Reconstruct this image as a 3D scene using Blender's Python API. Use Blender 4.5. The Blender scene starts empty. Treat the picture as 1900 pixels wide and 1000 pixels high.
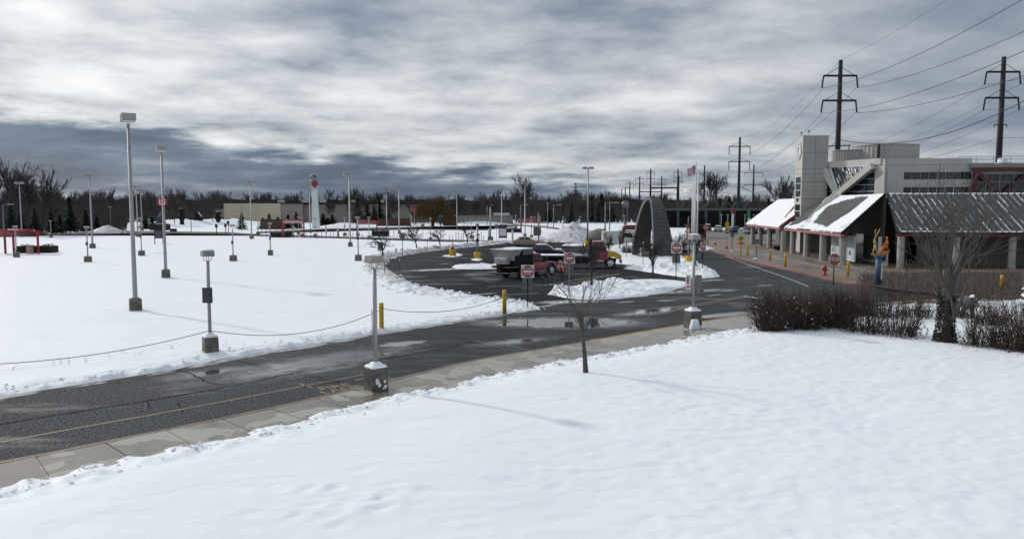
import bpy, math, random
import numpy as np
from mathutils import Vector, Matrix
R = math.radians
rnd = random.Random(7)
SC = bpy.context.scene
COL = SC.collection

# ------------------------------------------------------------------ camera
FPX, CX, CY, HZ, CAMH = 1400.0, 950.0, 500.0, 385.0, 6.0
PITCH = math.atan((CY - HZ) / FPX)
cam_d = bpy.data.cameras.new('camera')
cam_d.sensor_width = 36.0
cam_d.lens = FPX / 1900.0 * 36.0
cam_d.clip_start = 0.1
cam_d.clip_end = 6000
cam = bpy.data.objects.new('camera', cam_d)
COL.objects.link(cam)
cam.location = (0, 0, CAMH)
cam.rotation_euler = (math.pi / 2 - PITCH, 0, 0)
SC.camera = cam

# ------------------------------------------------------------------ sky, sun, exposure
SUN_EL, SUN_DIR = R(28), Vector((-0.79, 0.61, 0)).normalized()
SUN_VEC = Vector((SUN_DIR.x * math.cos(SUN_EL), SUN_DIR.y * math.cos(SUN_EL), math.sin(SUN_EL)))
W = bpy.data.worlds.new('World'); SC.world = W; W.use_nodes = True
nt = W.node_tree; nt.nodes.clear()
class NG:
    """small helper for node graphs"""
    def __init__(s, t): s.t = t
    def n(s, typ, **k):
        nd = s.t.nodes.new(typ)
        for a, b in k.items(): setattr(nd, a, b)
        return nd
    def put(s, sock, v):
        if hasattr(v, 'is_linked') or isinstance(v, bpy.types.NodeSocket): s.t.links.new(v, sock)
        else: sock.default_value = v
    def m(s, op, a, b=0.0, c=None, clamp=False):
        nd = s.n('ShaderNodeMath', operation=op); nd.use_clamp = clamp
        s.put(nd.inputs[0], a); s.put(nd.inputs[1], b)
        if c is not None: s.put(nd.inputs[2], c)
        return nd.outputs[0]
    def sm(s, v, lo, hi, a=0.0, b=1.0):
        nd = s.n('ShaderNodeMapRange', interpolation_type='SMOOTHSTEP')
        s.put(nd.inputs['Value'], v)
        s.put(nd.inputs['From Min'], lo); s.put(nd.inputs['From Max'], hi)
        s.put(nd.inputs['To Min'], a); s.put(nd.inputs['To Max'], b)
        return nd.outputs[0]
    def mix(s, f, a, b, bl='MIX'):
        nd = s.n('ShaderNodeMix', data_type='RGBA', blend_type=bl)
        s.put(nd.inputs[0], f); s.put(nd.inputs[6], a); s.put(nd.inputs[7], b)
        return nd.outputs[2]
    def noise(s, vec, scale, detail=4.0, rough=0.5, dist=0.0, out=0):
        nd = s.n('ShaderNodeTexNoise')
        if vec is not None: s.put(nd.inputs['Vector'], vec)
        nd.inputs['Scale'].default_value = scale; nd.inputs['Detail'].default_value = detail
        nd.inputs['Roughness'].default_value = rough; nd.inputs['Distortion'].default_value = dist
        return nd.outputs[out]
    def ramp(s, f, stops):
        nd = s.n('ShaderNodeValToRGB'); s.put(nd.inputs[0], f)
        el = nd.color_ramp.elements
        while len(el) < len(stops): el.new(0.5)
        for e, (p, c) in zip(el, stops):
            e.position = p; e.color = tuple(c) + (1,) if len(c) == 3 else c
        return nd.outputs[0]
    def comb(s, x, y, z):
        nd = s.n('ShaderNodeCombineXYZ')
        s.put(nd.inputs[0], x); s.put(nd.inputs[1], y); s.put(nd.inputs[2], z)
        return nd.outputs[0]

g = NG(nt)
tc = g.n('ShaderNodeTexCoord'); sep = g.n('ShaderNodeSeparateXYZ')
nt.links.new(tc.outputs['Generated'], sep.inputs[0])
dx, dy, dz = sep.outputs
zc = g.m('MAXIMUM', dz, 0.0)
den = g.m('ADD', zc, 0.125)
ux, uy = g.m('DIVIDE', dx, den), g.m('DIVIDE', dy, den)
plane = g.comb(ux, uy, 0.0)
big = g.noise(g.comb(g.m('ADD', ux, 3.1), g.m('ADD', uy, 1.7), 0.0), 0.85, 2.0, 0.5, 0.3)
mid = g.noise(g.comb(g.m('ADD', ux, 11.4), g.m('MULTIPLY', uy, 1.0), 4.0), 2.0, 7.0, 0.50, 0.15)
fin = g.noise(g.comb(g.m('MULTIPLY', ux, 1.0), g.m('MULTIPLY', uy, 1.15), 9.0), 6.5, 6.0, 0.6, 0.3)
dens = g.m('ADD', g.m('ADD', g.m('MULTIPLY', big, 0.46), g.m('MULTIPLY', mid, 0.50)), g.m('MULTIPLY', fin, 0.16))
# azimuth (tan) of the view ray and its elevation: the long slate bank lying low in the north-west
az = g.m('DIVIDE', dx, g.m('MAXIMUM', dy, 0.15))
elw = g.m('ADD', dz, g.m('ADD', g.m('MULTIPLY', g.m('SUBTRACT', mid, 0.5), 0.07), g.m('MULTIPLY', g.m('SUBTRACT', fin, 0.5), 0.02)))
bank_top = g.m('SUBTRACT', 0.040, g.m('MULTIPLY', g.m('MAXIMUM', az, -1.0), 0.096))
bank = g.m('MULTIPLY', g.sm(g.m('SUBTRACT', elw, bank_top), 0.016, -0.016), g.sm(az, 0.55, -0.15))
sunb = g.n('ShaderNodeVectorMath', operation='DOT_PRODUCT')
nt.links.new(tc.outputs['Generated'], sunb.inputs[0]); sunb.inputs[1].default_value = SUN_VEC
sd = g.m('MAXIMUM', sunb.outputs['Value'], 0.0)
glow = g.m('POWER', sd, 5.0)
light = g.m('ADD', g.m('SUBTRACT', dens, g.m('MULTIPLY', bank, 0.29)), g.m('MULTIPLY', glow, 0.10))
right = g.sm(az, 0.10, 0.62)
light = g.m('ADD', g.m('MULTIPLY', g.m('SUBTRACT', light, 0.55), g.m('SUBTRACT', 0.86, g.m('MULTIPLY', right, 0.42))), g.m('SUBTRACT', 0.575, g.m('MULTIPLY', right, 0.070)))
cc = g.ramp(light, [(0.26, (0.085, 0.120, 0.185)), (0.39, (0.138, 0.192, 0.278)), (0.49, (0.31, 0.36, 0.425)),
                    (0.57, (0.51, 0.555, 0.60)), (0.67, (0.78, 0.805, 0.83)), (0.76, (0.97, 0.97, 0.97))])
# an overcast dome grows brighter towards the zenith and towards the veiled sun
zen = g.m('ADD', 0.93, g.m('MULTIPLY', g.sm(dz, 0.2, 0.9), 0.38))
zen = g.m('ADD', zen, g.m('MULTIPLY', glow, 0.22))
cc = g.mix(1.0, cc, g.comb(zen, zen, zen), 'MULTIPLY')
sky = g.n('ShaderNodeTexSky', sky_type='NISHITA'); sky.sun_disc = False
sky.sun_elevation = SUN_EL; sky.sun_rotation = math.atan2(SUN_DIR.x, SUN_DIR.y)
sk = g.mix(1.0, sky.outputs[0], (0.09, 0.09, 0.09, 1), 'MULTIPLY')
allsky = g.mix(0.94, sk, cc)
bg = g.n('ShaderNodeBackground'); nt.links.new(allsky, bg.inputs['Color']); bg.inputs['Strength'].default_value = 1.0
ow = g.n('ShaderNodeOutputWorld'); nt.links.new(bg.outputs[0], ow.inputs[0])

sun_d = bpy.data.lights.new('sun', 'SUN'); sun_d.energy = 1.9; sun_d.angle = R(2.2); sun_d.color = (1.0, 0.95, 0.88)
sun = bpy.data.objects.new('sun', sun_d); COL.objects.link(sun)
sun.location = (-40, 30, 40)
sun.rotation_euler = (-SUN_VEC).to_track_quat('-Z', 'Y').to_euler()
SC.view_settings.view_transform = 'Standard'; SC.view_settings.look = 'None'
SC.view_settings.gamma = 1.0; SC.view_settings.use_curve_mapping = False
SC.view_settings.exposure = 0.0
SC.render.engine = 'CYCLES'

# ------------------------------------------------------------------ picture to place
def ray(px, py):
    u, v = (px - CX) / FPX, (CY - py) / FPX
    c, s = math.cos(PITCH), math.sin(PITCH)
    return Vector((u, c + v * s, -s + v * c))
def G(px, py, z=0.0):
    d = ray(px, py); t = (z - CAMH) / d.z
    return Vector((d.x * t, d.y * t, z))
def ZT(P, py):                     # height of the point above P seen at row py
    d = ray(CX, py); t = P[1] / d.y
    return CAMH + d.z * t
def AT(px, py, Y):                 # point seen at px, py standing at depth Y
    d = ray(px, py); t = Y / d.y
    return Vector((d.x * t, Y, CAMH + d.z * t))
def HIT(px, py, P0, N):            # point of a real wall plane
    d = ray(px, py); o = Vector((0, 0, CAMH))
    t = (Vector(P0) - o).dot(N) / d.dot(N)
    return o + d * t
def MPP(Y): return Y / FPX * 1.003  # metres per photo pixel at depth Y

# ------------------------------------------------------------------ mesh builder
class MB:
    def __init__(s): s.v = []; s.f = []; s.m = []
    def add(s, vs, fs, mi=0):
        o = len(s.v); s.v += [tuple(x) for x in vs]
        s.f += [tuple(i + o for i in f) for f in fs]; s.m += [mi] * len(fs)
        return s
    def box(s, x0, x1, y0, y1, z0, z1, mi=0):
        return s.add([(x0,y0,z0),(x1,y0,z0),(x1,y1,z0),(x0,y1,z0),(x0,y0,z1),(x1,y0,z1),(x1,y1,z1),(x0,y1,z1)],
                     [(3,2,1,0),(4,5,6,7),(0,1,5,4),(1,2,6,5),(2,3,7,6),(3,0,4,7)], mi)
    def cbox(s, c, d, mi=0, taper=1.0):
        x, y, z = c; a, b, h = d[0]/2, d[1]/2, d[2]/2; t = taper
        return s.add([(x-a,y-b,z-h),(x+a,y-b,z-h),(x+a,y+b,z-h),(x-a,y+b,z-h),(x-a*t,y-b*t,z+h),(x+a*t,y-b*t,z+h),(x+a*t,y+b*t,z+h),(x-a*t,y+b*t,z+h)],
                     [(3,2,1,0),(4,5,6,7),(0,1,5,4),(1,2,6,5),(2,3,7,6),(3,0,4,7)], mi)
    def hexa(s, p, mi=0):          # 4 bottom + 4 top points
        return s.add(p, [(3,2,1,0),(4,5,6,7),(0,1,5,4),(1,2,6,5),(2,3,7,6),(3,0,4,7)], mi)
    def bar(s, a, b, w, h=None, up=(0,0,1), mi=0):
        a, b = Vector(a), Vector(b); h = h or w
        d = (b - a).normalized(); u = Vector(up)
        if abs(d.dot(u)) > 0.98: u = Vector((1, 0, 0))
        sx = d.cross(u).normalized() * (w/2); sy = sx.cross(d).normalized() * (h/2)
        return s.hexa([a-sx-sy, a+sx-sy, a+sx+sy, a-sx+sy, b-sx-sy, b+sx-sy, b+sx+sy, b-sx+sy], mi)
    def tube(s, pts, rad, n=6, mi=0, cap=True):
        pts = [Vector(p) for p in pts]
        if not isinstance(rad, (list, tuple)): rad = [rad] * len(pts)
        o = len(s.v); ref = None
        for i, p in enumerate(pts):
            d = (pts[min(i+1, len(pts)-1)] - pts[max(i-1, 0)])
            d = d.normalized() if d.length > 1e-9 else Vector((0,0,1))
            if ref is None: ref = Vector((1,0,0)) if abs(d.x) < 0.8 else Vector((0,1,0))
            x = (ref - d * ref.dot(d)).normalized(); y = d.cross(x); ref = x
            for k in range(n):
                a = 2 * math.pi * k / n
                s.v.append(tuple(p + (x * math.cos(a) + y * math.sin(a)) * rad[i]))
        for i in range(len(pts) - 1):
            for k in range(n):
                a, b = o + i*n + k, o + i*n + (k+1) % n
                s.f.append((a, b, b + n, a + n)); s.m.append(mi)
        if cap:
            s.f.append(tuple(o + k for k in reversed(range(n)))); s.m.append(mi)
            e = o + (len(pts)-1)*n
            s.f.append(tuple(e + k for k in range(n))); s.m.append(mi)
        return s
    def lathe(s, prof, n=16, c=(0,0,0), mi=0, axis='z'):
        o = len(s.v)
        for r, z in prof:
            for k in range(n):
                a = 2*math.pi*k/n; x, y = r*math.cos(a), r*math.sin(a)
                q = (x, y, z) if axis == 'z' else ((x, z, y) if axis == 'y' else (z, x, y))
                s.v.append((c[0]+q[0], c[1]+q[1], c[2]+q[2]))
        for i in range(len(prof)-1):
            for k in range(n):
                a, b = o+i*n+k, o+i*n+(k+1)%n
                q = (a, b, b+n, a+n)
                s.f.append(q if axis != 'y' else q[::-1]); s.m.append(mi)
        f0 = tuple(o+k for k in reversed(range(n))); f1 = tuple(o+(len(prof)-1)*n+k for k in range(n))
        s.f += [f0, f1] if axis != 'y' else [f0[::-1], f1[::-1]]; s.m += [mi, mi]
        return s
    def prism(s, poly, z0, z1, mi=0):
        n = len(poly)
        ar = sum(poly[i][0]*poly[(i+1)%n][1]-poly[(i+1)%n][0]*poly[i][1] for i in range(n))
        if ar < 0: poly = poly[::-1]
        vs = [(p[0],p[1],z0) for p in poly] + [(p[0],p[1],z1) for p in poly]
        fs = [tuple(reversed(range(n))), tuple(range(n, 2*n))] + [(i,(i+1)%n,(i+1)%n+n,i+n) for i in range(n)]
        return s.add(vs, fs, mi)
    def slab(s, pts, vec, mi=0):   # planar polygon given thickness along vec
        n = len(pts); vec = Vector(vec); pts = [Vector(p) for p in pts]
        vs = pts + [p + vec for p in pts]
        fs = [tuple(reversed(range(n))), tuple(range(n, 2*n))] + [(i,(i+1)%n,(i+1)%n+n,i+n) for i in range(n)]
        return s.add(vs, fs, mi)
    def side(s, prof, y0, y1, mi=0):   # profile in x,z extruded across y
        return s.slab([(x, y0, z) for x, z in prof], (0, y1 - y0, 0), mi)
    def quad(s, a, b, c, d, mi=0): return s.add([a,b,c,d], [(0,1,2,3)], mi)
    def mesh(s, name, mats, smooth=False):
        me = bpy.data.meshes.new(name)
        me.from_pydata(s.v, [], s.f); me.update()
        for mm in (mats if isinstance(mats, (list, tuple)) else [mats]): me.materials.append(mm)
        if any(s.m): me.polygons.foreach_set('material_index', s.m)
        if smooth: me.polygons.foreach_set('use_smooth', [True]*len(s.f))
        return me
    def build(s, name, mats, parent=None, smooth=False, bevel=0.0, fix=False):
        me = s.mesh(name, mats, smooth)
        if fix:
            import bmesh
            b = bmesh.new(); b.from_mesh(me); bmesh.ops.recalc_face_normals(b, faces=b.faces); b.to_mesh(me); b.free()
        o = link(name, me, parent)
        if bevel:
            md = o.modifiers.new('bevel', 'BEVEL'); md.width = bevel; md.segments = 2; md.limit_method = 'ANGLE'
        return o
def link(name, me, parent=None, loc=None, rz=0):
    o = bpy.data.objects.new(name, me); COL.objects.link(o)
    if parent: o.parent = parent
    if loc is not None: o.location = loc
    if rz: o.rotation_euler = (0, 0, rz)
    return o
def tag(o, label=None, cat=None, group=None, kind=None):
    if label: o['label'] = label
    if cat: o['category'] = cat
    if group: o['group'] = group
    if kind: o['kind'] = kind
    return o
def thing(name, label, cat, loc=(0,0,0), rz=0, group=None):
    return tag(link(name, None, None, loc, rz), label, cat, group)
def kids(o): return [c for c in list(o.children)]
def dup(root, loc, rz=0, label=None, group=None, sc=None):
    def cp(o, par):
        c = o.copy(); COL.objects.link(c)
        if par: c.parent = par
        for k in TREE.get(o.name, kids(o)): cp(k, c)
        return c
    r = cp(root, None); r.location = loc; r.rotation_euler = (0, 0, rz)
    if sc is not None: r.scale = sc if hasattr(sc, '__len__') else (sc, sc, sc)
    if label: r['label'] = label
    if group: r['group'] = group
    return r
TREE = {}

def txt(name, s, size, mat, parent, M, bold=0.0, ext=0.004):
    """lettering as mesh, centred at M's origin, in M's xy plane"""
    c = bpy.data.curves.new(name, 'FONT'); c.body = s; c.size = size; c.align_x = 'CENTER'; c.align_y = 'CENTER'
    c.extrude = ext; c.offset = bold; c.space_line = 0.85; c.resolution_u = 3
    o = bpy.data.objects.new(name, c); COL.objects.link(o)
    dg = bpy.context.evaluated_depsgraph_get()
    me = bpy.data.meshes.new_from_object(o.evaluated_get(dg))
    bpy.data.objects.remove(o)
    me.materials.clear(); me.materials.append(mat)
    me.transform(M)
    return link(name, me, parent)
FACE = Matrix.Rotation(math.pi/2, 4, 'X')   # lettering upright, read from -y
def face_at(x, y, z, rz=0): return Matrix.Translation((x, y, z)) @ Matrix.Rotation(rz, 4, 'Z') @ FACE

# ------------------------------------------------------------------ array noise and height fields
def _h(ix, iy, sd):
    n = (ix.astype(np.int64)*374761393 + iy.astype(np.int64)*668265263 + sd*974711) & 0x7fffffff
    n = ((n ^ (n >> 13))*1274126177) & 0x7fffffff
    return ((n ^ (n >> 16)) & 0xffff) / 65535.0
def vnoise(x, y, sd=0):
    ix, iy = np.floor(x), np.floor(y); fx, fy = x-ix, y-iy
    fx, fy = fx*fx*fx*(fx*(fx*6-15)+10), fy*fy*fy*(fy*(fy*6-15)+10)
    a, b, c, d = _h(ix,iy,sd), _h(ix+1,iy,sd), _h(ix,iy+1,sd), _h(ix+1,iy+1,sd)
    return (a*(1-fx)+b*fx)*(1-fy)+(c*(1-fx)+d*fx)*fy
def fbm(x, y, oc=4, sd=0, lac=2.07, gain=0.5):
    t, a, s = 0.0, 1.0, 0.0
    for i in range(oc):
        t = t + a*vnoise(x+i*17.3, y-i*9.1, sd+i); s += a; a *= gain; x, y = x*lac, y*lac
    return t/s
def sdist(px, py, poly):
    """signed distance, positive inside"""
    d = np.full(px.shape, 1e9); ins = np.zeros(px.shape, bool); n = len(poly)
    for i in range(n):
        ax, ay = poly[i][0], poly[i][1]; bx, by = poly[(i+1)%n][0], poly[(i+1)%n][1]
        ex, ey = bx-ax, by-ay; L = ex*ex+ey*ey+1e-12
        t = np.clip(((px-ax)*ex+(py-ay)*ey)/L, 0, 1)
        d = np.minimum(d, (px-ax-t*ex)**2+(py-ay-t*ey)**2)
        if abs(ey) > 1e-12:
            c = ((ay > py) != (by > py)) & (px < ex*(py-ay)/ey+ax)
            ins ^= c
    d = np.sqrt(d)
    return np.where(ins, d, -d)
def sstep(x, a, b):
    t = np.clip((x-a)/(b-a), 0, 1); return t*t*(3-2*t)
def field(name, mat, poly, res, hf, parent=None, frame=None, label=None, drop=-0.06, kind='structure', holes=(), smooth=True):
    """height field clipped to a polygon; hf(x, y, sd) gives the height; it dives under its base outside"""
    xs = [p[0] for p in poly]; ys = [p[1] for p in poly]; mg = res*2
    X, Y = np.meshgrid(np.arange(min(xs)-mg, max(xs)+mg, res), np.arange(min(ys)-mg, max(ys)+mg, res), indexing='ij')
    D = sdist(X, Y, poly)
    for hl in holes: D = np.minimum(D, -sdist(X, Y, hl))
    Z = hf(X, Y, D)
    keep = Z > drop
    cell = keep[:-1,:-1] | keep[1:,:-1] | keep[:-1,1:] | keep[1:,1:]
    Z = np.maximum(Z, drop)
    idx = np.full(X.shape, -1); use = np.zeros(X.shape, bool)
    use[:-1,:-1] |= cell; use[1:,:-1] |= cell; use[:-1,1:] |= cell; use[1:,1:] |= cell
    idx[use] = np.arange(use.sum())
    P = np.stack([X[use], Y[use], Z[use]], 1)
    if frame is not None:
        o, u, v, w = [np.array(q) for q in frame]
        P = o + P[:,0:1]*u + P[:,1:2]*v + P[:,2:3]*w
    ci, cj = np.nonzero(cell)
    F = np.stack([idx[ci,cj], idx[ci+1,cj], idx[ci+1,cj+1], idx[ci,cj+1]], 1)
    me = bpy.data.meshes.new(name); me.from_pydata(P.tolist(), [], F.tolist()); me.update()
    me.materials.append(mat)
    if smooth: me.polygons.foreach_set('use_smooth', [True]*len(F))
    o = link(name, me, parent)
    if kind: o['kind'] = kind
    if label: o['label'] = label
    return o
def spline(pts, step=0.8):
    """smooth open curve through 2-D points"""
    P = [Vector((p[0], p[1])) for p in pts]; out = []
    for i in range(len(P)-1):
        p0, p1, p2, p3 = P[max(i-1,0)], P[i], P[i+1], P[min(i+2,len(P)-1)]
        n = max(2, int((p2-p1).length/step))
        for k in range(n):
            t = k/n
            out.append(0.5*((2*p1)+(p2-p0)*t+(2*p0-5*p1+4*p2-p3)*t*t+(3*p1-p0-3*p2+p3)*t*t*t))
    out.append(P[-1]); return [(q.x, q.y) for q in out]
def GP(*pp): return [tuple(G(x, y))[:2] for x, y in pp]
def sheet(name, mat, poly, z, kind='structure', parent=None):
    me = bpy.data.meshes.new(name)
    n = len(poly)
    ar = sum(poly[i][0]*poly[(i+1)%n][1]-poly[(i+1)%n][0]*poly[i][1] for i in range(n))
    if ar < 0: poly = poly[::-1]
    import bmesh
    b = bmesh.new(); b.faces.new([b.verts.new((p[0], p[1], z)) for p in poly])
    bmesh.ops.triangulate(b, faces=b.faces[:]); b.to_mesh(me); b.free()
    me.materials.append(mat)
    o = link(name, me, parent)
    if kind: o['kind'] = kind
    return o
def strip(path, w0, w1):           # polygon along a path between two offsets to its left
    L, Rr = [], []
    for i, p in enumerate(path):
        a, b = Vector(path[max(i-1,0)]), Vector(path[min(i+1,len(path)-1)])
        d = (b-a).normalized(); nn = Vector((-d.y, d.x))
        L.append(tuple(Vector(p)+nn*w1)); Rr.append(tuple(Vector(p)+nn*w0))
    return Rr + L[::-1]

# ------------------------------------------------------------------ materials
def mat(name, col, rough=0.7, metal=0.0, var=0.0, vs=3.0, bump=0.0, bs=20.0, spec=0.5, trans=0.0, col2=None, det=4.0, coat=0.0, coord='Object', bd=0.02):
    m = bpy.data.materials.new(name); m.use_nodes = True
    t = m.node_tree; q = NG(t); b = t.nodes['Principled BSDF']
    b.inputs['Roughness'].default_value = rough; b.inputs['Metallic'].default_value = metal
    b.inputs['Specular IOR Level'].default_value = spec
    if coat: b.inputs['Coat Weight'].default_value = coat; b.inputs['Coat Roughness'].default_value = 0.1
    b.inputs['Base Color'].default_value = (*col, 1)
    if var or bump or col2:
        c = q.n('ShaderNodeTexCoord').outputs[coord]
    if var or col2:
        nz = q.noise(c, vs, det, 0.6)
        c2 = col2 or tuple(max(0.0, x*(1-var)) for x in col); c1 = col if col2 else tuple(min(1.0, x*(1+var*0.6)) for x in col)
        t.links.new(q.ramp(nz, [(0.32, c2), (0.66, c1)]), b.inputs['Base Color'])
    if bump:
        bn = q.n('ShaderNodeBump'); bn.inputs['Strength'].default_value = bump; bn.inputs['Distance'].default_value = bd
        t.links.new(q.noise(c, bs, 3.0), bn.inputs['Height']); t.links.new(bn.outputs[0], b.inputs['Normal'])
    return m
M = {}
def snow_mat(name, col, dirt=None, amt=0.0, ripple=True):
    m = bpy.data.materials.new(name); m.use_nodes = True
    t = m.node_tree; q = NG(t); b = t.nodes['Principled BSDF']
    c = q.n('ShaderNodeTexCoord').outputs['Object']
    b.inputs['Roughness'].default_value = 0.62; b.inputs['Specular IOR Level'].default_value = 0.25
    base = q.mix(q.noise(c, 0.16, 3.0), (*col, 1), tuple(x*0.965 for x in col[:2])+(col[2]*0.985, 1))
    if dirt:
        f = q.sm(q.noise(c, 0.9, 6.0, 0.65), 0.62-amt*0.4, 0.80-amt*0.4)
        base = q.mix(f, base, (*dirt, 1))
    t.links.new(base, b.inputs['Base Color'])
    mp = q.n('ShaderNodeMapping'); t.links.new(c, mp.inputs[0]); mp.inputs['Rotation'].default_value = (0,0,R(20)); mp.inputs['Scale'].default_value = (0.7, 1.8, 1)
    h = q.m('ADD', q.noise(mp.outputs[0], 0.55, 3.0, 0.5, 0.6), q.m('MULTIPLY', q.noise(mp.outputs[0], 2.6, 5.0, 0.55, 0.8), 0.16))
    h = q.m('ADD', h, q.m('MULTIPLY', q.noise(c, 14.0, 3.0), 0.025))
    bn = q.n('ShaderNodeBump'); bn.inputs['Strength'].default_value = 0.55; bn.inputs['Distance'].default_value = 0.16 if ripple else 0.05
    t.links.new(h, bn.inputs['Height']); t.links.new(bn.outputs[0], b.inputs['Normal'])
    return m
M['snow'] = snow_mat('snow', (0.83, 0.855, 0.885))
M['snow_lump'] = snow_mat('snow_lump', (0.80, 0.825, 0.855), (0.50, 0.49, 0.46), 0.15, False)
M['snow_dirty'] = snow_mat('snow_dirty', (0.62, 0.63, 0.64), (0.20, 0.19, 0.17), 0.35, False)

def ells(q, c, lst):
    """soft union of elongated patches given by their long axis (two photo points on the ground), width and weight"""
    out = None
    for p1, p2, w, wt in lst:
        A, B = G(*p1), G(*p2)
        mp = q.n('ShaderNodeMapping', vector_type='TEXTURE'); q.t.links.new(c, mp.inputs[0])
        mp.inputs['Location'].default_value = (A+B)/2; mp.inputs['Rotation'].default_value = (0, 0, math.atan2(B.y-A.y, B.x-A.x))
        mp.inputs['Scale'].default_value = ((B-A).length/2, w/2, 50)
        ln = q.n('ShaderNodeVectorMath', operation='LENGTH'); q.t.links.new(mp.outputs[0], ln.inputs[0])
        v = q.m('MULTIPLY', q.m('SUBTRACT', 1.0, ln.outputs['Value']), wt)
        out = v if out is None else q.m('MAXIMUM', out, v)
    return q.m('MAXIMUM', out, -1.0)
PUD = [((905,599),(1185,598),3.6,1),((855,690),(1045,657),1.1,1),((1080,655),(1185,637),1.0,1),((708,714),(805,697),1.0,.9),((600,667),(700,656),.9,.8),((555,692),(655,676),.8,.8),
       ((430,700),(720,650),2.2,.55),((1290,590),(1390,579),1.1,.9),((1220,544),(1345,537),1.3,.8),((750,503),(870,498),1.8,.9),((1000,562),(1115,558),1.5,.8),((900,640),(1010,628),1.0,.55),((1160,585),(1260,570),1.5,.7),((330,700),(450,682),1.0,.5)]
SLU = [((680,643),(805,632),1.3,1),((880,558),(948,551),1.0,.9),((1285,522),(1352,518),1.2,.9),((1325,605),(1405,594),.7,.8),((700,656),(760,650),.4,.7),((1090,690),(1050,682),.3,.7),((985,574),(1060,557),.8,1),((1330,541),(1372,538),.8,.7),((1400,531),(1440,528),.8,.7),((735,516),(790,513),1.0,.7),((800,491),(850,488),1.0,.7),((1140,562),(1185,558),.7,.7),((1215,559),(1265,556),.7,.7),((910,471),(950,469),1.0,.7),((860,548),(935,543),.7,.8),((1310,549),(1340,546),.6,.7),((900,506),(930,503),.7,.7)]
def asphalt_mat(name, c0, c1, wet, salt=0.0, grain=0.6):
    m = bpy.data.materials.new(name); m.use_nodes = True
    t = m.node_tree; q = NG(t); b = t.nodes['Principled BSDF']
    c = q.n('ShaderNodeTexCoord').outputs['Object']
    mp = q.n('ShaderNodeMapping'); t.links.new(c, mp.inputs[0]); mp.inputs['Rotation'].default_value = (0,0,R(-43)); mp.inputs['Scale'].default_value = (0.20, 1.5, 1)
    st = q.noise(mp.outputs[0], 0.6, 5.0, 0.6, 0.3)
    lg = q.noise(c, 0.13, 5.0, 0.58, 0.4)
    ed = q.noise(c, 1.1, 6.0, 0.62, 0.3)
    gr = q.noise(c, 17.0, 2.0, 0.8)
    f = q.m('ADD', q.m('MULTIPLY', lg, 0.5), q.m('MULTIPLY', st, 0.5))
    base = q.mix(q.sm(f, 0.36, 0.64), (*c0, 1), (*c1, 1))
    sx = q.n('ShaderNodeSeparateXYZ'); t.links.new(c, sx.inputs[0])
    dry = q.sm(sx.outputs[0], -3.0, -12.0)  # drier aggregate towards the left, with sun glare put into its colour
    gm = q.m('MULTIPLY', q.sm(q.m('ADD', f, q.m('MULTIPLY', dry, 0.16)), 0.36, 0.56), grain)
    base = q.mix(q.m('MULTIPLY', dry, 0.5), base, (0.075, 0.076, 0.078, 1))
    base = q.mix(q.m('MULTIPLY', q.sm(gr, 0.47, 0.68), gm), base, (0.23, 0.232, 0.236, 1))
    base = q.mix(q.sm(gr, 0.45, 0.25, 0.0, 0.5), base, (0.010, 0.010, 0.012, 1))
    if salt:
        mp2 = q.n('ShaderNodeMapping'); t.links.new(c, mp2.inputs[0]); mp2.inputs['Scale'].default_value = (0.4, 1.3, 1); mp2.inputs['Rotation'].default_value = (0,0,R(-8))
        base = q.mix(q.sm(q.noise(mp2.outputs[0], 0.55, 6.0, 0.62, 0.5), 0.64, 0.72, 0.0, salt), base, (0.36, 0.37, 0.38, 1))
    pe = q.m('ADD', ells(q, c, PUD), q.m('MULTIPLY', q.m('SUBTRACT', ed, 0.5), 1.3))
    deep, damp = q.sm(pe, 0.10, 0.22), q.sm(pe, -0.55, 0.15)
    base = q.mix(q.m('MULTIPLY', damp, 0.55), base, (0.012, 0.013, 0.015, 1))
    se = q.m('ADD', ells(q, c, SLU), q.m('MULTIPLY', q.m('SUBTRACT', ed, 0.5), 1.9))
    sl = q.sm(se, 0.12, 0.42)
    base = q.mix(q.m('MULTIPLY', sl, 0.8), base, q.mix(q.noise(c, 5.0, 6.0, 0.7), (0.16,0.165,0.17,1), (0.52,0.535,0.55,1)))
    t.links.new(base, b.inputs['Base Color'])
    wm = q.sm(f, wet-0.08, wet+0.07)
    wm = q.m('MULTIPLY', wm, q.m('SUBTRACT', 1.0, damp))
    ro = q.m('ADD', 0.25, q.m('MULTIPLY', wm, 0.55))
    ro = q.m('ADD', q.m('MULTIPLY', ro, q.m('SUBTRACT', 1.0, deep)), q.m('MULTIPLY', deep, 0.03))
    t.links.new(ro, b.inputs['Roughness'])
    t.links.new(q.m('ADD', 0.015, q.m('ADD', q.m('MULTIPLY', q.m('SUBTRACT', 1.0, wm), 0.30), q.m('MULTIPLY', deep, 0.35))), b.inputs['Specular IOR Level'])
    bn = q.n('ShaderNodeBump'); bn.inputs['Distance'].default_value = 0.012
    t.links.new(q.m('MULTIPLY', q.m('SUBTRACT', 1.0, deep), q.m('ADD', 0.12, q.m('MULTIPLY', wm, 0.6))), bn.inputs['Strength'])
    t.links.new(gr, bn.inputs['Height']); t.links.new(bn.outputs[0], b.inputs['Normal'])
    return m
M['asphalt'] = asphalt_mat('asphalt', (0.024,0.0265,0.030), (0.044,0.046,0.049), 0.42, 0.0, 0.95)
M['asphalt_lot'] = asphalt_mat('asphalt_lot', (0.017,0.019,0.022), (0.028,0.030,0.033), 0.42, 0.18, 0.2)
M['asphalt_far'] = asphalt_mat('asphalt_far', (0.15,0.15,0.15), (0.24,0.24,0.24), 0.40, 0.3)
M['tar'] = mat('tar', (0.007,0.007,0.008), 0.9, spec=0.05)
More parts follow.
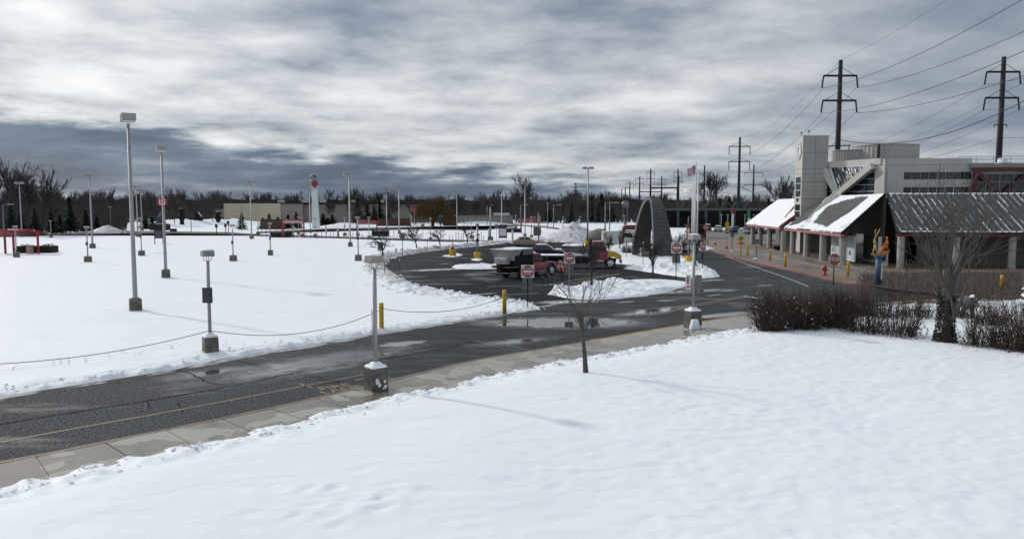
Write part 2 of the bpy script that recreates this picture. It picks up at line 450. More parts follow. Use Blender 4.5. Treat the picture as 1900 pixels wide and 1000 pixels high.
M['patch'] = mat('patch', (0.045,0.042,0.042), 0.75, var=0.3, vs=4, bump=0.4, bs=40)
M['water'] = mat('water', (0.018,0.020,0.022), 0.03, spec=0.8, bump=0.02, bs=1.5)
M['slush'] = mat('slush', (0.46,0.475,0.49), 0.35, col2=(0.13,0.135,0.14), vs=3.5, det=7.0, bump=0.6, bs=9)
M['line_y'] = mat('line_y', (0.30,0.235,0.11), 0.6, col2=(0.09,0.08,0.055), vs=3.5, det=7.0)
M['line_w'] = mat('line_w', (0.45,0.45,0.44), 0.6, var=0.4, vs=5)
def walk_mat():
    m = bpy.data.materials.new('walk'); m.use_nodes = True
    t = m.node_tree; q = NG(t); b = t.nodes['Principled BSDF']
    c = q.n('ShaderNodeNewGeometry').outputs['Position']
    w = q.sm(q.noise(c, 0.75, 4.0, 0.5, 0.5), 0.515, 0.55)
    dry = q.mix(q.noise(c, 6.0, 5.0), (0.36,0.345,0.31,1), (0.29,0.275,0.245,1))
    wetc = q.mix(q.noise(c, 3.0, 4.0), (0.185,0.155,0.115,1), (0.14,0.115,0.085,1))
    t.links.new(q.mix(w, wetc, dry), b.inputs['Base Color'])
    t.links.new(q.m('ADD', 0.16, q.m('MULTIPLY', w, 0.5)), b.inputs['Roughness'])
    return m
M['walk'] = walk_mat()
M['kerb'] = mat('kerb', (0.17,0.125,0.075), 0.6, var=0.4, vs=2)
M['kerb_y'] = mat('kerb_y', (0.42,0.26,0.06), 0.6, var=0.35, vs=3)
M['kerb_r'] = mat('kerb_r', (0.26,0.10,0.075), 0.6, var=0.35, vs=2)
def brick_mat():
    m = bpy.data.materials.new('paver'); m.use_nodes = True
    t = m.node_tree; q = NG(t); b = t.nodes['Principled BSDF']
    c = q.n('ShaderNodeTexCoord').outputs['Object']
    br = q.n('ShaderNodeTexBrick'); t.links.new(c, br.inputs['Vector']); br.inputs['Scale'].default_value = 1.6
    br.inputs['Color1'].default_value = (0.125,0.085,0.060,1); br.inputs['Color2'].default_value = (0.160,0.105,0.075,1); br.inputs['Mortar'].default_value = (0.10,0.085,0.07,1)
    w = q.sm(q.noise(c, 0.25, 5.0, 0.6), 0.42, 0.6)
    base = q.mix(w, br.outputs[0], (0.195,0.155,0.120,1))
    t.links.new(base, b.inputs['Base Color'])
    t.links.new(q.m('ADD', 0.42, q.m('MULTIPLY', w, 0.3)), b.inputs['Roughness'])
    return m
M['paver'] = brick_mat()
M['pave_grey'] = mat('pave_grey', (0.22,0.21,0.19), 0.5, var=0.4, vs=0.8)
M['conc_block'] = mat('conc_block', (0.135,0.13,0.105), 0.75, var=0.5, vs=3.5, bump=0.3, bs=15)
M['conc_wet'] = mat('conc_wet', (0.04,0.038,0.032), 0.35, col2=(0.15,0.145,0.12), vs=3.2)
M['pole'] = mat('pole', (0.33,0.33,0.335), 0.45, 0.3, var=0.12, vs=2)
M['pole_d'] = mat('pole_d', (0.20,0.20,0.20), 0.45, 0.3, var=0.15, vs=2)
M['lampbox'] = mat('lampbox', (0.30,0.29,0.27), 0.55, var=0.15, vs=4)
M['lens'] = mat('lens', (0.55,0.50,0.46), 0.25)
M['lens_r'] = mat('lens_r', (0.36,0.22,0.18), 0.4)
M['steel_d'] = mat('steel_d', (0.011,0.010,0.014), 0.6, 0.2, var=0.3, vs=1)
M['wire'] = mat('wire', (0.05,0.055,0.065), 0.6)
M['chain'] = mat('chain', (0.10,0.10,0.10), 0.5, 0.5)
M['red'] = mat('red', (0.34,0.012,0.018), 0.45, var=0.2, vs=3)
M['red_dark'] = mat('red_dark', (0.12,0.020,0.022), 0.55, var=0.25, vs=2)
M['yellow'] = mat('yellow', (0.58,0.36,0.012), 0.5, var=0.15, vs=4)
M['orange'] = mat('orange', (0.62,0.17,0.02), 0.5, var=0.2, vs=5)
M['cone'] = mat('cone', (0.60,0.08,0.025), 0.5)
M['ivory'] = mat('ivory', (0.56,0.42,0.17), 0.5, var=0.2, vs=5)
M['blue'] = mat('blue', (0.055,0.075,0.16), 0.5, var=0.35, vs=6)
M['teal'] = mat('teal', (0.05,0.13,0.16), 0.5)
M['white'] = mat('white', (0.72,0.73,0.74), 0.5, var=0.08, vs=3)
M['offwhite'] = mat('offwhite', (0.58,0.59,0.58), 0.5, var=0.1, vs=2)
M['sign_w'] = mat('sign_w', (0.62,0.62,0.60), 0.4, var=0.08, vs=6)
M['sign_r'] = mat('sign_r', (0.33,0.018,0.03), 0.4, var=0.12, vs=6)
M['sign_back'] = mat('sign_back', (0.16,0.165,0.16), 0.5, 0.3, var=0.2, vs=3)
M['sign_navy'] = mat('sign_navy', (0.03,0.04,0.065), 0.5)
M['black'] = mat('black', (0.012,0.012,0.013), 0.75, var=0.3, vs=3, spec=0.25)
M['rubber'] = mat('rubber', (0.016,0.016,0.017), 0.8, bump=0.3, bs=30)
M['chrome'] = mat('chrome', (0.45,0.46,0.47), 0.3, 0.8)
M['glass'] = mat('glass', (0.016,0.022,0.027), 0.06, spec=0.6)
M['glass_g'] = mat('glass_g', (0.030,0.042,0.043), 0.10, spec=0.7, var=0.4, vs=0.5)
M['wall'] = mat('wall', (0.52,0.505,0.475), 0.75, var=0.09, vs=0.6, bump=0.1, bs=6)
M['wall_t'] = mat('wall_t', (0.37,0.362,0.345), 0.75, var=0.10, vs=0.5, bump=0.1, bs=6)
M['wall_shade'] = mat('wall_shade', (0.17,0.16,0.145), 0.8, var=0.15, vs=0.8)  # darker copy of wall, the shade under canopies put into its colour
M['joint'] = mat('joint', (0.12,0.115,0.105), 0.9)
M['col'] = mat('col', (0.37,0.36,0.335), 0.65, var=0.1, vs=1.5)
M['roof2'] = mat('roof2', (0.080,0.085,0.088), 0.55, 0.2, var=0.3, vs=1.2)
M['roof'] = mat('roof', (0.165,0.17,0.16), 0.5, 0.3, var=0.25, vs=1.2)
M['rooftan'] = mat('rooftan', (0.27,0.265,0.25), 0.6, var=0.15, vs=1)
M['drum'] = mat('drum', (0.42,0.41,0.395), 0.6, 0.2, var=0.1, vs=1)
M['salt'] = mat('salt', (0.36,0.36,0.345), 0.6, 0.0, var=0.2, vs=3)
M['truck_red'] = mat('truck_red', (0.25,0.008,0.015), 0.25, coat=0.6, var=0.12, vs=2)
M['truck_yel'] = mat('truck_yel', (0.58,0.34,0.015), 0.3, coat=0.4, var=0.1, vs=2)
M['beige'] = mat('beige', (0.42,0.36,0.27), 0.3, 0.2, coat=0.4)
M['navy'] = mat('navy', (0.015,0.022,0.05), 0.25, coat=0.5)
M['carblack'] = mat('carblack', (0.013,0.014,0.016), 0.25, coat=0.5)
M['cargrey'] = mat('cargrey', (0.12,0.125,0.13), 0.3, 0.3, coat=0.5)
M['carsilver'] = mat('carsilver', (0.38,0.39,0.40), 0.3, 0.4, coat=0.5)
M['tail'] = mat('tail', (0.40,0.01,0.01), 0.25)
M['bark'] = mat('bark', (0.085,0.078,0.068), 0.9, var=0.4, vs=6, bump=0.6, bs=25)
M['bark_d'] = mat('bark_d', (0.030,0.027,0.025), 0.9, var=0.35, vs=3)
M['bark_o'] = mat('bark_o', (0.13,0.085,0.03), 0.9, var=0.3, vs=3)
M['bark_far'] = mat('bark_far', (0.056,0.050,0.049), 0.95, var=0.3, vs=0.4)
M['twig'] = mat('twig', (0.058,0.037,0.029), 0.9, var=0.4, vs=2)
M['leaf_d'] = mat('leaf_d', (0.022,0.022,0.016), 0.7, col2=(0.045,0.035,0.024), vs=5)
M['pine'] = mat('pine', (0.022,0.036,0.024), 0.8, col2=(0.010,0.018,0.012), vs=1.2)
M['hedge'] = mat('hedge', (0.022,0.026,0.018), 0.9, col2=(0.010,0.012,0.009), vs=3)
M['ridge'] = mat('ridge', (0.030,0.026,0.025), 1.0, col2=(0.012,0.011,0.011), vs=0.22, det=8.0, bump=1.0, bs=0.5, bd=1.0, spec=0.0)
M['brickwall'] = mat('brickwall', (0.085,0.045,0.035), 0.85, var=0.3, vs=2)
M['tan'] = mat('tan', (0.52,0.455,0.35), 0.8, var=0.1, vs=0.1)
M['tan2'] = mat('tan2', (0.27,0.225,0.205), 0.85, var=0.15, vs=0.15)
M['arch_f'] = mat('arch_f', (0.125,0.126,0.122), 0.6, var=0.15, vs=1)
M['arch_s'] = mat('arch_s', (0.055,0.058,0.060), 0.5, 0.2, var=0.2, vs=1)
M['green'] = mat('green', (0.02,0.05,0.045), 0.5)
M['green_st'] = mat('green_st', (0.060,0.078,0.072), 0.6)
M['flag_r'] = mat('flag_r', (0.36,0.03,0.045), 0.8); M['flag_b'] = mat('flag_b', (0.02,0.03,0.10), 0.8)
M['tarp'] = mat('tarp', (0.17,0.155,0.125), 0.85, var=0.3, vs=1.5)
# ================================================================== THE SETTING
# ---- main drive: near kerb line and far edge, road runs from lower left to the right behind the hedges
near_kerb = spline(GP((-420,962),(-200,910),(0,865),(100,846),(210,823),(330,799),(500,763),(690,719),(880,673),(1090,637),(1285,603),(1400,586),(1560,570),(1800,556),(2100,548)), 0.75)
far_edge = spline(GP((-420,812),(-150,765),(0,736),(150,713),(330,684),(400,668),(540,645),(690,620),(850,595),(960,579),(1003,573)), 0.6)
loop_out = spline(GP((1003,573),(985,563),(930,557),(860,546),(800,536),(752,522),(722,506),(712,494),(724,481),(760,472),(820,464),(880,458),(940,452),(1000,449.5),(1060,450)), 0.5)
back_edge = GP((1060,450),(1130,452),(1185,456),(1240,458),(1262,452),(1276,437),(1270,428),(1500,425),(1560,431))
plaza_kerb = spline(GP((1500,452),(1400,447),(1330,446),(1306,452),(1312,460),(1345,474),(1400,488),(1470,503),(1540,519),(1600,530),(1750,541),(1950,552),(2100,556)), 0.9)
plaza_kerb = [p for p in plaza_kerb]
road_poly = near_kerb + [plaza_kerb[-1]] + plaza_kerb[::-1] + back_edge[::-1] + loop_out[::-1] + far_edge[::-1]
# ground sheet reaching the horizon
gm = snow_mat('snow_far', (0.80, 0.825, 0.86), (0.30, 0.29, 0.26), 0.0, True)
sheet('ground', M['snow'], [(-2500,-60),(2500,-60),(2500,3200),(-2500,3200)], -0.03)
sheet('road', M['asphalt'], road_poly, 0.0)
# the pick-up loop is an older, paler surface laid over the drive
loop_poly = [p for p in loop_out] + GP((1130,452),(1185,456),(1180,470),(1150,488),(1255,516),(1283,530),(1200,551),(1060,556),(1012,573))
sheet('loop_pavement', M['asphalt_lot'], loop_poly, 0.004)
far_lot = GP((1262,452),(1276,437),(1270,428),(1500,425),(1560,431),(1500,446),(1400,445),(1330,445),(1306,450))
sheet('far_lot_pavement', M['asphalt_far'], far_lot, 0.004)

# ---- snow lot: a true field of wind-worked snow, thinning out towards the road edge
lot_poly = [(-75, 10)] + [(-40, 0)] + [tuple(p) for p in far_edge] + loop_out[:-1] + GP((1000,448.3),(860,450),(700,448.5),(560,443),(440,440.5),(220,441.5),(0,444),(-200,446)) 
def lot_h(x, y, d):
    edge = sstep(d, 0.0, 0.9)
    und = (fbm(x*0.16, y*0.30, 4, 3)-0.5)*0.10 + (fbm(x*0.30+y*0.15, y*1.3, 4, 9)-0.5)*0.12
    near = np.exp(-np.maximum(d,0)/1.1)
    lum = np.maximum(0, fbm(x*1.7, y*1.7, 4, 21)-0.42)*0.6*near*sstep(d, 0.1, 0.6)
    return -0.05 + edge*(0.15+und) + lum*1.0
field('snow_lot', M['snow'], lot_poly, 0.42, lot_h, drop=-0.045)

# ---- ploughed berms: long ridges of churned snow along the edges
def berm(name, path, w0, w1, h, lump, seed, res=0.22, matn='snow_lump', label=None):
    poly = strip(path, w0, w1)
    def hf(x, y, d):
        n = fbm(x*1.1, y*1.1, 5, seed); n2 = fbm(x*3.4, y*3.4, 3, seed+5)
        dd = d + (n-0.5)*0.9*abs(w1-w0)*0.5
        return -0.05 + sstep(dd, -0.05, abs(w1-w0)*0.40)*h*(0.35+1.3*n) + np.maximum(0, n2-0.42)*lump*sstep(dd, 0.0, 0.3)*(0.5+n)
    return field(name, M[matn], poly, res, hf, drop=-0.045)
berm('snow_berm', far_edge, -0.05, 0.9, 0.12, 0.26, 31, 0.12)
berm('snow_berm', loop_out[:36], -0.1, 3.6, 0.17, 0.50, 47, 0.14)
berm('snow_berm', loop_out[34:], -0.2, 2.2, 0.40, 0.5, 53, 0.25, 'snow_dirty')
# slush film lapping over the far gutter
sl = strip(far_edge, -0.55, 0.1)
def slh(x, y, d): return -0.02 + sstep(d + (fbm(x*0.8, y*0.8, 4, 77)-0.55)*0.9, -0.05, 0.25)*0.035
field('slush', M['slush'], sl, 0.14, slh, drop=-0.015)

# ---- sidewalk slabs, each a part of the walk; kerb with worn yellow paint
walk = thing('sidewalk', None, None); walk['kind'] = 'structure'
acc, i0 = 0.0, 0
WW = 2.9
cum = [0.0]
for i in range(1, len(near_kerb)): cum.append(cum[-1] + math.dist(near_kerb[i-1], near_kerb[i]))
def on_kerb(s):
    for i in range(1, len(cum)):
        if cum[i] >= s:
            t = (s-cum[i-1])/(cum[i]-cum[i-1]); a, b = Vector(near_kerb[i-1]), Vector(near_kerb[i])
            return a.lerp(b, t), (b-a).normalized()
    return Vector(near_kerb[-1]), (Vector(near_kerb[-1])-Vector(near_kerb[-2])).normalized()
s, k = 0.0, 0
while s < min(cum[-1], 62) - 1.6:
    p, d = on_kerb(s+0.012); p2, d2 = on_kerb(s+1.5-0.012)
    n1, n2 = Vector((d.y, -d.x)), Vector((d2.y, -d2.x))
    poly = [tuple(p+n1*0.17), tuple(p2+n2*0.17), tuple(p2+n2*WW), tuple(p+n1*WW)]
    MB().prism(poly, 0.0, 0.118+rnd.uniform(-.004,.004)).build('slab', M['walk'], walk)
    s += 1.5
base = [on_kerb(x)[0] for x in np.arange(0, 62, 1.0)]
sheet('walk_bed', M['kerb'], strip([tuple(p) for p in base], -WW, -0.05), 0.085, None, walk)
def kerb(name, path, w, h, m, side=-1):
    mb = MB()
    n = len(path); a = strip(path, 0.0, side*w); 
    A, B = a[:n], a[n:][::-1]
    for i in range(n-1):
        p = [A[i], A[i+1], B[i+1], B[i]]
        mb.hexa([(q[0],q[1],-0.02) for q in p]+[(q[0],q[1],h) for q in p])
    o = mb.build(name, m, fix=True); o['kind'] = 'structure'; return o
ns = max(i for i, c in enumerate(cum) if c < 26.0)
kerb('kerb', near_kerb[:ns+1], 0.16, 0.122, M['kerb'])
kerb('kerb', near_kerb[ns:], 0.16, 0.122, M['kerb_y'])
pk = [p for p in plaza_kerb]
kerb('plaza_kerb', pk[::-1], 0.30, 0.13, M['kerb_r'], 1)

# ---- plaza of worn pavers under the station
plaza_poly = pk + [(120, pk[-1][1]), (120, 150), (45, 150), pk[0]]
pz = []
o = sheet('plaza', M['paver'], pk + [(95, pk[-1][1]), (95, 132), (44, 132)], 0.125)
# concrete bands across the pavers
for i, (a, b) in enumerate([((1395,470),(1560,505)), ((1430,466),(1640,512)), ((1350,462),(1470,480))]):
    pa, pb = G(*a), G(*b)
    d = (pb-pa).normalized(); n = Vector((-d.y, d.x, 0))*0.55
    sheet('plaza_band', M['pave_grey'], [tuple((pa+n)[:2]), tuple((pb+n)[:2]), tuple((pb-n)[:2]), tuple((pa-n)[:2])], 0.130)

# ---- near snow field with old footprints, wind crust and a crumbling edge along the walk
near_edge = spline(GP((-420,1010),(-150,945),(0,907),(120,878),(210,858),(330,830),(400,816),(520,788),(690,744),(790,724),(880,702),(980,681),(1090,663),(1200,643),(1285,627),(1345,616),(1392,610),(1402,600),(1420,590),(1500,580),(1700,566),(2000,556)), 0.6)
nf_poly = near_edge + [(60, near_edge[-1][1]), (60, 2), (-25, 2)]
foot = [(rnd.gauss(-2.6, 1.3), rnd.gauss(14.6, 0.9), rnd.gauss(0.5, .3)) for _ in range(26)]
def near_h(x, y, d):
    edge = sstep(d + (fbm(x*0.9, y*0.9, 3, 5)-0.5)*0.30, 0.0, 0.35)
    h = 0.04 + 0.16*sstep(d, 0.3, 2.5) + (fbm(x*0.10, y*0.10, 3, 2)-0.5)*0.35*sstep(d, 0.5, 4)
    c, s_ = math.cos(0.35), math.sin(0.35)
    xr, yr = x*c+y*s_, -x*s_+y*c
    crust = fbm(xr*2.4+fbm(xr*1.1, yr*1.1, 2, 44)*2.2, yr*4.2+fbm(xr*0.9, yr*0.9, 2, 45)*2.6, 3, 14)
    crust = 1-np.abs(2*crust-1)
    crust = crust - 0.25
    h = h + (fbm(xr*0.45, yr*0.8, 3, 8)-0.5)*0.045 + (crust-0.5)*0.060*sstep(x, -3, 5)*(0.4+fbm(x*0.3, y*0.3, 2, 46)) + (crust-0.5)*0.010
    near = np.exp(-((d-0.9)/0.8)**2)
    h = h + np.maximum(0, fbm(x*2.6, y*2.6, 4, 61)-0.50)*0.45*near
    h = h + 0.05*np.exp(-((d-0.8)/0.7)**2)*fbm(x*0.5, y*0.5, 2, 33)
    for fx, fy, fa in foot:
        m = (np.abs(x-fx) < 0.6) & (np.abs(y-fy) < 0.6)
        if m.any():
            u = (x[m]-fx)*math.cos(fa)+(y[m]-fy)*math.sin(fa); v = -(x[m]-fx)*math.sin(fa)+(y[m]-fy)*math.cos(fa)
            r2 = (u/0.26)**2+(v/0.13)**2
            h[m] += -0.026*np.exp(-r2) + 0.014*np.exp(-((np.sqrt(r2)-1.6)/0.5)**2)
    return 0.05 + edge*h
field('snow_field', M['snow'], nf_poly, 0.125, near_h, drop=0.06)
# crumbs of thrown snow beside the walk
def crumbs(name, path, off, n, smin, smax, z, seed, m, hf=None, hp=None, sg=0.38):
    q = random.Random(seed); mb = MB()
    for _ in range(n):
        i = q.randrange(len(path)-1); a, b = Vector(path[i]), Vector(path[i+1]); d = (b-a).normalized()
        p = a.lerp(b, q.random()) + Vector((-d.y, d.x))*(q.gauss(off, sg))
        if hf:
            ax, ay = np.array([p.x]), np.array([p.y]); z = float(hf(ax, ay, sdist(ax, ay, hp))[0])
            if z < 0.125: continue
        r = smin + (smax-smin)*q.random()**3
        vs = []
        for (x, y, zz) in [(1,0,0),(.3,.95,0),(-.8,.6,0),(-.8,-.6,0),(.3,-.95,0),(.55,.1,.75),(-.2,.5,.8),(-.3,-.4,.7)]:
            vs.append((p.x+x*r*q.uniform(.7,1.2), p.y+y*r*q.uniform(.7,1.2), z+zz*r*q.uniform(.6,1.1)-r*0.15))
        mb.add(vs, [(0,1,5),(1,6,5),(1,2,6),(2,3,7,6),(3,4,7),(4,0,5,7),(5,6,7)])
    o = mb.build(name, m); o['kind'] = 'stuff'; return o
crumbs('snow_crumbs', [p for p in near_edge if -16 < p[0] < 14], -0.75, 1500, 0.012, 0.085, 0.15, 3, M['snow'], near_h, nf_poly, 0.30)
crumbs('snow_crumbs', [p for p in far_edge if p[0] > -22], 0.45, 500, 0.02, 0.09, 0.14, 4, M['snow'])
crumbs('snow_crumbs', loop_out, 1.1, 1300, 0.03, 0.15, 0.24, 5, M['snow_lump'])

# ---- snow islands of the loop
def island(name, pp, h, lump, seed, res=0.2, m='snow_lump', wl=0.6, lump_at=None):
    poly = spline(GP(*pp) + GP(pp[0]), 0.6)
    def hf(x, y, d):
        n = fbm(x*0.9, y*0.9, 5, seed); n2 = fbm(x*2.6, y*2.6, 4, seed+3)
        z = -0.05 + sstep(d+(n-0.5)*0.5, 0.0, wl)*h
        L = np.maximum(0, n-0.40)*lump*2.2 + np.maximum(0, n2-0.40)*lump*1.7
        if lump_at:
            msk = 0.0
            for (lx, ly, lr) in lump_at:
                P = G(lx, ly); msk = np.maximum(msk, np.exp(-((x-P.x)**2+(y-P.y)**2)/(lr*lr)))
            L = L*msk + 0.35*lump*msk
        return z + L*sstep(d, 0.05, 0.7)
    return field(name, M[m], poly, res, hf, drop=-0.045)
island('snow_island', [(1012,546),(1060,555),(1130,556),(1200,550),(1250,540),(1284,529),(1276,523),(1230,519),(1180,519),(1140,524),(1090,530),(1050,536)], 0.13, 0.42, 71, 0.12, lump_at=[(1030,545,3.0),(1090,542,3.2),(1150,534,3.5)])
island('snow_island', [(1150,498),(1200,505),(1240,511),(1290,517),(1336,514),(1330,506),(1296,489),(1264,473),(1256,478),(1262,490),(1230,496),(1180,494)], 0.15, 0.46, 83, 0.15, lump_at=[(1225,505,4.0),(1270,502,4.5),(1262,490,3.5),(1300,508,3.0)])
island('snow_island', [(1135,489),(1180,492),(1235,491),(1252,484),(1246,474),(1200,469),(1150,469),(1128,476)], 0.16, 0.1, 89, 0.25)
island('snow_island', [(832,497),(870,500),(930,499),(965,496),(950,492),(880,492),(840,493)], 0.12, 0.18, 91, 0.2)
island('snow_island', [(1100,468),(1140,470),(1185,470),(1215,468),(1200,463),(1160,461),(1110,463)], 0.3, 0.3, 92, 0.3)
sheet('island_paving', M['pave_grey'], GP((1158,494),(1235,496),(1262,488),(1258,484),(1236,491.5),(1170,490)), 0.008)
for nm, pp, hh in (('snow_apron', [(815,475.5),(842,477.5),(862,473),(846,470.5)], 0.10), ('snow_apron', [(870,482),(888,485),(900,481),(886,479)], 0.10)):
    island(nm, pp, hh, 0.1, 15, 0.15)
# plough piles
def pile(name, px, py, rx, ry, h, seed, m='snow_dirty', label=None):
    P = G(px, py); n = 40
    poly = [(P.x+rx*math.cos(2*math.pi*i/n), P.y+ry*math.sin(2*math.pi*i/n)) for i in range(n)]
    def hf(x, y, d):
        r = np.sqrt(((x-P.x)/rx)**2+((y-P.y)/ry)**2)
        t = fbm(x*0.35, y*0.35, 5, seed); rid = np.abs(fbm(x*0.9, y*0.5, 4, seed+9)-0.5)
        return -0.05+np.maximum(0, 1-r*(0.8+0.4*t))**0.95*h*(0.78+0.45*t) - rid*0.5*np.maximum(0,1-r)*h*0.45
    return field(name, M[m], poly, max(rx, ry)/26, hf, drop=-0.045, label=label)
pile('snow_pile', 1064, 447, 6.6, 5.5, 3.5, 101)
pile('snow_pile', 1000, 447, 6, 3, 0.9, 103)
pile('snow_pile', 199, 433, 4.6, 4, 2.1, 105, 'snow_dirty')
pile('snow_pile', 893, 416, 14, 10, 2.6, 107, 'snow_lump')
pile('snow_pile', 1175, 462, 5, 4, 1.0, 108, 'snow_lump')
pile('snow_pile', 1292, 462, 3, 3, 0.9, 109, 'snow_lump')
pile('snow_pile', 640, 422, 10, 6, 1.6, 110, 'snow_lump')
for i, (x, y, rx, h) in enumerate([(340,418,22,2.3),(395,417,20,2.3),(432,415,15,1.9),(300,421,12,1.4)]):
    pile('snow_pile', x, y, rx, 8, h, 120+i, 'snow_lump')
berm('snow_berm', spline(GP((1040,456),(1100,457),(1160,459),(1195,461)), 1), -0.4, 1.5, 0.35, 0.3, 66, 0.25)
kerb('loop_kerb', spline(GP((1000,461.5),(1040,458.5),(1100,459),(1190,462)), 1.2), 0.35, 0.16, M['kerb'])

# ---- far roads, thin in perspective
def road_px(name, top, bot, m, z):
    return sheet(name, M[m], GP(*top) + GP(*bot[::-1]), z)
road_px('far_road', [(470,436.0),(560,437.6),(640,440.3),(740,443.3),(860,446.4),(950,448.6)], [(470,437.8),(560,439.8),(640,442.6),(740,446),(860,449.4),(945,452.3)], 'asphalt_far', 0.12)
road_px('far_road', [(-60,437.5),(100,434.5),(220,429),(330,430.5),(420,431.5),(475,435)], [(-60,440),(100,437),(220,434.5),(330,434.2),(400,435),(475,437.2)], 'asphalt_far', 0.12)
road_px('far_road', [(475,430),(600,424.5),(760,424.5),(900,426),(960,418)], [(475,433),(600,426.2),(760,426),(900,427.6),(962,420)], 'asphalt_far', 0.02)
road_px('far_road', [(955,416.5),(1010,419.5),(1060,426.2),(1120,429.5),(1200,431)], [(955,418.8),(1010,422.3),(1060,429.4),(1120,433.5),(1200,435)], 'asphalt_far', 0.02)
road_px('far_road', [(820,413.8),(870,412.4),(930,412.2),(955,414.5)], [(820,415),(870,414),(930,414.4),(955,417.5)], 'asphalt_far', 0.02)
# dark rise added behind the trees so the woods read solid dark
def hill_h(x, y, d):
    return -0.3 + sstep(d, 0, 60)*(7.5+5.0*fbm(x*0.012, y*0.012, 3, 5)) + (fbm(x*0.10, y*0.10, 4, 6)-0.5)*3.2*sstep(d,0,40)
field('wood_backing', M['ridge'], [(-520,330),(-300,395),(0,400),(260,360),(420,330),(520,420),(420,560),(-520,560)], 4.5, hill_h, drop=-0.25)

# ---- markings, cracks and puddles on the drive
def line(name, pp, w, m, z=0.009, step=0.8, raw=False):
    path = spline(pp if raw else GP(*pp), step)
    return sheet(name, M[m], strip(path, -w/2, w/2), z)
line('road_marking', [(-150,850),(0,821),(150,793),(340,759),(570,715),(690,692)], 0.11, 'line_y')
line('road_marking', [(690,692),(770,716)], 0.10, 'line_y')
line('road_marking', [(556,712),(578,719)], 0.12, 'line_y')
line('road_marking', [(1243,573),(1330,558),(1385,548.5)], 0.13, 'line_y')
line('road_marking', [(1246,576),(1330,561),(1390,550.5)], 0.13, 'line_y')
line('road_marking', [(1378,549.5),(1412,554)], 0.4, 'line_w')
line('road_marking', [(1330,470),(1400,495),(1460,516),(1500,532)], 0.13, 'line_w')
line('road_marking', [(900,664),(960,680),(985,672)][:2], 0.12, 'line_w')
line('road_marking', [(690,698),(660,706)], 0.1, 'line_y')
for a, b in [((905,532),(1090,527)),((900,522),(1010,513)),((1000,513),(1105,508)),((1010,530),(1130,509)),((1060,526),(1150,508)),((930,548),(1000,544)),((860,512),(920,510)),((1020,527),(1075,533))]:
    line('bay_marking', [a, b], 0.10, 'line_w', 0.012)
crk = random.Random(9)
def crack(name, pp, w, m='tar', wob=0.12):
    path = spline(GP(*pp), 0.22); out = []
    for i, p in enumerate(path):
        out.append((p[0]+crk.gauss(0, wob*0.35), p[1]+crk.gauss(0, wob*0.35)))
    L, Rr = [], []
    for i, p in enumerate(out):
        a, b = Vector(out[max(i-1,0)]), Vector(out[min(i+1,len(out)-1)]); d = (b-a).normalized(); nn = Vector((-d.y, d.x))
        ww = w*crk.uniform(0.25, 1.0)/2
        L.append(tuple(Vector(p)+nn*ww)); Rr.append(tuple(Vector(p)-nn*ww))
    mb = MB(); n = len(out)
    for i in range(n-1):
        mb.quad((*L[i],0.007),(*Rr[i],0.007),(*Rr[i+1],0.007),(*L[i+1],0.007))
    o = mb.build(name, M[m]); o['kind'] = 'structure'; return o
crack('road_crack', [(-100,806),(0,787),(120,768),(270,744),(400,722),(560,690),(700,668),(860,640)], 0.10)
crack('road_crack', [(326,686),(356,694),(380,706),(404,714)], 0.07)
crack('road_crack', [(272,744),(278,750),(274,757)], 0.07)
crack('road_crack', [(330,748),(338,758),(337,768)], 0.05)
crack('road_crack', [(470,770),(486,764)], 0.05)
crack('road_crack', [(700,655),(820,642),(980,618)], 0.05)
crack('road_crack', [(850,628),(930,648),(1000,668),(1050,680)], 0.06)
crack('road_crack', [(1000,566),(1090,566),(1180,570),(1240,566)], 0.10)
for pp, w in [([(423,700),(480,690),(540,680)], 0.05), ([(525,696),(580,688),(640,678),(668,676)], 0.10), ([(420,698),(500,688),(570,676),(640,662),(700,652)], 0.05), ([(270,722),(340,711)], 0.03), ([(880,632),(960,645),(1040,662)], 0.07), ([(1050,680),(1085,686)], 0.12)]:
    crack('slush_line', pp, w, 'slush', 0.10)
sheet('tar_patch', M['patch'], GP((-10,742),(8,735),(12,741),(-6,749)), 0.006)
# worn yellow lettering by the kerb
d0 = (G(660,705)-G(560,722)); ang = math.atan2(d0.y, d0.x)
P = G(628,720, 0.0)
t1 = txt('road_lettering', 'FIRE\nLANE', 0.62, M['line_y'], None, Matrix.Translation((P.x, P.y, 0.010)) @ Matrix.Rotation(ang, 4, 'Z'), 0.012, 0.0005); t1['kind'] = 'structure'
# ================================================================== STATION
SO = Vector((33.9, 77.0, 0)); SRZ = -math.atan2(0.104, 0.9946)
XA, YA = Vector((0.9946, -0.104, 0)), Vector((0.104, 0.9946, 0))
def SL(P): q = Vector(P) - SO; return Vector((q.dot(XA), q.dot(YA), q.z))
def SW(x, y, z=0): return SO + XA*x + YA*y + Vector((0,0,z))
st = thing('station_building', 'pale concrete railway station with clock tower, snowy sloped canopies and a row of round columns', 'station', SO, SRZ)
def wallplane(p0, p1):
    """plane through two local ground points; returns hit function giving local points"""
    a, b = SW(*p0), SW(*p1); d = (b-a).normalized(); N = d.cross(Vector((0,0,1)))
    return (lambda px, py: SL(HIT(px, py, a, N))), SL(SO+N)
# --- columns
def column(x, y, h, r=0.36):
    c = MB().lathe([(r*1.08,0.0),(r*1.08,0.25),(r,0.27),(r,1.52),(r*0.97,1.53),(r*0.97,1.56),(r,1.57),(r,h)], 20).build('column', M['col'], st, True)
    c.location = (x, y, 0.12); md = c.modifiers.new('e', 'EDGE_SPLIT'); md.split_angle = R(40)
    return c
for y in (0.3, 7.0, 13.4, 19.6): column(0, y, 3.15)
for y in (25.6, 33.6, 39.8, 45.2): column(0.3, y, 3.15)
for y in (30.0, 37.5): column(5.2, y, 3.15)
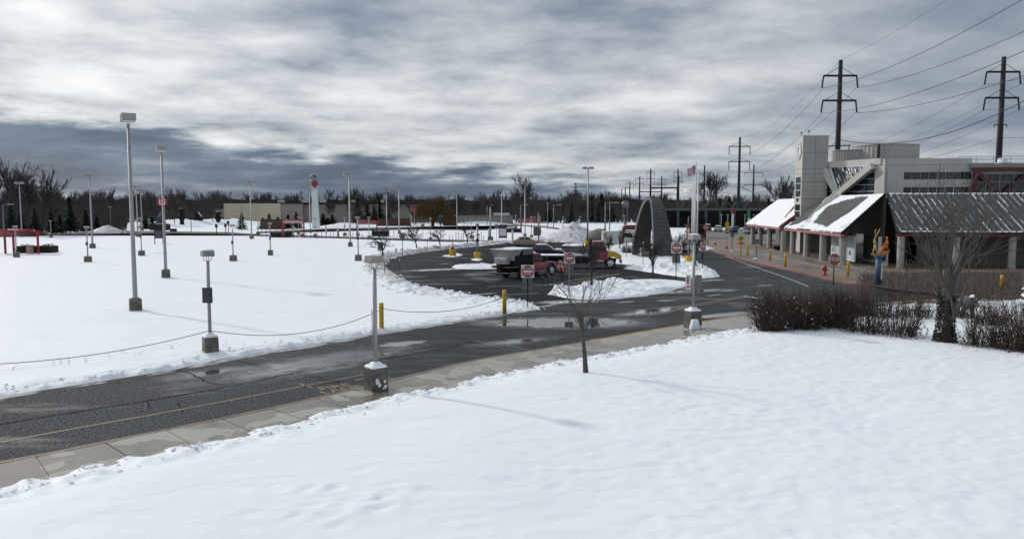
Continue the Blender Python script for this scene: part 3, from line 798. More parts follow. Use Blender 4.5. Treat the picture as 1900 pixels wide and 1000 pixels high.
# --- west canopy
E0, E1, YL = (-0.5, -0.7, 3.42), (-0.5, 22.0, 3.42), 22.0
RZ, RX = 7.45, 4.95
RK = (RX, 3.0, RZ)
def roof_z(x): return 3.42 + (x+0.5)*(RZ-3.42)/(RX+0.5)
def roofslab(name, pts, m, th=0.14, parent=st):
    a, b, c = Vector(pts[0]), Vector(pts[1]), Vector(pts[2]); n = (b-a).cross(c-a).normalized()
    if n.z < 0: n = -n
    return MB().slab(pts, -n*th).build(name, m, parent, fix=True), n
rf, nW = roofslab('canopy_roof', [(-0.5,-0.7,3.42),(-0.5,22.0,3.42),(RX,22.0,RZ),(RX,3.0,RZ)], M['roof'])
u_ = Vector((0,1,0)); v_ = Vector((RX+0.5,0,RZ-3.42)).normalized(); SLW = Vector((RX+0.5,0,RZ-3.42)).length
mb = MB()
for i in range(150):                     # fine standing ribs
    y = -0.55 + i*0.30
    if y > 21.9: break
    t0 = 0.0
    x0 = -0.5; x1 = RX
    if y < 3.0: x1 = -0.5 + (y+0.7)/3.7*(RX+0.5)
    if x1 < x0+0.2: continue
    mb.bar((x0,y,roof_z(x0)+0.02),(x1,y,roof_z(x1)+0.02),0.06,0.07)
rb = mb.build('roof_ribs', M['rooftan'], rf); rb['kind'] = 'stuff'
def roofhit(px, py):
    q_ = SL(HIT(px, py, SW(-0.5, 0, 3.42), (XA*nW.x+YA*nW.y+Vector((0,0,nW.z)))))
    return (q_.y, (q_.x+0.5)/v_.x)
BAREA = [roofhit(*p) for p in ((1511,414),(1536,421),(1578,394),(1612,366),(1590,368),(1560,375),(1537,383),(1524,396))]
BAREB = [roofhit(*p) for p in ((1462,420),(1522,362),(1531,365),(1525,379),(1506,402),(1482,416))]
def wsnow(x, y, d):                      # x along the eave, y up the slope
    n = fbm(x*0.35, y*0.5, 4, 7); n2 = fbm(x*2.2, y*2.2, 3, 8)
    w = (fbm(x*0.9, y*0.9, 3, 17)-0.5)*0.35+(fbm(x*4.5, y*0.7, 2, 18)-0.5)*0.5
    bare = np.maximum(sstep(sdist(x, y, BAREA)+w, -0.25, 0.35), sstep(sdist(x, y, BAREB)+w*0.5, -0.15, 0.3))
    return 0.075 - 0.22*bare + (n-0.5)*0.10 + (n2-0.5)*0.07 - 0.10*(1-sstep(d, 0, 0.12)) - 0.5*(d < 0)
field('roof_snow', M['snow'], [(-0.65,0.0),(21.9,0.0),(21.9,SLW),(3.1,SLW)], 0.11, wsnow, rf, ((-0.5,0,3.42+0.0),u_,v_,nW), drop=-0.02, kind=None)
MB().bar((-0.55,-0.75,3.36),(RX,2.95,RZ-0.06),0.10,0.22).build('rake_trim', M['black'], rf)
# glazed dormer in the roof valley
dp = [(2.4,16.6,roof_z(2.4)+0.05),(4.6,18.6,roof_z(4.6)+0.05),(3.0,20.2,roof_z(3.0)+0.05)]
dm = MB(); ap = Vector((4.5,18.2,roof_z(4.4)+0.95)); lo = [Vector((4.9,16.6,roof_z(4.9))),Vector((1.2,17.6,roof_z(1.2)+0.02)),Vector((4.9,20.0,roof_z(4.9)))]
dm.add([ap,lo[0],lo[1],lo[2]],[(0,1,2),(0,2,3),(1,3,2)]); dm.build('dormer', M['rooftan'], rf, fix=True)
fr = MB(); fr.bar(ap,lo[1],0.09).bar(ap,lo[0],0.09).bar(ap,lo[2],0.09); fr.build('dormer_trim', M['offwhite'], rf)
# fascia beams: between columns
for y0, y1 in ((-0.6,7.0),(7.1,13.3),(13.5,19.5),(19.7,22.0)):
    MB().box(-0.52,-0.18,y0,y1,3.02,3.30).build('fascia', mat('fascia_red', (0.40,0.15,0.145), 0.5, var=0.15, vs=2) if 'fascia_red' not in bpy.data.materials else bpy.data.materials['fascia_red'], st)
FR = bpy.data.materials['fascia_red']
MB().box(-0.17,0.2,-0.6,22.0,3.02,3.28).build('eave_beam', M['red_dark'], st)
# --- right wing canopy, faces the camera
WE, WEz, WR, WRz = -3.7, 3.62, 3.05, 7.42
wf, nR = roofslab('canopy_roof', [(3.7,WE,WEz),(34.0,WE,WEz),(34.0,WR,WRz),(RX+0.25,WR,WRz)], M['roof2'])
u2 = Vector((1,0,0)); v2 = Vector((0,WR-WE,WRz-WEz)).normalized(); SR = Vector((0,WR-WE,WRz-WEz)).length
mb = MB(); k = 0
sp = 0.62
lanes = []
for i in range(49):
    x = 4.0 + i*sp
    t0 = 0.0
    a = Vector((x, WE, WEz)) + nR*0.04; b = Vector((max(x, RX+0.3 if x < RX+0.3 else x), WR, WRz)) + nR*0.04
    if x < 5.3:   # clipped by the rake
        t = (x-3.7)/(RX+0.25-3.7); b = Vector((x, WE+(WR-WE)*t, WEz+(WRz-WEz)*t)) + nR*0.04
    r_ = MB().bar(a, b, 0.11, 0.12, up=tuple(nR)).build('roof_rib', M['roof2'], wf)
q = random.Random(4); mb = MB()
for i in range(49):
    x = 4.0 + i*sp + 0.06; y = 0.0
    while y < SR-0.2:                    # broken runs of snow caught beside each rib
        L = q.uniform(0.8, 4.0); w = q.uniform(0.06, 0.23)*(1.0 if q.random() > 0.25 else 0.4); gap = q.uniform(0.02, 0.35) + (0.5 if q.random() < .12 else 0)
        y1 = min(SR, y+L)
        if x + w < 3.7 + (RX+.25-3.7)*(y/SR) : y = y1+gap; continue
        segs = max(2, int((y1-y)/0.25)); pts = []
        ws = [w*q.uniform(0.5, 1.25) for _ in range(segs+1)]; ws[0] *= .3; ws[-1] *= .3
        for j in range(segs):
            ya, yb = y+(y1-y)*j/segs, y+(y1-y)*(j+1)/segs
            o_ = Vector((0, WE, WEz))
            p = [o_+u2*x+v2*ya, o_+u2*(x+ws[j])+v2*ya, o_+u2*(x+ws[j+1])+v2*yb, o_+u2*x+v2*yb]
            mb.hexa([c+nR*0.004 for c in p]+[c+nR*0.05 for c in p])
        y = y1+gap
    mb.hexa([Vector((x-.06,WE,WEz))+v2*0.0+nR*.004, Vector((x+.56,WE,WEz))+nR*.004, Vector((x+.56,WE,WEz))+v2*q.uniform(.1,.28)+nR*.004, Vector((x-.06,WE,WEz))+v2*q.uniform(.1,.3)+nR*.004]+
            [Vector((x-.06,WE,WEz))+nR*.06, Vector((x+.56,WE,WEz))+nR*.06, Vector((x+.56,WE,WEz))+v2*.15+nR*.06, Vector((x-.06,WE,WEz))+v2*.15+nR*.06])
mb.hexa([Vector((RX+.3,WR,WRz))-v2*.2+nR*.01, Vector((34,WR,WRz))-v2*.2+nR*.01, Vector((34,WR,WRz))+nR*.01, Vector((RX+.3,WR,WRz))+nR*.01,
         Vector((RX+.3,WR,WRz))-v2*.16+nR*.09, Vector((34,WR,WRz))-v2*.16+nR*.09, Vector((34,WR,WRz))+nR*.09, Vector((RX+.3,WR,WRz))+nR*.09])
sn = mb.build('roof_snow', M['snow'], wf); sn['kind'] = 'stuff'
MB().box(3.75,34,WE+0.12,WE+0.35,WEz-0.40,WEz-0.16).build('eave_beam', M['red_dark'], st)
MB().bar((3.66,WE-.03,WEz-.03),(RX+.2,WR,WRz-.03),0.08,0.2).build('rake_trim', M['black'], wf)
for x in (4.3, 9.4, 14.5, 19.6, 24.7): column(x, -3.2, 3.1, 0.33)
MB().lathe([(0.62,0),(0.62,7.0)], 20, (6.6, 2.6, 0.12)).build('corner_column', M['wall_shade'], st, True)
# walls under the canopies, with indoor shade put into their dark colours
MB().box(4.9,5.15,3.4,22.2,0.12,RZ-0.2).build('inner_wall', M['wall_shade'], st)
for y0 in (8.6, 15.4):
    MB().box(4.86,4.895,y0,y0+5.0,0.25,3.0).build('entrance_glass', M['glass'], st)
MB().box(7.4,22.5,0.6,0.85,0.12,3.9).build('inner_wall', M['wall_shade'], st)
MB().box(24.6,34,0.6,0.85,0.12,3.9).build('inner_wall', M['wall_shade'], st)
MB().box(5.16,9.0,3.05,3.3,0.12,7.0).build('inner_wall', M['black'], st)
dd = MB().box(21.3,22.3,0.52,0.595,0.12,2.4).build('door', mat('rust', (0.30,0.06,0.02), 0.5), st)
for x in (8.6, 12.4, 16.2):
    MB().box(x,x+0.06,0.57,0.60,0.12,3.8).build('wall_joint', M['joint'], st)
# poster wall between the columns
pw = MB().box(1.6,1.72,1.6,9.4,0.35,3.0).build('poster_wall', M['white'], st)
q = random.Random(8)
for i in range(4):
    y0 = 1.75+i*1.9
    pp = MB().box(1.555,1.6,y0,y0+1.72,0.5,2.9).build('poster', mat('poster', (0.60,0.66,0.70), 0.4, var=0.1, vs=1) if 'poster' not in bpy.data.materials else bpy.data.materials['poster'], st)
    mb = MB()
    for j in range(6): mb.box(1.545,1.553,y0+.25,y0+.25+q.uniform(.7,1.2),2.72-j*.11,2.76-j*.11)
    for j in range(2):
        c = y0+q.uniform(.4,1.3); h = q.uniform(.4,.85)
        mb.slab([(1.545,c-.16,1.0),(1.545,c+.16,1.0),(1.545,c+.11,1.0+h*.7),(1.545,c,1.0+h),(1.545,c-.12,1.0+h*.65)],(0.008,0,0))
    mb.build('print', M['cargrey'], pp)
# information booth glass on the corner
MB().box(3.0,3.1,-1.2,3.0,0.4,3.1).build('booth_glass', M['glass_g'], st)
MB().box(2.9,3.2,-1.3,-1.2,0.12,3.1).build('booth_post', M['offwhite'], st)
MB().box(3.1,3.9,-1.25,-1.15,0.12,1.6).build('booth_panel', M['offwhite'], st)
MB().box(3.2,3.6,-1.45,-1.26,0.7,1.5).build('notice_box', M['black'], st)
# --- far canopy
ff, nF = roofslab('canopy_roof', [(-0.4,25.0,3.42),(-0.4,47.0,3.42),(4.6,47.0,7.3),(4.6,25.0,7.3)], M['roof'])
vF = Vector((5.0,0,3.88)).normalized(); SF = Vector((5.0,0,3.88)).length
field('roof_snow', M['snow'], [(25.0,0),(47.0,0),(47.0,SF),(25.0,SF)], 0.16, lambda x,y,d: 0.09+(fbm(x*0.8,y*0.8,4,19)-0.5)*0.14-np.maximum(0,np.sin(y*5.2)*np.sin(x*7.0))*0.06*sstep(x,25,40)-0.08*(1-sstep(d,0,.15))-0.5*(d < 0), ff, ((-0.4,0,3.42),u_,vF,nF), drop=-0.02, kind=None)
MB().box(-0.44,-0.16,25.0,47.0,3.0,3.3).build('fascia', FR, st)
MB().bar((-0.45,24.95,3.36),(4.6,24.95,7.26),0.12,0.26).build('rake_trim', M['red'], ff)
MB().bar((0.9,27.6,4.5),(4.6,33.0,7.55),0.10,0.30).build('roof_divider', M['red'], ff)
MB().box(4.3,4.6,25.2,47,0.12,7.0).build('inner_wall', M['wall_shade'], st)
mb = MB()                                     # bench and bin under the far canopy
MB().box(-0.1,0.5,27.6,29.6,0.55,0.62).build('bench_top', M['black'], st)
for y in (27.7, 29.5): MB().box(-0.05,0.45,y-.03,y+.03,0.12,0.55).build('bench_leg', M['black'], st)
# --- clock tower
TX0, TX1, TY0, TY1, TZ = 1.6, 4.75, 22.3, 25.6, 15.2
tw = MB().box(TX0,TX1,TY0,TY1,0.1,TZ).build('tower', M['joint'], st)
TJ = [0.13, 2.5, 3.7, 4.9, 6.0, 7.1, 8.2, 9.3, 10.4, 11.0, 13.1, TZ]
XM, YM = (TX0+TX1)/2, (TY0+TY1)/2
for za, zb_ in zip(TJ[:-1], TJ[1:]):         # cladding panels with open joints
    za, zb_ = za+.022, zb_-.022
    for x0, x1 in ((TX0, XM-.022), (XM+.022, TX1)):
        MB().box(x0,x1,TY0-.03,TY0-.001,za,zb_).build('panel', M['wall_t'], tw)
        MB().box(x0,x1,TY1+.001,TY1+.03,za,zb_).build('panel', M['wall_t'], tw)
    MB().box(TX0-.03,TX0-.001,TY0-.03,TY1+.03,za,zb_).build('panel', M['wall'], tw)  # west panels in a paler colour that stands in for sunlight
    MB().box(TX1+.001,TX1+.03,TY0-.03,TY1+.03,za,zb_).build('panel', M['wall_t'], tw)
MB().box(TX0-.05,TX1+.05,TY0-.05,TY1+.05,TZ,TZ+.10).build('coping', M['wall'], tw)
hitT, _ = wallplane((TX0, TY0), (TX0, TY1))
def tw_window(py0, py1, n):
    a, b = hitT(1477, py0).z, hitT(1477, py1).z
    f = MB().box(TX0-.05,TX0,TY0+.3,TY1-.5,b,a).build('window', M['offwhite'], st)
    h = (a-b)/n
    for i in range(n): MB().box(TX0-.075,TX0-.05,TY0+.4,TY1-.6,b+h*i+.07,b+h*(i+1)-.05).build('pane', M['glass_g'], f)
tw_window(329, 366, 3); tw_window(379, 417, 3)
sg = MB().box(TX0-.06,TX0,TY0+1.1,TY1-1.0,8.55-1.75,8.55-1.35).build('sign', M['black'], st)
zc_ = hitT(1477, 283).z; yc_ = (TY0+TY1)/2 - 0.1
ck = MB().lathe([(1.14,0),(1.14,0.10)], 40, (TX0-.10,yc_,zc_), axis='x').build('clock', M['pole_d'], st, fix=True)
MB().lathe([(1.10,0),(1.10,0.02)], 40, (TX0-.125,yc_,zc_), axis='x').build('clock_face', M['white'], ck, fix=True)
mb = MB()
for i in range(12):
    a = i*math.pi/6
    mb.lathe([(0.10,0),(0.10,0.03)], 10, (TX0-.155,yc_+.9*math.sin(a),zc_+.9*math.cos(a)), axis='x')
mb.build('hour_marks', M['cargrey'], ck, fix=True)
MB().bar((TX0-.16,yc_,zc_),(TX0-.16,yc_+.12,zc_+.55),.09,.03).bar((TX0-.18,yc_,zc_),(TX0-.18,yc_-.1,zc_-.75),.07,.03).build('clock_hands', M['red_dark'], ck)
for x, y in ((2.0, 24.6), (2.4, 22.6)):
    c = MB().tube([(x,y,TZ+.1),(x,y,TZ+.65),(x-.1,y-.15,TZ+.75)],.035,6).lathe([(0.02,-.16),(.12,-.1),(.13,.02),(.05,.12)],10,(x-.14,y-.25,TZ+.66)).build('camera_mast', M['pole_d'], st)
# --- main block: chamfered glazed gable and banded wing
D0, D1, B1 = (4.78, 23.9), (9.1, 14.0), (18.2, 12.7)
WT = 11.7
def thick(a, b, z0, z1, th=0.4, name='wall', m=None, parent=st):
    A, B = Vector((a[0],a[1],0)), Vector((b[0],b[1],0)); d = (B-A).normalized(); n = Vector((-d.y,d.x,0))*th
    return MB().hexa([A+Vector((0,0,z0)),B+Vector((0,0,z0)),B+n+Vector((0,0,z0)),A+n+Vector((0,0,z0)),A+Vector((0,0,z1)),B+Vector((0,0,z1)),B+n+Vector((0,0,z1)),A+n+Vector((0,0,z1))]).build(name, m or M['wall'], parent, fix=True)
thick(D0, D1, 10.15, WT); thick(D0, D1, 0.1, 10.15, 0.4, 'glazed_wall', M['glass_g'])
hd, nD = wallplane(D0, D1)
if nD.dot(Vector((-1,-1,0))) < 0: nD = -nD
def onD(px, py, out=0.0): return hd(px, py) + nD*out
# white mullions of the gable glazing
for py0, py1, xa, xb in ((356,356,1524,1641),(344,344,1524,1641),(333,333,1524,1641),(366,366,1524,1641)):
    MB().bar(onD(xa,py0,.05), onD(xb,py1-1,.05), .07, .09).build('mullion', M['offwhite'], st)
for px in (1535, 1547, 1592, 1608, 1622):
    MB().bar(onD(px,322,.05), onD(px,372,.05), .05, .07).build('mullion', M['steel_d'], st)
apx = onD(1566, 363, .75)
tl, tr = onD(1537, 312, .75), onD(1629, 308, .75)
def beam(a, b, w, d_, m, name='gable_beam'):
    return MB().bar(a, b, w, d_, up=tuple(nD)).build(name, m, st)
beam(tl, apx, 0.75, 0.7, M['wall']); beam(tr, apx+Vector((0,0,.25)), 0.75, 0.7, M['wall'])
beam(onD(1528,309,.25)+Vector((0,0,.15)), onD(1640,303,.25)+Vector((0,0,.2)), 0.75, .5, M['wall'], 'gable_header')
thick((9.05,14.0),(8.45,15.4),0.1,WT,.3,'wall'); 
# ribbed inverted-triangle skylight between the beams, leaning back
ta, tb, tcn = onD(1543, 311, .3), onD(1621, 308, .3), onD(1568, 360, .95)
sk_, nS = roofslab('skylight_roof', [ta, tb, tcn], M['roof'], .08)
if nS.dot(nD) < 0: nS = -nS
mb = MB(); ms = MB(); q = random.Random(2)
for i in range(1, 14):
    t = i/14
    top = ta.lerp(tb, t)
    bot = (ta.lerp(tcn, t/0.32) if t < 0.32 else tcn.lerp(tb, (t-0.32)/0.68))
    # ribs run parallel to the left beam
    down = (tcn-ta)
    k = (1-t)
    e = top + (tcn-ta)*k
    e = top.lerp(e, 0.97)
    mb.bar(top+nS*.05, e+nS*.05, .06, .1, up=tuple(nS))
    w = (tb-ta)/14*0.5
    y0 = 0.0
    while y0 < 0.9:
        L = q.uniform(.06,.3); y1 = min(.95, y0+L)
        if q.random() < 0.75 - 0.5*y0:
            a, b = top.lerp(e, y0)+nS*.012, top.lerp(e, y1)+nS*.012
            ww = w*q.uniform(.3,1.3)
            ms.hexa([a, a+ww, b+ww, b, a+nS*.05, a+ww+nS*.05, b+ww+nS*.05, b+nS*.05])
        y0 = y1+q.uniform(0,.12)
ms.bar(ta+nS*.08, tb+nS*.08, .22, .12)
ms.bar(ta.lerp(tb,.02)+nS*.08, tcn+nS*.1, .16, .1); ms.bar(tb+nS*.1, tcn+nS*.12, .2, .1)
mb.build('skylight_ribs', M['steel_d'], sk_); o = ms.build('skylight_snow', M['snow'], sk_); o['kind'] = 'stuff'
# banded wing with two window strips, bowed gently
hb, nB = wallplane(D1, B1)
if nB.y > 0: nB = -nB
ws0, ws1 = hb(1735,319.5).z, hb(1735,333).z; ws2, ws3 = hb(1735,347.5).z, hb(1735,359).z
NB = 10; pts = []
for i in range(NB+1):
    t = i/NB; bow = 0.9*(t*t)*0.9
    pts.append((D1[0]+(B1[0]-D1[0])*t, D1[1]+(B1[1]-D1[1])*t+bow-0.3*t))
for i in range(NB):
    a, b = pts[i], pts[i+1]
    thick(a, b, ws0, WT, .35)
    thick(a, b, ws2, ws1, .35)
    thick(a, b, 0.1, ws3, .35)
    if i >= 2:
        for z0, z1 in ((ws1, ws0), (ws3, ws2)):
            A, B = Vector((*a,0)), Vector((*b,0)); d = (B-A).normalized()*.04; n = Vector((-d.y,d.x,0)).normalized()*.14
            p = [A+d+n, B-d+n]
            MB().hexa([p[0]+Vector((0,0,z0)),p[1]+Vector((0,0,z0)),p[1]+n*.4+Vector((0,0,z0)),p[0]+n*.4+Vector((0,0,z0)),p[0]+Vector((0,0,z1)),p[1]+Vector((0,0,z1)),p[1]+n*.4+Vector((0,0,z1)),p[0]+n*.4+Vector((0,0,z1))]).build('window', M['glass_g'], st, fix=True)
            MB().bar(A+n*.3+Vector((0,0,z0)), A+n*.3+Vector((0,0,z1)), .07,.07).build('mullion', M['steel_d'], st)
    else:
        thick(a, b, ws1, ws0, .3); thick(a, b, ws3, ws2, .3)
mb = MB()
for z in (WT-.75,):
    for i in range(NB): 
        A, B = Vector((*pts[i],z)), Vector((*pts[i+1],z)); mb.bar(A, B, .02, .03)
mb.build('wall_joints', M['joint'], st)
MB().prism([(4.9,24),(9.15,14.3),*[(p[0],p[1]+.3) for p in pts[1:]],(18.5,30),(4.9,30)], 11.3, WT-.05).build('roof_deck', M['rooftan'], st, fix=True)
# roof plant: two ribbed drums
def drum(cx, cy, r, z0, z1):
    n = 96; mb = MB(); prof = []
    for k in range(n):
        a = 2*math.pi*k/n; rr = r + (0.09 if k % 2 else 0.0); prof.append((cx+rr*math.cos(a), cy+rr*math.sin(a)))
    mb.prism(prof, z0, z1); d = mb.build('roof_drum', M['drum'], st, fix=True)
    MB().lathe([(r+.12,z1),(r+.12,z1+.10)], 64, (cx,cy,0)).build('drum_rim', M['drum'], d, True)
    a = math.atan2(-cy-77, -cx-34)
    return d
P = SL(AT(1641, 297, 101)); zt = AT(1641, 268, 97).z
d1 = drum(P.x, P.y, 4.0, WT-.3, zt)
a_ = SL(AT(1630, 280, 97.2)); MB().box(a_.x-.09,a_.x+.09,P.y-4.3,P.y-3.9,WT,zt).build('drum_seam', M['black'], d1)
P2 = SL(AT(1580, 297, 102)); drum(P2.x, P2.y, 2.4, WT-.3, AT(1580, 279, 100).z)
P3 = SL(AT(1712, 297, 98)); MB().lathe([(1.7,WT-.1),(1.7,WT+.25),(1.3,WT+.55),(.2,WT+.6)], 20, (P3.x,P3.y,0)).build('roof_vent', M['offwhite'], st, True)
# link bridge with red truss
br = thing('footbridge', 'enclosed glazed footbridge with red steel truss running off right from the station roofline', 'bridge', SW(18.2, 12.6), SRZ)
yb = 0.0
zt0, zt1 = AT(1850,303.5,88.0).z, AT(1850,311.5,88.0).z
zc0, zc1 = AT(1850,312,88.0).z, AT(1850,317.5,88.0).z
zb = AT(1850,358,88.0).z
MB().box(-0.3,24,0.0,4.0,zt1,zt0).build('roof_slab', M['rooftan'], br)
MB().box(-0.1,24,-0.25,0.15,zc1,zc0-.02).build('top_chord', M['red_dark'], br)
MB().box(-0.1,24,-0.25,0.15,zb-.6,zb-.15).build('bottom_chord', M['red_dark'], br)
MB().box(-0.1,0.30,-0.27,0.12,zb-.2,zc1).build('truss_post', M['red_dark'], br)
for i in range(8):
    x = 0.3+i*3.05
    MB().bar((x if i % 2 == 0 else x+2.9, -.05, zc1),(x+2.9 if i % 2 == 0 else x, -.05, zb-.2),.20,.22).build('truss_diagonal', M['red_dark'], br)
for i in range(16):
    x = 0.05+i*1.52
    MB().box(x+.05,x+1.47,0.62,0.68,zb-.2,zc1-.35).build('pane', M['glass_g'], br)
    MB().box(x-.04,x+.05,0.55,0.7,zb-.2,zc1-.3).build('mullion', M['pole'], br)
MB().box(0,24,0.55,0.7,(zb+zc1)/2-.04,(zb+zc1)/2+.03).build('transom', M['pole'], br)
MB().box(0,24,0.5,0.9,zc1-.36,zc1-.02).build('lintel', M['wall'], br)
MB().box(0,24,0.69,3.9,zb-.7,zb-.3).build('deck', M['wall_shade'], br)
MB().box(0,24,3.7,3.9,zb-.3,zt1).build('back_wall', M['wall_shade'], br)
rl = MB(); zr = zt0
for i in range(13):
    rl.tube([(-1.2+i*1.9,1.2,zr),(-1.2+i*1.9,1.2,zr+.85)],.03,5)
rl.tube([(-1.2,1.2,zr+.85),(23,1.2,zr+.85)],.03,5).tube([(-1.2,1.2,zr+.5),(23,1.2,zr+.5)],.025,5).tube([(-1.2,1.2,zr+.15),(23,1.2,zr+.15)],.02,5)
rl.build('railing', M['pole_d'], br)
MB().lathe([(.75,zr),(.75,zr+.16),(.5,zr+.18),(.5,zr+.62),(.42,zr+.68)],18,(4.0,2.0,0)).build('roof_vent', M['white'], br, True)

# ================================================================== ARCH
M['arch_in_shade'] = mat('arch_in_shade', (0.035,0.034,0.034), 0.8)  # inner face of the arch, its shade painted in as a darker colour
AO = G(1233, 478)
ar = thing('arch_sculpture', 'tall dark grey parabolic arch sculpture with shingled outer face beside the loop', 'arch', (AO.x, AO.y, 0), 0)
H_ = 7.35; S2 = 14.2
def arc(t):                              # t 0..1 from near foot over the crown to the far foot
    u = 2*t-1
    return Vector((-0.55*t, S2*t, H_*(1-abs(u)**2.3)))
def width(t): u = abs(2*t-1); return 1.0 + 1.5*u**1.3
def thickn(t): u = abs(2*t-1); return 0.38+0.55*u
N = 46; o_l, o_r, i_l, i_r = [], [], [], []
for i in range(N+1):
    t = i/N; p = arc(t); d = (arc(min(1,t+.01))-arc(max(0,t-.01))).normalized(); n = d.cross(Vector((1,0,0))); n = -n if n.z < 0 and abs(2*t-1) < .95 else n
    if (p+n-Vector((0,S2/2,0))).length < (p-n-Vector((0,S2/2,0))).length: n = -n
    w, th = width(t)/2, thickn(t)
    o_l.append(p+Vector((-w,0,0))); o_r.append(p+Vector((w,0,0))); i_l.append(p-n*th+Vector((-w,0,0))); i_r.append(p-n*th+Vector((w,0,0)))
core = MB(); vs = []; fs = []
for i in range(N+1): vs += [o_l[i], o_r[i], i_r[i], i_l[i]]
for i in range(N):
    a, b = 4*i, 4*i+4
    fs += [(a,a+1,b+1,b),(a+1,a+2,b+2,b+1),(a+2,a+3,b+3,b+2),(a+3,a,b,b+3)]
core.add(vs, [f for k_, f in enumerate(fs) if k_ % 4 != 2]); core.add([vs[i] for i in (0,1,2,3,4*N,4*N+1,4*N+2,4*N+3)], [(3,2,1,0),(4,5,6,7)])
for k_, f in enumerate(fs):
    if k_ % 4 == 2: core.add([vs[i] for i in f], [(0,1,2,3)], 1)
core.build('arch_core', [M['arch_f'], M['arch_in_shade']], ar, fix=False)
for i in range(N):                       # overlapping courses of the outer face
    nrm = ((o_l[i+1]-o_l[i]).cross(o_r[i]-o_l[i])).normalized()
    c = arc((i+.5)/N)
    if nrm.dot(c-Vector((0,S2/2,1.5))) < 0: nrm = -nrm
    up_first = i < N/2
    a, b = (.05, .015) if up_first else (.015, .05)
    p = [o_l[i]+Vector((.1,0,0)), o_r[i]-Vector((.02,0,0)), o_r[i+1]-Vector((.02,0,0)), o_l[i+1]+Vector((.1,0,0))]
    MB().hexa([p[0]+nrm*.003,p[1]+nrm*.003,p[2]+nrm*.003,p[3]+nrm*.003,p[0]+nrm*a,p[1]+nrm*a,p[2]+nrm*b,p[3]+nrm*b]).build('course', M['arch_s'], ar, fix=True)
# ================================================================== STREET FURNITURE
def snowcap(mb, w, d, z, h=0.10, n=10):
    mb.lathe([(w*.50,z),(w*.53,z+h*.35),(w*.40,z+h*.8),(w*.12,z+h)], n, (0,0,0))
# ---- tall twin-head lot lamps
def tall_lamp(label, loc, H, rz, head=True, sign=None, plate=False, group='tall twin-headed parking lot lamps'):
    t = thing('tall_lamp', label, 'street lamp', loc, rz, group)
    b = MB().cbox((0,0,.36),(.66,.66,.72),0,.96).build('base', M['conc_block'], t, bevel=.04)
    MB().tube([(0,0,.70),(0,0,.74),(0,0,H-.55)],[.17,.135,.085],10).build('pole', M['pole'], t, True)
    MB().cbox((0,0,.745),(.40,.40,.05)).build('base_plate', M['pole_d'], t)
    for s in (-1, 1):
        h = MB().slab([(s*.14-.36*0+x, y, z) for x, y, z in ((0,-.36,H-.42),(s*.62,-.36,H-.42),(s*.66,-.36,H-.12),(s*.55,-.36,H-.02),(s*.05,-.36,H-.02))],(0,.72,0)).build('lamp_head', M['lampbox'], t, fix=True)
        MB().box(min(s*.2,s*.7),max(s*.2,s*.7),-.28,.28,H-.455,H-.425).build('lens', M['lens'], h)
    MB().box(-.16,.16,-.05,.05,H-.34,H-.2).build('bracket', M['pole_d'], t)
    if sign: row_sign(t, sign, H*.58, rz)
    return t
def row_sign(t, s, z, rz):
    q = MB().box(-.42,.42,-.19,-.16,z-.25,z+.25).build('row_sign', M['sign_r'], t); q.rotation_euler = (0,0,-rz)
    w = MB().box(-.24,.24,-.197,-.191,z-.23,z+.23).build('sign_panel', M['sign_w'], q)
    if s: txt('lettering', s, .48, M['sign_r'], q, face_at(0,-.20,z), .02)
# ---- short lamps with yoke and box head
def walk_lamp(label, loc, H, rz=0, base=(.60,.75), box=None, cap=False, group='short box-headed walkway lamps', m='conc_block', poster=None, detail=True):
    t = thing('walkway_lamp', label, 'street lamp', loc, rz, group)
    bw, bh = base
    b = MB().cbox((0,0,bh/2),(bw,bw,bh),0,.94).build('base', M[m], t, bevel=.03)
    if cap:
        sc_ = MB(); sc_.cbox((0,0,bh+.04),(bw*.98,bw*.98,.09),0,.8).cbox((0,0,bh+.12),(bw*.6,bw*.6,.1),0,.7)
        sc_.build('snow_cap', M['snow'], t, True, bevel=.03)
    MB().tube([(0,0,bh),(0,0,H-.42)],[.072,.066],8).build('pole', M['pole'], t, True)
    y = MB()
    for a in ((0, math.pi/2) if detail else (0,)):
        c, s_ = math.cos(a), math.sin(a)
        pts = [(c*r, s_*r, z) for r, z in ((-.17,H-.2),(-.17,H-.30),(-.13,H-.38),(0,H-.43),(.13,H-.38),(.17,H-.30),(.17,H-.2))]
        y.tube(pts, .014, 5)
    y.build('yoke', M['pole'], t)
    h = MB().cbox((0,0,H-.10),(.46,.46,.22),0,.97).build('lamp_head', M['lampbox'], t, bevel=.012)
    MB().cbox((0,0,H-.213),(.42,.42,.012)).build('lens', M['lens'], h)
    if cap:
        c = MB(); snowcap(c, .46, .46, H+.008, .07, 14); c.build('snow_cap', M['snow'], t, True)
    if box:
        bx = MB().cbox((0,-.10,box),(.20,.14,.36)).build('call_box', M['sign_navy'], t)
    return t
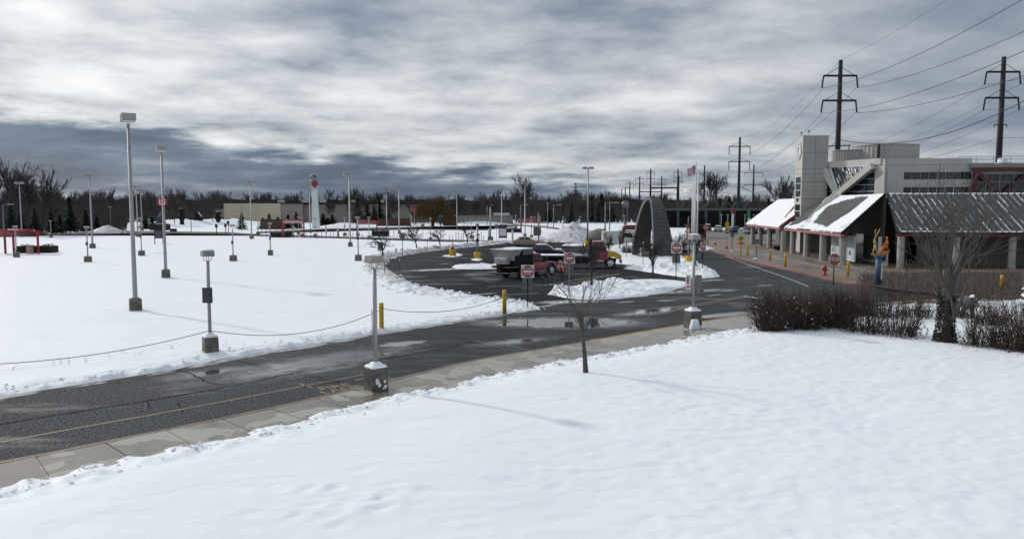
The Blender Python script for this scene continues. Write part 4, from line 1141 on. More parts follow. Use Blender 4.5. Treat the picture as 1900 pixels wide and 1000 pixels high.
# the nearest ones
def lampH(px, py, ptop): P = G(px, py); return ZT(P, ptop)
P = G(698,729)
L1 = walk_lamp('walkway lamp on weathered concrete plinth with pinkish lens, nearest on the sidewalk', (P.x,P.y,.0), lampH(698,729,475), R(40), (.60,.86), None, True, m='conc_wet')
q_ = MB()
for (x, z, r) in ((-.12,.42,.07),(-.14,.50,.05),(-.05,.32,.06),(.15,.42,.05),(.17,.25,.06),(.10,.2,.04)):
    q_.lathe([(r*1.1,-.012),(r,.0),(.02,.02)], 8, (x,-.305,z), axis='y')
q_.build('stuck_snow', M['snow'], L1, fix=True)
MB().cbox((0,0,lampH(698,729,475)-.155),(.475,.475,.055)).build('lens_band', M['lens_r'], L1)
MB().tube([(-.13,-.02,2.0),(-.09,-.02,2.0)],.012,5).tube([(-.12,-.02,1.55),(-.12,-.02,2.75)],.014,5).build('conduit', M['pole_d'], L1)
P = G(391,658)
L2 = walk_lamp('walkway lamp with navy notice panel, standing in the snow at far road edge', (P.x,P.y,.05), lampH(391,658,468), R(35), (.56,.70), None, True)
pn = MB().box(-.20,.20,-.16,-.12,2.1,2.72).build('notice_panel', M['sign_navy'], L2); pn.rotation_euler = (0,0,R(-35))
mb = MB()
for i in range(5): mb.box(-.14,.14-.03*(i%3),-.166,-.161,2.2+i*.10,2.235+i*.10)
mb.build('print', M['sign_back'], pn)
P = G(1285,612)
L3 = walk_lamp('walkway lamp with white head and two hung notices, snow heaped against its base', (P.x,P.y,.1), lampH(1285,612,440), R(20), (.66,.86), None, True, m='conc_wet')
for x0, x1, m in ((-.40,-.14,'sign_w'),(.06,.38,'sign_back')):
    n_ = MB().box(x0,x1,-.10,-.07,1.9,2.62).build('notice_panel', M[m], L3); n_.rotation_euler = (0,0,R(-20))
    if m == 'sign_w':
        mb = MB().box(x0+.06,x1-.12,-.107,-.102,2.2,2.55); mb.box(x0+.05,x1-.05,-.107,-.102,2.0,2.06); mb.build('print', M['sign_r'], n_)
MB().cbox((-.16,-.42,.24),(.52,.34,.52),0,.62).build('heaped_snow', M['snow_lump'], L3, True, bevel=.07)
MB().lathe([(.2,0),(.15,.14),(.03,.2)],8,(.32,-.34,-.02)).build('heaped_snow', M['snow_lump'], L3, True)
# further ones: px, base row, top row, call box?, label
WL = [
 (31,479,420,0,'short lamp in front of the left red shelter'),
 (163.5,488,421,1,'short lamp with call box below the dark spruce at far left'),
 (263,476,405,1,'short lamp between the two tallest left lamps, dark box at mid pole'),
 (433,486,418,1,'short lamp with two boxes on its pole, alone mid lot'),
 (502,475,414,1,'short lamp left of the low dark hedge, white head'),
 (665,485,403,1,'short lamp beside the bare tree at the loop corner'),
 (479,437,403,0,'short lamp at the far road behind the tan warehouse corner'),
 (561,440,403,0,'short lamp inside the round-roofed red shelter'),
 (554,435,402,0,'short lamp just left of the round-roofed shelter post'),
 (585,441,405,1,'short lamp in front of the white clock column'),
 (640,438,403,1,'short lamp right of the dark spruces, box at mid pole'),
 (664,438,403,0,'short lamp left of the middle red shelter'),
 (685,445,403,0,'short lamp with yellow sleeve beside the middle red shelter'),
 (763,441,401,1,'short lamp carrying a red square sign at its head'),
 (799,448,405,1,'short lamp between two young bare trees on the berm'),
 (875,444,407,1,'short lamp right of the third young bare tree'),
 (957,425,400,0,'short lamp behind the right-hand dark hedge'),
 (986,443,403,1,'short lamp right behind the beige car, foremost of three'),
 (992,432,402,0,'short lamp right behind the beige car, middle of three'),
 (1002,432,402,0,'short lamp right behind the beige car, furthest of three'),
 (1045,425,402,1,'short lamp left above the grey snow pile'),
 (1076,425,402,1,'short lamp directly above the grey snow pile'),
 (1122,429,400,0,'short lamp beside the tall lamp right of the snow pile'),
 (1158,432,400,0,'short lamp behind the red-framed shelter near the arch'),
 (95,442,420,0,'short lamp in the dark trees at far left'),
 (1350,424,398,0,'short lamp left of the red round sign at the viaduct'),
 (1338,424,398,0,'leftmost short lamp before the viaduct'),
 (1382,425,398,0,'short lamp right of the first dark pylon before the viaduct'),
 (1398,425,398,0,'rightmost short lamp before the viaduct'),
]
for px, py, pt, bx, lb in WL:
    P = G(px, py); H = min(5.2, max(3.4, ZT(P, pt)))
    walk_lamp(lb, (P.x,P.y,.06 if py > 440 else 0), H, R(rnd.uniform(-15,30)), (.62,.68), H*.52 if bx else None, False, detail=py > 470)
TLS = [
 (252,578,213,-59,None,'tallest nearest lot lamp with twin heads, left foreground snow'),
 (308,517,272,-60,'D','tall lot lamp carrying the red D row sign'),
 (172,462,323,5,None,'tall lot lamp left of the dark spruce top'),
 (41,440,338,5,None,'tall lot lamp among bare trees behind the left red shelter'),
 (256,440,345,0,'','tall far lamp with small square row sign, just right of nearest lamp'),
 (264,428,352,0,None,'tall far lamp right of the one with a small row sign'),
 (467,444,336,0,None,'tall far lamp in front of the tan warehouse'),
 (576,432,351,0,None,'tall far lamp standing left against the white clock column'),
 (650,459,321,20,'','tall lot lamp with pale row sign, right of the clock column'),
 (718,427,354,0,None,'tall far lamp left of the pair by the dark pines'),
 (741,434,344,0,None,'tall far lamp right of the pair by the dark pines'),
 (848,425,355,0,'','tall far lamp right of the yellow willow'),
 (931,431,349,0,None,'tall far lamp in front of the far semi truck'),
 (974,441,338,0,None,'tall far lamp on grey block above the beige car'),
]
for px, py, pt, rz, sg, lb in TLS:
    P = G(px, py); H = min(12.2, max(9.5, ZT(P, pt)))
    tall_lamp(lb, (P.x,P.y,.04), H, R(rz), True, sg)
# lamps on yellow blocks inside the loop
def yellow_block_lamp(px, py, pt, label, kind):
    P = G(px, py); H = ZT(P, pt)
    t = thing('block_lamp', label, 'street lamp' if kind != 'cone' else 'bollard', (P.x,P.y,0), 0)
    MB().lathe([(.38,0),(.38,.80),(.34,.86)],16).build('base', M['yellow'], t, True)
    if kind == 'tall':
        MB().tube([(0,0,.8),(0,0,H-.3)],[.13,.09],8).build('pole', M['pole'], t, True)
        for s in (-1,1): MB().box(min(s*.08,s*.85),max(s*.08,s*.85),-.3,.3,H-.32,H-.02).build('lamp_head', M['lampbox'], t)
    return t
yellow_block_lamp(1090,458,310,'tall twin-headed lamp on a yellow round block behind the tow truck','tall')
P = G(886,481); t = thing('block_post', 'grey post on yellow block in the loop with camera boxes', 'post', (P.x,P.y,0), 0)
MB().lathe([(.42,0),(.42,.75),(.38,.80)],16).build('base', M['yellow'], t, True)
MB().tube([(0,0,.75),(0,0,4.0)],.10,8).build('pole', M['pole'], t, True)
MB().box(-.2,.2,-.2,.2,3.9,4.1).build('cap_box', M['pole_d'], t); MB().box(-.16,.16,-.26,-.08,2.0,2.4).build('control_box', M['sign_navy'], t); MB().box(.02,.25,-.2,0,2.75,2.95).build('camera', M['sign_navy'], t)
P = G(840,476); t = thing('yellow_block', 'yellow round concrete block in the loop topped by a traffic cone', 'bollard', (P.x,P.y,0))
MB().lathe([(.42,0),(.42,.75),(.38,.80)],16).build('block', M['yellow'], t, True)
def cone(label, loc, h=.75, group='orange traffic cones'):
    t = thing('traffic_cone', label, 'traffic cone', loc, 0, group)
    MB().cbox((0,0,.02),(.38*h/.75,.38*h/.75,.04)).build('foot', M['cone'], t)
    MB().lathe([(.15*h/.75,.04),(.035,h)],14).build('body', M['cone'], t, True)
    MB().lathe([(.105*h/.75,h*.42),(.082*h/.75,h*.58)],14).build('band', M['white'], t, True)
    return t
cone('traffic cone standing on top of the yellow block', (P.x,P.y,.80), 1.0)
for px, py, lb in ((1348,463,'orange cone at the base of the far no entry sign'),(1327,456,'orange cone with white band alone on the plaza edge')):
    P = G(px, py); cone(lb, (P.x,P.y,.13), .9)
P = G(1278,492); t = thing('yellow_box', 'yellow box with grey post on the snowy island tip', 'utility box', (P.x,P.y,.2), R(10))
MB().cbox((0,0,.38),(.66,.6,.76)).build('box', M['yellow'], t, bevel=.03); MB().tube([(0,.1,.7),(0,.1,3.6)],.08,8).build('post', M['pole'], t, True)
# bollards
BOL = [(936,586,541,'yellow chain bollard standing beside the snow corner of the loop'),(708,614,565,'yellow chain bollard behind the near walkway lamp'),
       (735,475,463,'short yellow post at the loop berm beside the bare tree'),
       (1457,497,473,'yellow bollard on the plaza in front of the second column'),(1429,485,464,'yellow bollard left of the one before the columns'),
       (1387,475,455,'yellow bollard beside the two-way arrow sign'),(1573,516,487,'yellow bollard right of the stop sign'),(1313,455,441,'far yellow bollard by the red stop sign'),
       (1858,538,513,'yellow snow-topped bollard seen through the right hedge'),(1752,530,505,'yellow bollard behind the ivy-clad tree')]
for px, py, pt, lb in BOL:
    P = G(px, py); H = max(.85, min(1.5, ZT(P, pt)))
    t = thing('bollard', lb, 'bollard', (P.x,P.y,.10), 0, 'yellow steel bollards')
    MB().lathe([(.115,0),(.115,H-.06),(.09,H-.015),(.03,H)],14).build('tube', M['yellow'], t, True)
    MB().lathe([(.121,H-.26),(.121,H-.19)],14).build('band', M['kerb_y'], t, True)
# chain hung along the drive
def hang(name, label, a, b, sag, r=.018, cat='chain', m='chain', n=28, group=None):
    a, b = Vector(a), Vector(b); pts = []
    for i in range(n+1):
        t = i/n; p = a.lerp(b, t); p.z -= sag*4*t*(1-t); pts.append(p)
    o = MB().tube(pts, r, 4).build(name, M[m]); tag(o, label, cat, group); return o
a1, a2, a3 = G(391,657), G(708,614), G(936,586)
hang('chain', 'chain sagging between the notice lamp and the first yellow bollard', (a1.x,a1.y,.98), (a2.x,a2.y,1.05), .62, .014)
hang('chain', 'chain sagging between the two yellow bollards by the drive', (a2.x,a2.y,1.10), (a3.x,a3.y,1.05), .45, .014)
b0 = G(-80,700); hang('chain', 'chain running off left from the notice lamp', (a1.x,a1.y,.98), (b0.x-3,b0.y-1.5,.85), .60, .014)
# ---- road signs
def post(t, h, m='steel_d', r=.032): MB().box(-r,r,-r*.7,r*.7,0,h).build('post', M[m], t)
def dne(label, px, py, ptop, pbot, rz=0, plate=True, m='steel_d'):
    P = G(px, py); z1, z0 = ZT(P, ptop), ZT(P, pbot); s = z1-z0; zc = (z0+z1)/2
    t = thing('do_not_enter_sign', label, 'road sign', (P.x,P.y,.08), rz, 'red and white DO NOT ENTER signs'); post(t, z1-.1, m)
    b = MB().box(-s/2,s/2,-.052,-.036,z0,z1).build('plate', M['sign_w'], t)
    d = MB().lathe([(s*.455,-.058),(s*.455,-.053)],40,(0,0,zc),axis='y').build('disc', M['sign_r'], b, fix=True)
    MB().box(-s*.36,s*.36,-.066,-.0585,zc-s*.095,zc+s*.095).build('bar', M['sign_w'], b)
    txt('lettering','DO NOT',s*.165,M['sign_w'],b,face_at(0,-.062,zc+s*.235),.003)
    txt('lettering','ENTER',s*.165,M['sign_w'],b,face_at(0,-.062,zc-s*.235),.003)
    if plate: MB().box(-s*.38,s*.38,.035,.05,z0-s*.95,z0-s*.08).build('back_plate', M['sign_back'], t)
    return t
dne('foremost DO NOT ENTER sign on the snow corner by the drive', 979,572,494,518)
dne('DO NOT ENTER sign standing on the ploughed snow island behind the young tree', 1056,553,471,491.5, 0, True, 'pole')
dne('DO NOT ENTER sign left of the white-headed lamp at the arch', 1254,520,452,471.5, 0)
dne('narrow turned DO NOT ENTER sign at the tip of the arch island', 1303,507,451,467.5, R(38))
def octagon(t, z, r, m, y=-.04, name='octagon', th=.014):
    return MB().slab([(r*math.cos(math.pi/8+i*math.pi/4), y, z+r*math.sin(math.pi/8+i*math.pi/4)) for i in range(8)],(0,-th,0)).build(name, M[m], t, fix=True)
def stop(label, px, py, ptop, pbot, rz=0, letters=True, back=False):
    P = G(px, py); z1, z0 = ZT(P, ptop), ZT(P, pbot); r = (z1-z0)/2*1.06; zc = (z0+z1)/2
    t = thing('stop_sign', label, 'stop sign', (P.x,P.y,.08), rz, 'octagonal stop signs'); post(t, zc)
    if back:
        octagon(t, zc, r, 'sign_back'); return t
    b = octagon(t, zc, r, 'sign_w'); octagon(b, zc, r*.93, 'sign_r2', -.0545, 'face', .004)
    txt('lettering','STOP',r*.78,M['sign_w'],b,face_at(0,-.0600,zc),.012)
    return t
M['sign_r2'] = mat('sign_r2', (0.36,0.075,0.05), 0.45, var=0.15, vs=6)
stop('faded red STOP sign on dark post in front of the station columns', 1546,533,472,495, R(6))
stop('far red STOP sign at the flagpoles', 1309,455,419,428)
for px, py, pt, pb, lb in ((747,480,433,445,'pale back of an octagonal sign at the loop berm'),(921,448,417,424,'back of a small octagonal sign past the post on yellow block'),(785,442,416,423,'back of an octagonal sign among the young trees')):
    stop(lb, px, py, pt, pb, 0, False, True)
# no-entry, two-way, arrows beside the plaza
P = G(1348,461); z = ZT(P,431)
t = thing('no_entry_sign', 'white square no entry sign under a yellow plate, by an orange cone', 'road sign', (P.x,P.y,.1)); post(t, 4.0, 'pole')
b = MB().box(-.36,.36,-.05,-.035,z-.36,z+.36).build('plate', M['sign_w'], t); MB().lathe([(.33,-.056),(.33,-.051)],28,(0,0,z),axis='y').build('disc', M['sign_r'], b, fix=True); MB().box(-.26,.26,-.064,-.0565,z-.06,z+.06).build('bar', M['sign_w'], b)
MB().box(-.3,.3,-.05,-.035,z+.5,z+1.35).build('upper_plate', M['yellow'], t)
P = G(1374,475); zc = ZT(P,444.5); r = ZT(P,438)-zc
t = thing('two_way_sign', 'yellow diamond sign with two opposed black arrows, on a wooden post', 'road sign', (P.x,P.y,.12)); MB().box(-.09,.09,-.06,.06,0,zc).build('post', M['yellow'], t)
b = MB().slab([(r,-.07,zc),(0,-.07,zc+r),(-r,-.07,zc),(0,-.07,zc-r)],(0,-.015,0)).build('diamond', M['yellow'], t, fix=True)
for s in (-1,1):
    x = s*r*.2; up = s
    MB().box(x-.03,x+.03,-.092,-.086,zc-r*.38,zc+r*.38).slab([(x-.09,-.086,zc+up*r*.2),(x+.09,-.086,zc+up*r*.2),(x,-.086,zc+up*r*.52)],(0,-.006,0)).build('arrow', M['black'], b)
MB().box(-.38,.38,-.085,-.07,zc-r-.28,zc-r-.02).build('lower_plate', M['orange'], t)
w = MB().box(-.4,.4,-.055,-.04,zc+r+.02,zc+r+.75).build('upper_plate', M['sign_w'], t)
MB().slab([(-.12,-.062,zc+r+.62),(.12,-.062,zc+r+.62),(0,-.062,zc+r+.42)],(0,.006,0)).box(-.25,-.05,-.063,-.056,zc+r+.14,zc+r+.2).box(.1,.25,-.063,-.056,zc+r+.14,zc+r+.3).build('print', M['black'], w)
for px, py, pt, lb in ((1358,468,434,'grey back of a small sign on a post left of the two-way sign'),(1403,482,446,'grey back of a sign on a post in front of the far columns')):
    P = G(px, py); z = ZT(P, pt); t = thing('plain_sign', lb, 'road sign', (P.x,P.y,.12)); post(t, z, 'pole_d', .05)
    MB().box(-.28,.28,-.05,-.035,z-.55,z+.02).build('plate', M['sign_back'], t); MB().lathe([(.45,0),(.1,.12)],10).build('snow_foot', M['snow_lump'], t, True)
# thin delineators and small posts on the berms
for px, py, pt, lb in ((714,516,484,'thin dark stake in the loop berm, left one'),(742,518,482,'thin dark stake with white tip in the loop berm'),(793,463,441,'small grey sign post on the berm between young trees'),(703,470,455,'thin stake left of the bare tree at the loop corner'),(720,478,464,'thin stake behind the bare tree at the loop corner'),(1193,493,450,'thin navy stake on the island path before the arch'),(1162,480,440,'thin dark stake left of the arch shrubs')):
    P = G(px, py); h = ZT(P, pt); t = thing('stake', lb, 'post', (P.x,P.y,.05)); MB().tube([(0,0,0),(0,0,h-.15)],.03,6).build('rod', M['sign_navy'], t); MB().tube([(0,0,h-.15),(0,0,h)],.034,6).build('tip', M['white'], t)
P = G(706,475); t = thing('sign_box', 'grey cabinet on a post beside the bare tree at the loop corner', 'sign', (P.x,P.y,0)); post(t, 1.2, 'pole_d'); MB().box(-.33,.33,-.1,.1,.65,1.7).build('cabinet', M['sign_back'], t)
P = G(999,460); t = thing('loop_sign', 'grey square sign back on tall pole beside the beige car', 'road sign', (P.x,P.y,0)); MB().tube([(0,0,0),(0,0,5.2)],.06,8).build('post', M['pole'], t, True); MB().box(-.75,.35,-.09,-.06,1.8,3.1).build('plate', M['sign_back'], t)
P = G(933,447); t = thing('map_board', 'white and navy information board at the far road', 'sign', (P.x,P.y,0)); MB().box(-.75,.75,-.06,0,.5,2.9).build('panel', M['sign_navy'], t); MB().box(-.6,.6,-.075,-.062,.9,2.2).build('print', M['sign_w'], t); [MB().box(x-.04,x+.04,0,.05,0,.6).build('leg', M['steel_d'], t) for x in (-.71,.71)]
P = G(818,424); t = thing('notice_board', 'dark square notice board above the second young tree', 'sign', (P.x,P.y,0)); post(t, 3, 'steel_d', .06); MB().box(-.7,.7,-.1,-.05,1.6,3.2).build('panel', M['sign_navy'], t)
P = G(295,454); t = thing('notice_board', 'dark two-legged notice board in the snow left of the D lamp', 'sign', (P.x,P.y,0), 0)
MB().box(-.66,.66,-.05,.02,1.0,2.35).build('panel', M['sign_navy'], t)
mb = MB(); [mb.box(-.5,.5,-.062,-.055,1.2+i*.25,1.28+i*.25) for i in range(4)]; mb.build('print', M['sign_back'], t)
for s in (-1,1): MB().box(s*.66-.05,s*.66+.05,-.05,.05,0,2.4).build('leg', M['steel_d'], t)
P = G(322,433); t = thing('low_board', 'low dark board on short legs at the far left road', 'sign', (P.x,P.y,0)); MB().box(-.75,.75,-.1,.1,.4,1.1).build('panel', M['sign_navy'], t); [MB().box(x-.05,x+.05,-.05,.05,0,.45).build('leg', M['steel_d'], t) for x in (-.65,.65)]
for px, py, pt, lb, m in ((402,435,416,'dark post with round dark sign at the road bend','sign_navy'),(419,435,415,'small red sign on a post at the road bend','sign_r'),(424,432,410,'post with dark box at the road bend','sign_navy'),(228,437,420,'dark small sign post at the left far road','sign_navy'),(355,430,402,'dark lamp-like post on the snowy far verge','sign_navy')):
    P = G(px, py); h = ZT(P, pt); t = thing('far_sign', lb, 'road sign', (P.x,P.y,0)); post(t, h, 'steel_d', .07); MB().box(-.3,.3,-.12,-.07,h-.8,h).build('plate', M[m], t)
P = G(765,430); t = thing('red_sign', 'red square sign on a lamp pole left of the young trees', 'sign', (P.x+.6,P.y,0)); post(t, 5.8, 'pole', .05); MB().box(-.4,.5,-.1,-.06,4.9,5.9).build('plate', M['sign_r'], t)
# posts along the far road
q = random.Random(11); proto = None
for i, px in enumerate([486,494,502,514,523,530,545,553,568,577,590,597,606,613,619,629,646,655,672,692,731,737,748,757,775,782,811,822,834,840,846,851,856,860,869,879,889,893,897,908,964,971,1000]):
    P = G(px, 441.0+max(0,(px-600))*.024+q.uniform(-.4,.6)); h = q.choice((1.0,1.1,1.2,1.6,1.7))
    if proto is None:
        proto = thing('marker_post', 'thin post in the row of markers along the far road', 'post', P, 0, 'marker posts along the far road'); MB().tube([(0,0,0),(0,0,1)],.05,5).build('rod', M['brickwall'], proto); o = proto; o.scale = (1,1,h)
    else: o = dup(proto, P, 0, None, None, (1,1,h))
for px, py, lb in ((627,441,'tan sleeve post right of the white clock column'),(907,444,'tan sleeve post left of the tall lamp on tan block'),(951,447,'tan sleeve post right of the information board'),(605,434,'tan sleeve post just right of clock column'),(545,437,'tan sleeve post left of the round-roofed shelter')):
    P = G(px, py); t = thing('sleeve_post', lb, 'post', P); MB().tube([(0,0,0),(0,0,1.9)],.17,8).build('sleeve', M['tan'], t, True); MB().lathe([(.16,1.9),(.05,2.0)],8).build('cap', M['offwhite'], t, True)
P = G(910,450); t = thing('block_pole', 'plain tall grey pole on a tan concrete block by the far road', 'pole', P); MB().cbox((0,0,.5),(.95,.95,1.0)).build('base', M['conc_block'], t, bevel=.04); MB().tube([(0,0,1),(0,0,6.0)],.13,8).build('pole', M['pole'], t, True)
# cobra-head street lights along the far roads
for px, py, pt, s, lb in ((818,418,379,1,'single-arm street light left of the willow trailer'),(904,418,381,1,'single-arm street light at the semi truck cab'),(966,424,380,1,'single-arm street light left of the tall lamp above the beige car'),(1016,425,377,0,'dark post street light left of the single arm pair'),(1027,425,380,1,'single-arm street light with small sign, left of snow pile'),(1123,431,376,1,'street light beside tall lamp right of snow pile'),(1131,432,376,1,'right street light of the pair behind the tow truck'),(672,415,384,0,'street light left in front of the dark pines'),(701,415,381,0,'street light right in front of the dark pines'),(8,440,379,1,'street light at the left border'),(206,431,384,0,'faint thin street light in the trees above the left snow heap'),(449,428,382,0,'thin street light left of the warehouse spruce'),(1277,430,402,1,'street light left of the flagpoles')):
    P = G(px, py); H = ZT(P, pt); t = thing('street_light', lb, 'street lamp', P, 0, 'arm street lights along the far roads')
    MB().tube([(0,0,0),(0,0,H-.1)],[.13,.09],6).build('pole', M['pole_d'], t, True)
    if s: MB().bar((0,0,H-.12),(1.3,0,H),.08).build('arm', M['pole_d'], t); MB().cbox((1.6,0,H-.02),(1.1,.45,.22)).build('lamp_head', M['lampbox'], t)
    else: MB().cbox((0,0,H),(.8,.5,.25)).build('lamp_head', M['lampbox'], t)
# hydrant
P = G(1530,513); t = thing('fire_hydrant', 'red fire hydrant on the plaza left of the stop sign', 'hydrant', (P.x,P.y,.125))
MB().lathe([(.2,0),(.2,.08),(.13,.09),(.13,.6),(.17,.62),(.17,.68),(.13,.78),(.05,.86),(.05,.92)],16).build('body', M['red'], t, True)
MB().lathe([(.07,-.24),(.07,.24)],10,(0,0,.48),axis='x').build('outlet', M['red'], t, fix=True); MB().lathe([(.09,-.22),(.09,0)],10,(0,0,.48),axis='y').build('outlet', M['red'], t, fix=True)
# blue column with two flat figures
P = G(1629,531); t = thing('figure_sculpture', 'blue column topped by an ivory striding figure and an orange seated wheelchair figure', 'sculpture', (P.x,P.y,0), 0)
zt_ = ZT(P, 472); k = MPP(P.y)
MB().tube([(0,0,0),(0,0,zt_-.18)],[.26,.24],14).build('column', M['blue'], t, True)
MB().box(-.30,.30,-.28,.28,zt_-.2,zt_-.03).build('capital', M['teal'], t)
MB().box(-.24,-.16,-.31,-.25,zt_-1.9,zt_-.7).build('white_strip', M['white'], t).location = (.3,0,0)
MB().box(-14*k,15*k,-.12,.12,zt_-.03,zt_+.05).build('plinth', M['orange'], t)
zb_ = zt_+.05
def fig(name, paths, m, th=.07):
    mb = MB()
    for pts, r in paths: mb.tube([(x*k, 0, zb_+z*k) for x, z in pts], [v*k for v in r], 8)
    return mb.build(name, m if not isinstance(m, str) else M[m], t, True)
iv = fig('ivory_figure', [([(-11.5,0),(-11,6),(-9,11),(-8.5,17)],[1.0,1.2,1.6,1.9]),([(-2.5,0),(-5,5),(-7,10),(-8.5,17)],[1.0,1.2,1.6,1.9]),([(-8.5,16),(-9,20),(-9.5,24)],[1.9,2.0,1.9]),([(-9.5,23.5),(-9.8,26),(-9.8,27.5)],[1.3,1.7,.8]),([(-9,23),(-6,19),(-4.5,15)],[1.0,.8,.6]),([(-9.3,24),(-8.2,31),(-8,34)],[1.0,.9,.7])], 'ivory')
fig('ivory_banner', [([(-8,31),(-9,44),(0,46.5),(-5,36),(-8,30.5)],[.8,.8,.8,.8,.6])], 'ivory')
og = fig('orange_figure', [([(1,0),(4,6),(6,10),(8,13)],[2.0,1.8,2.0,2.2]),([(8,12),(13,13),(14,15)],[2.4,2.5,2.5]),([(13,14),(14,20),(13.2,25)],[2.6,2.4,1.8]),([(13,25.5),(13.2,29),(13.2,31.5)],[1.3,2.0,1.1]),([(13.5,23),(9,18),(7,15)],[1.2,1.0,.8]),([(4,2),(16,2)],[.6,.6])], 'orange')
wh = [(13.5+5.2*math.cos(a), 5.4+5.2*math.sin(a)) for a in np.linspace(0, 2*math.pi, 19)]
fig('wheel', [(wh, [.6]*19)]+[([(13.5,5.4),wh[i]],[.3,.3]) for i in range(0,18,3)], 'orange')
# flagpoles and flag
fl = thing('flagpole', 'tallest white flagpole with stars and stripes flying left', 'flagpole', G(1288,482), 0, 'white flagpoles beside the arch')
P = fl.location; H = ZT(P, 304)
MB().tube([(0,0,0),(0,0,H)],[.13,.06],10).lathe([(.02,H),(.12,H+.08),(.02,H+.2)],8).build('pole', M['white'], fl, True)
fm = MB(); FW, FH = 1.5, .95; NX = 20
def fp(u, v): 
    x = -u*FW*.62; z = H-.15-v*FH-u*.42+.05*math.sin(u*7); y = .16*math.sin(u*8+v*1.2); return (x, y, z)
for j in range(13):
    for i in range(NX):
        u0, u1, v0, v1 = i/NX, (i+1)/NX, j/13, (j+1)/13
        fm.quad(fp(u0,v0),fp(u0,v1),fp(u1,v1),fp(u1,v0), 2 if (j < 7 and i < NX*.4) else (0 if j % 2 == 0 else 1))
fm.build('flag', [M['flag_r'],M['white'],M['flag_b']], fl)
sm_ = MB(); q = random.Random(1)
for r_ in range(5):
    for c_ in range(6):
        x, y, z_ = fp(.04+.06*c_, .04+.1*r_); sm_.box(x-.018,x+.018,y-.02,y+.02,z_-.018,z_+.018)
sm_.build('stars', M['white'], fl)
for px, py, pt, lb in ((1283,482,321,'left bare white flagpole beside the flag'),(1285.8,480,327,'middle bare white flagpole behind the flagged one'),(1292.5,479,318,'right bare white flagpole beside the flag')):
    P = G(px, py); H2 = ZT(P, pt); t = thing('flagpole', lb, 'flagpole', P, 0, 'white flagpoles beside the arch')
    MB().tube([(0,0,0),(0,0,H2)],[.12,.06],8).build('pole', M['white'], t, True); MB().lathe([(.02,H2),(.1,H2+.08),(.02,H2+.18)],8).build('finial', M['pole'], t, True)
# ---- red bus shelters
def shelter(label, px, py, Wd, Hh, rz=0, roof=True, D=1.8, cm='red'):
    P = G(px, py); t = thing('bus_shelter', label, 'bus shelter', P, rz, 'red tubular bus shelters')
    for s in (-1, 1):
        MB().tube([(s*Wd/2,0,0),(s*Wd/2,0,Hh-.5),(s*(Wd/2-.12),0,Hh-.18),(s*(Wd/2-.5),0,Hh)],.14,8).build('leg', M[cm], t, True)
        mb = MB(); [mb.lathe([(.05,-.155),(.05,-.14)],8,(s*Wd/2,0,.3+.32*i),axis='y') for i in range(int((Hh-.8)/.32))]; mb.build('studs', M['red_dark'], t)
    MB().tube([(-Wd/2+.45,0,Hh),(Wd/2-.45,0,Hh)],.14,8).build('top_rail', M[cm], t, True)
    MB().tube([(-Wd/2,.0,Hh-.75),(Wd/2,.0,Hh-.75)],.07,6).build('lower_rail', M['red_dark'], t, True)
    if roof:
        pts = [(0, y, Hh-.02-.6*abs(y/D)**2) for y in np.linspace(0, D, 6)]
        mb = MB()
        for i in range(5):
            a, b = pts[i], pts[i+1]
            mb.hexa([(-Wd/2,a[1],a[2]-.05),(Wd/2,a[1],a[2]-.05),(Wd/2,b[1],b[2]-.05),(-Wd/2,b[1],b[2]-.05),(-Wd/2,a[1],a[2]),(Wd/2,a[1],a[2]),(Wd/2,b[1],b[2]),(-Wd/2,b[1],b[2])])
        mb.build('roof', M['offwhite'] if roof == 'w' else M['red_dark'], t)
    return t
shelter('red tubular shelter with studded legs at left beside the dark hedge', 41,472.5,4.2,3.1,0,'r')
t = shelter('red shelter cut by the left border, rail continuing from the next', 0,472.5,3.6,3.05,0,'r')
P = G(56,472); t = thing('litter_bin', 'pale red bin between the red shelter leg and hedge', 'bin', P); MB().box(-.3,.3,-.3,.3,0,1.05).build('body', M['lens_r'], t, bevel=.03); MB().box(-.33,.33,-.33,.33,1.05,1.15).build('lid', M['sign_back'], t)
shelter('red shelter with a pale curved roof left of the clock column', 545,441,4.0,3.5,R(20),'w',2.6)
shelter('middle red shelter behind the loop corner tree', 681,438,4.2,3.2,0,'r')
shelter('red shelter frame behind the beige car lamps', 983,433,4.0,3.2,R(-10),'r')
shelter('dark red shelter frame left under the arch', 1190,461,5.4,3.3,R(-5),'r',2.2,'red_dark')
P = G(1160,432); t = thing('red_rack', 'small red and white kiosk sign left of the arch trees', 'sign', P); post(t, 2.8, 'pole_d', .06); MB().box(-.7,.9,-.15,.15,1.0,1.5).build('board', M['red'], t); MB().box(-.4,.4,-.1,.1,1.9,2.6).build('upper_board', M['lens_r'], t)
# low clipped hedges
def hedge(label, px0, px1, py, h, d=1.6, seed=1, m='hedge', name='hedge', cat='hedge', group='dark low hedges on the snow lot'):
    A, B = G(px0, py), G(px1, py); L = (B-A).length; q = random.Random(seed); mb = MB()
    n = int(L*230*min(1.5, h))
    for _ in range(n):
        x = q.uniform(0, L); y = q.uniform(-d/2, d/2); zt2 = h*(.82+.18*math.sin(x*1.7+seed)*math.sin(x*.6))*(1-.25*(abs(y)/(d/2))**3); z = zt2*q.random()**.6
        r = q.uniform(.05, .13); u = Vector((q.gauss(0,1),q.gauss(0,1),q.gauss(0,1))).normalized()*r; v = Vector((q.gauss(0,1),q.gauss(0,1),q.gauss(0,1))).normalized()*r; c = Vector((x,y,z))
        mb.add([c-u,c+u*.2+v,c+u],[(0,1,2)])
    mb.box(.1,L-.1,-d/2+.15,d/2-.15,0,h*.72)
    t = thing(name, label, cat, (A.x,A.y,0), math.atan2((B-A).y,(B-A).x), group)
    mb.build('foliage', M[m], t); 
    return t
hedge('dark clipped hedge right of the left red shelter', 38,102,470,1.35,2.2,1)
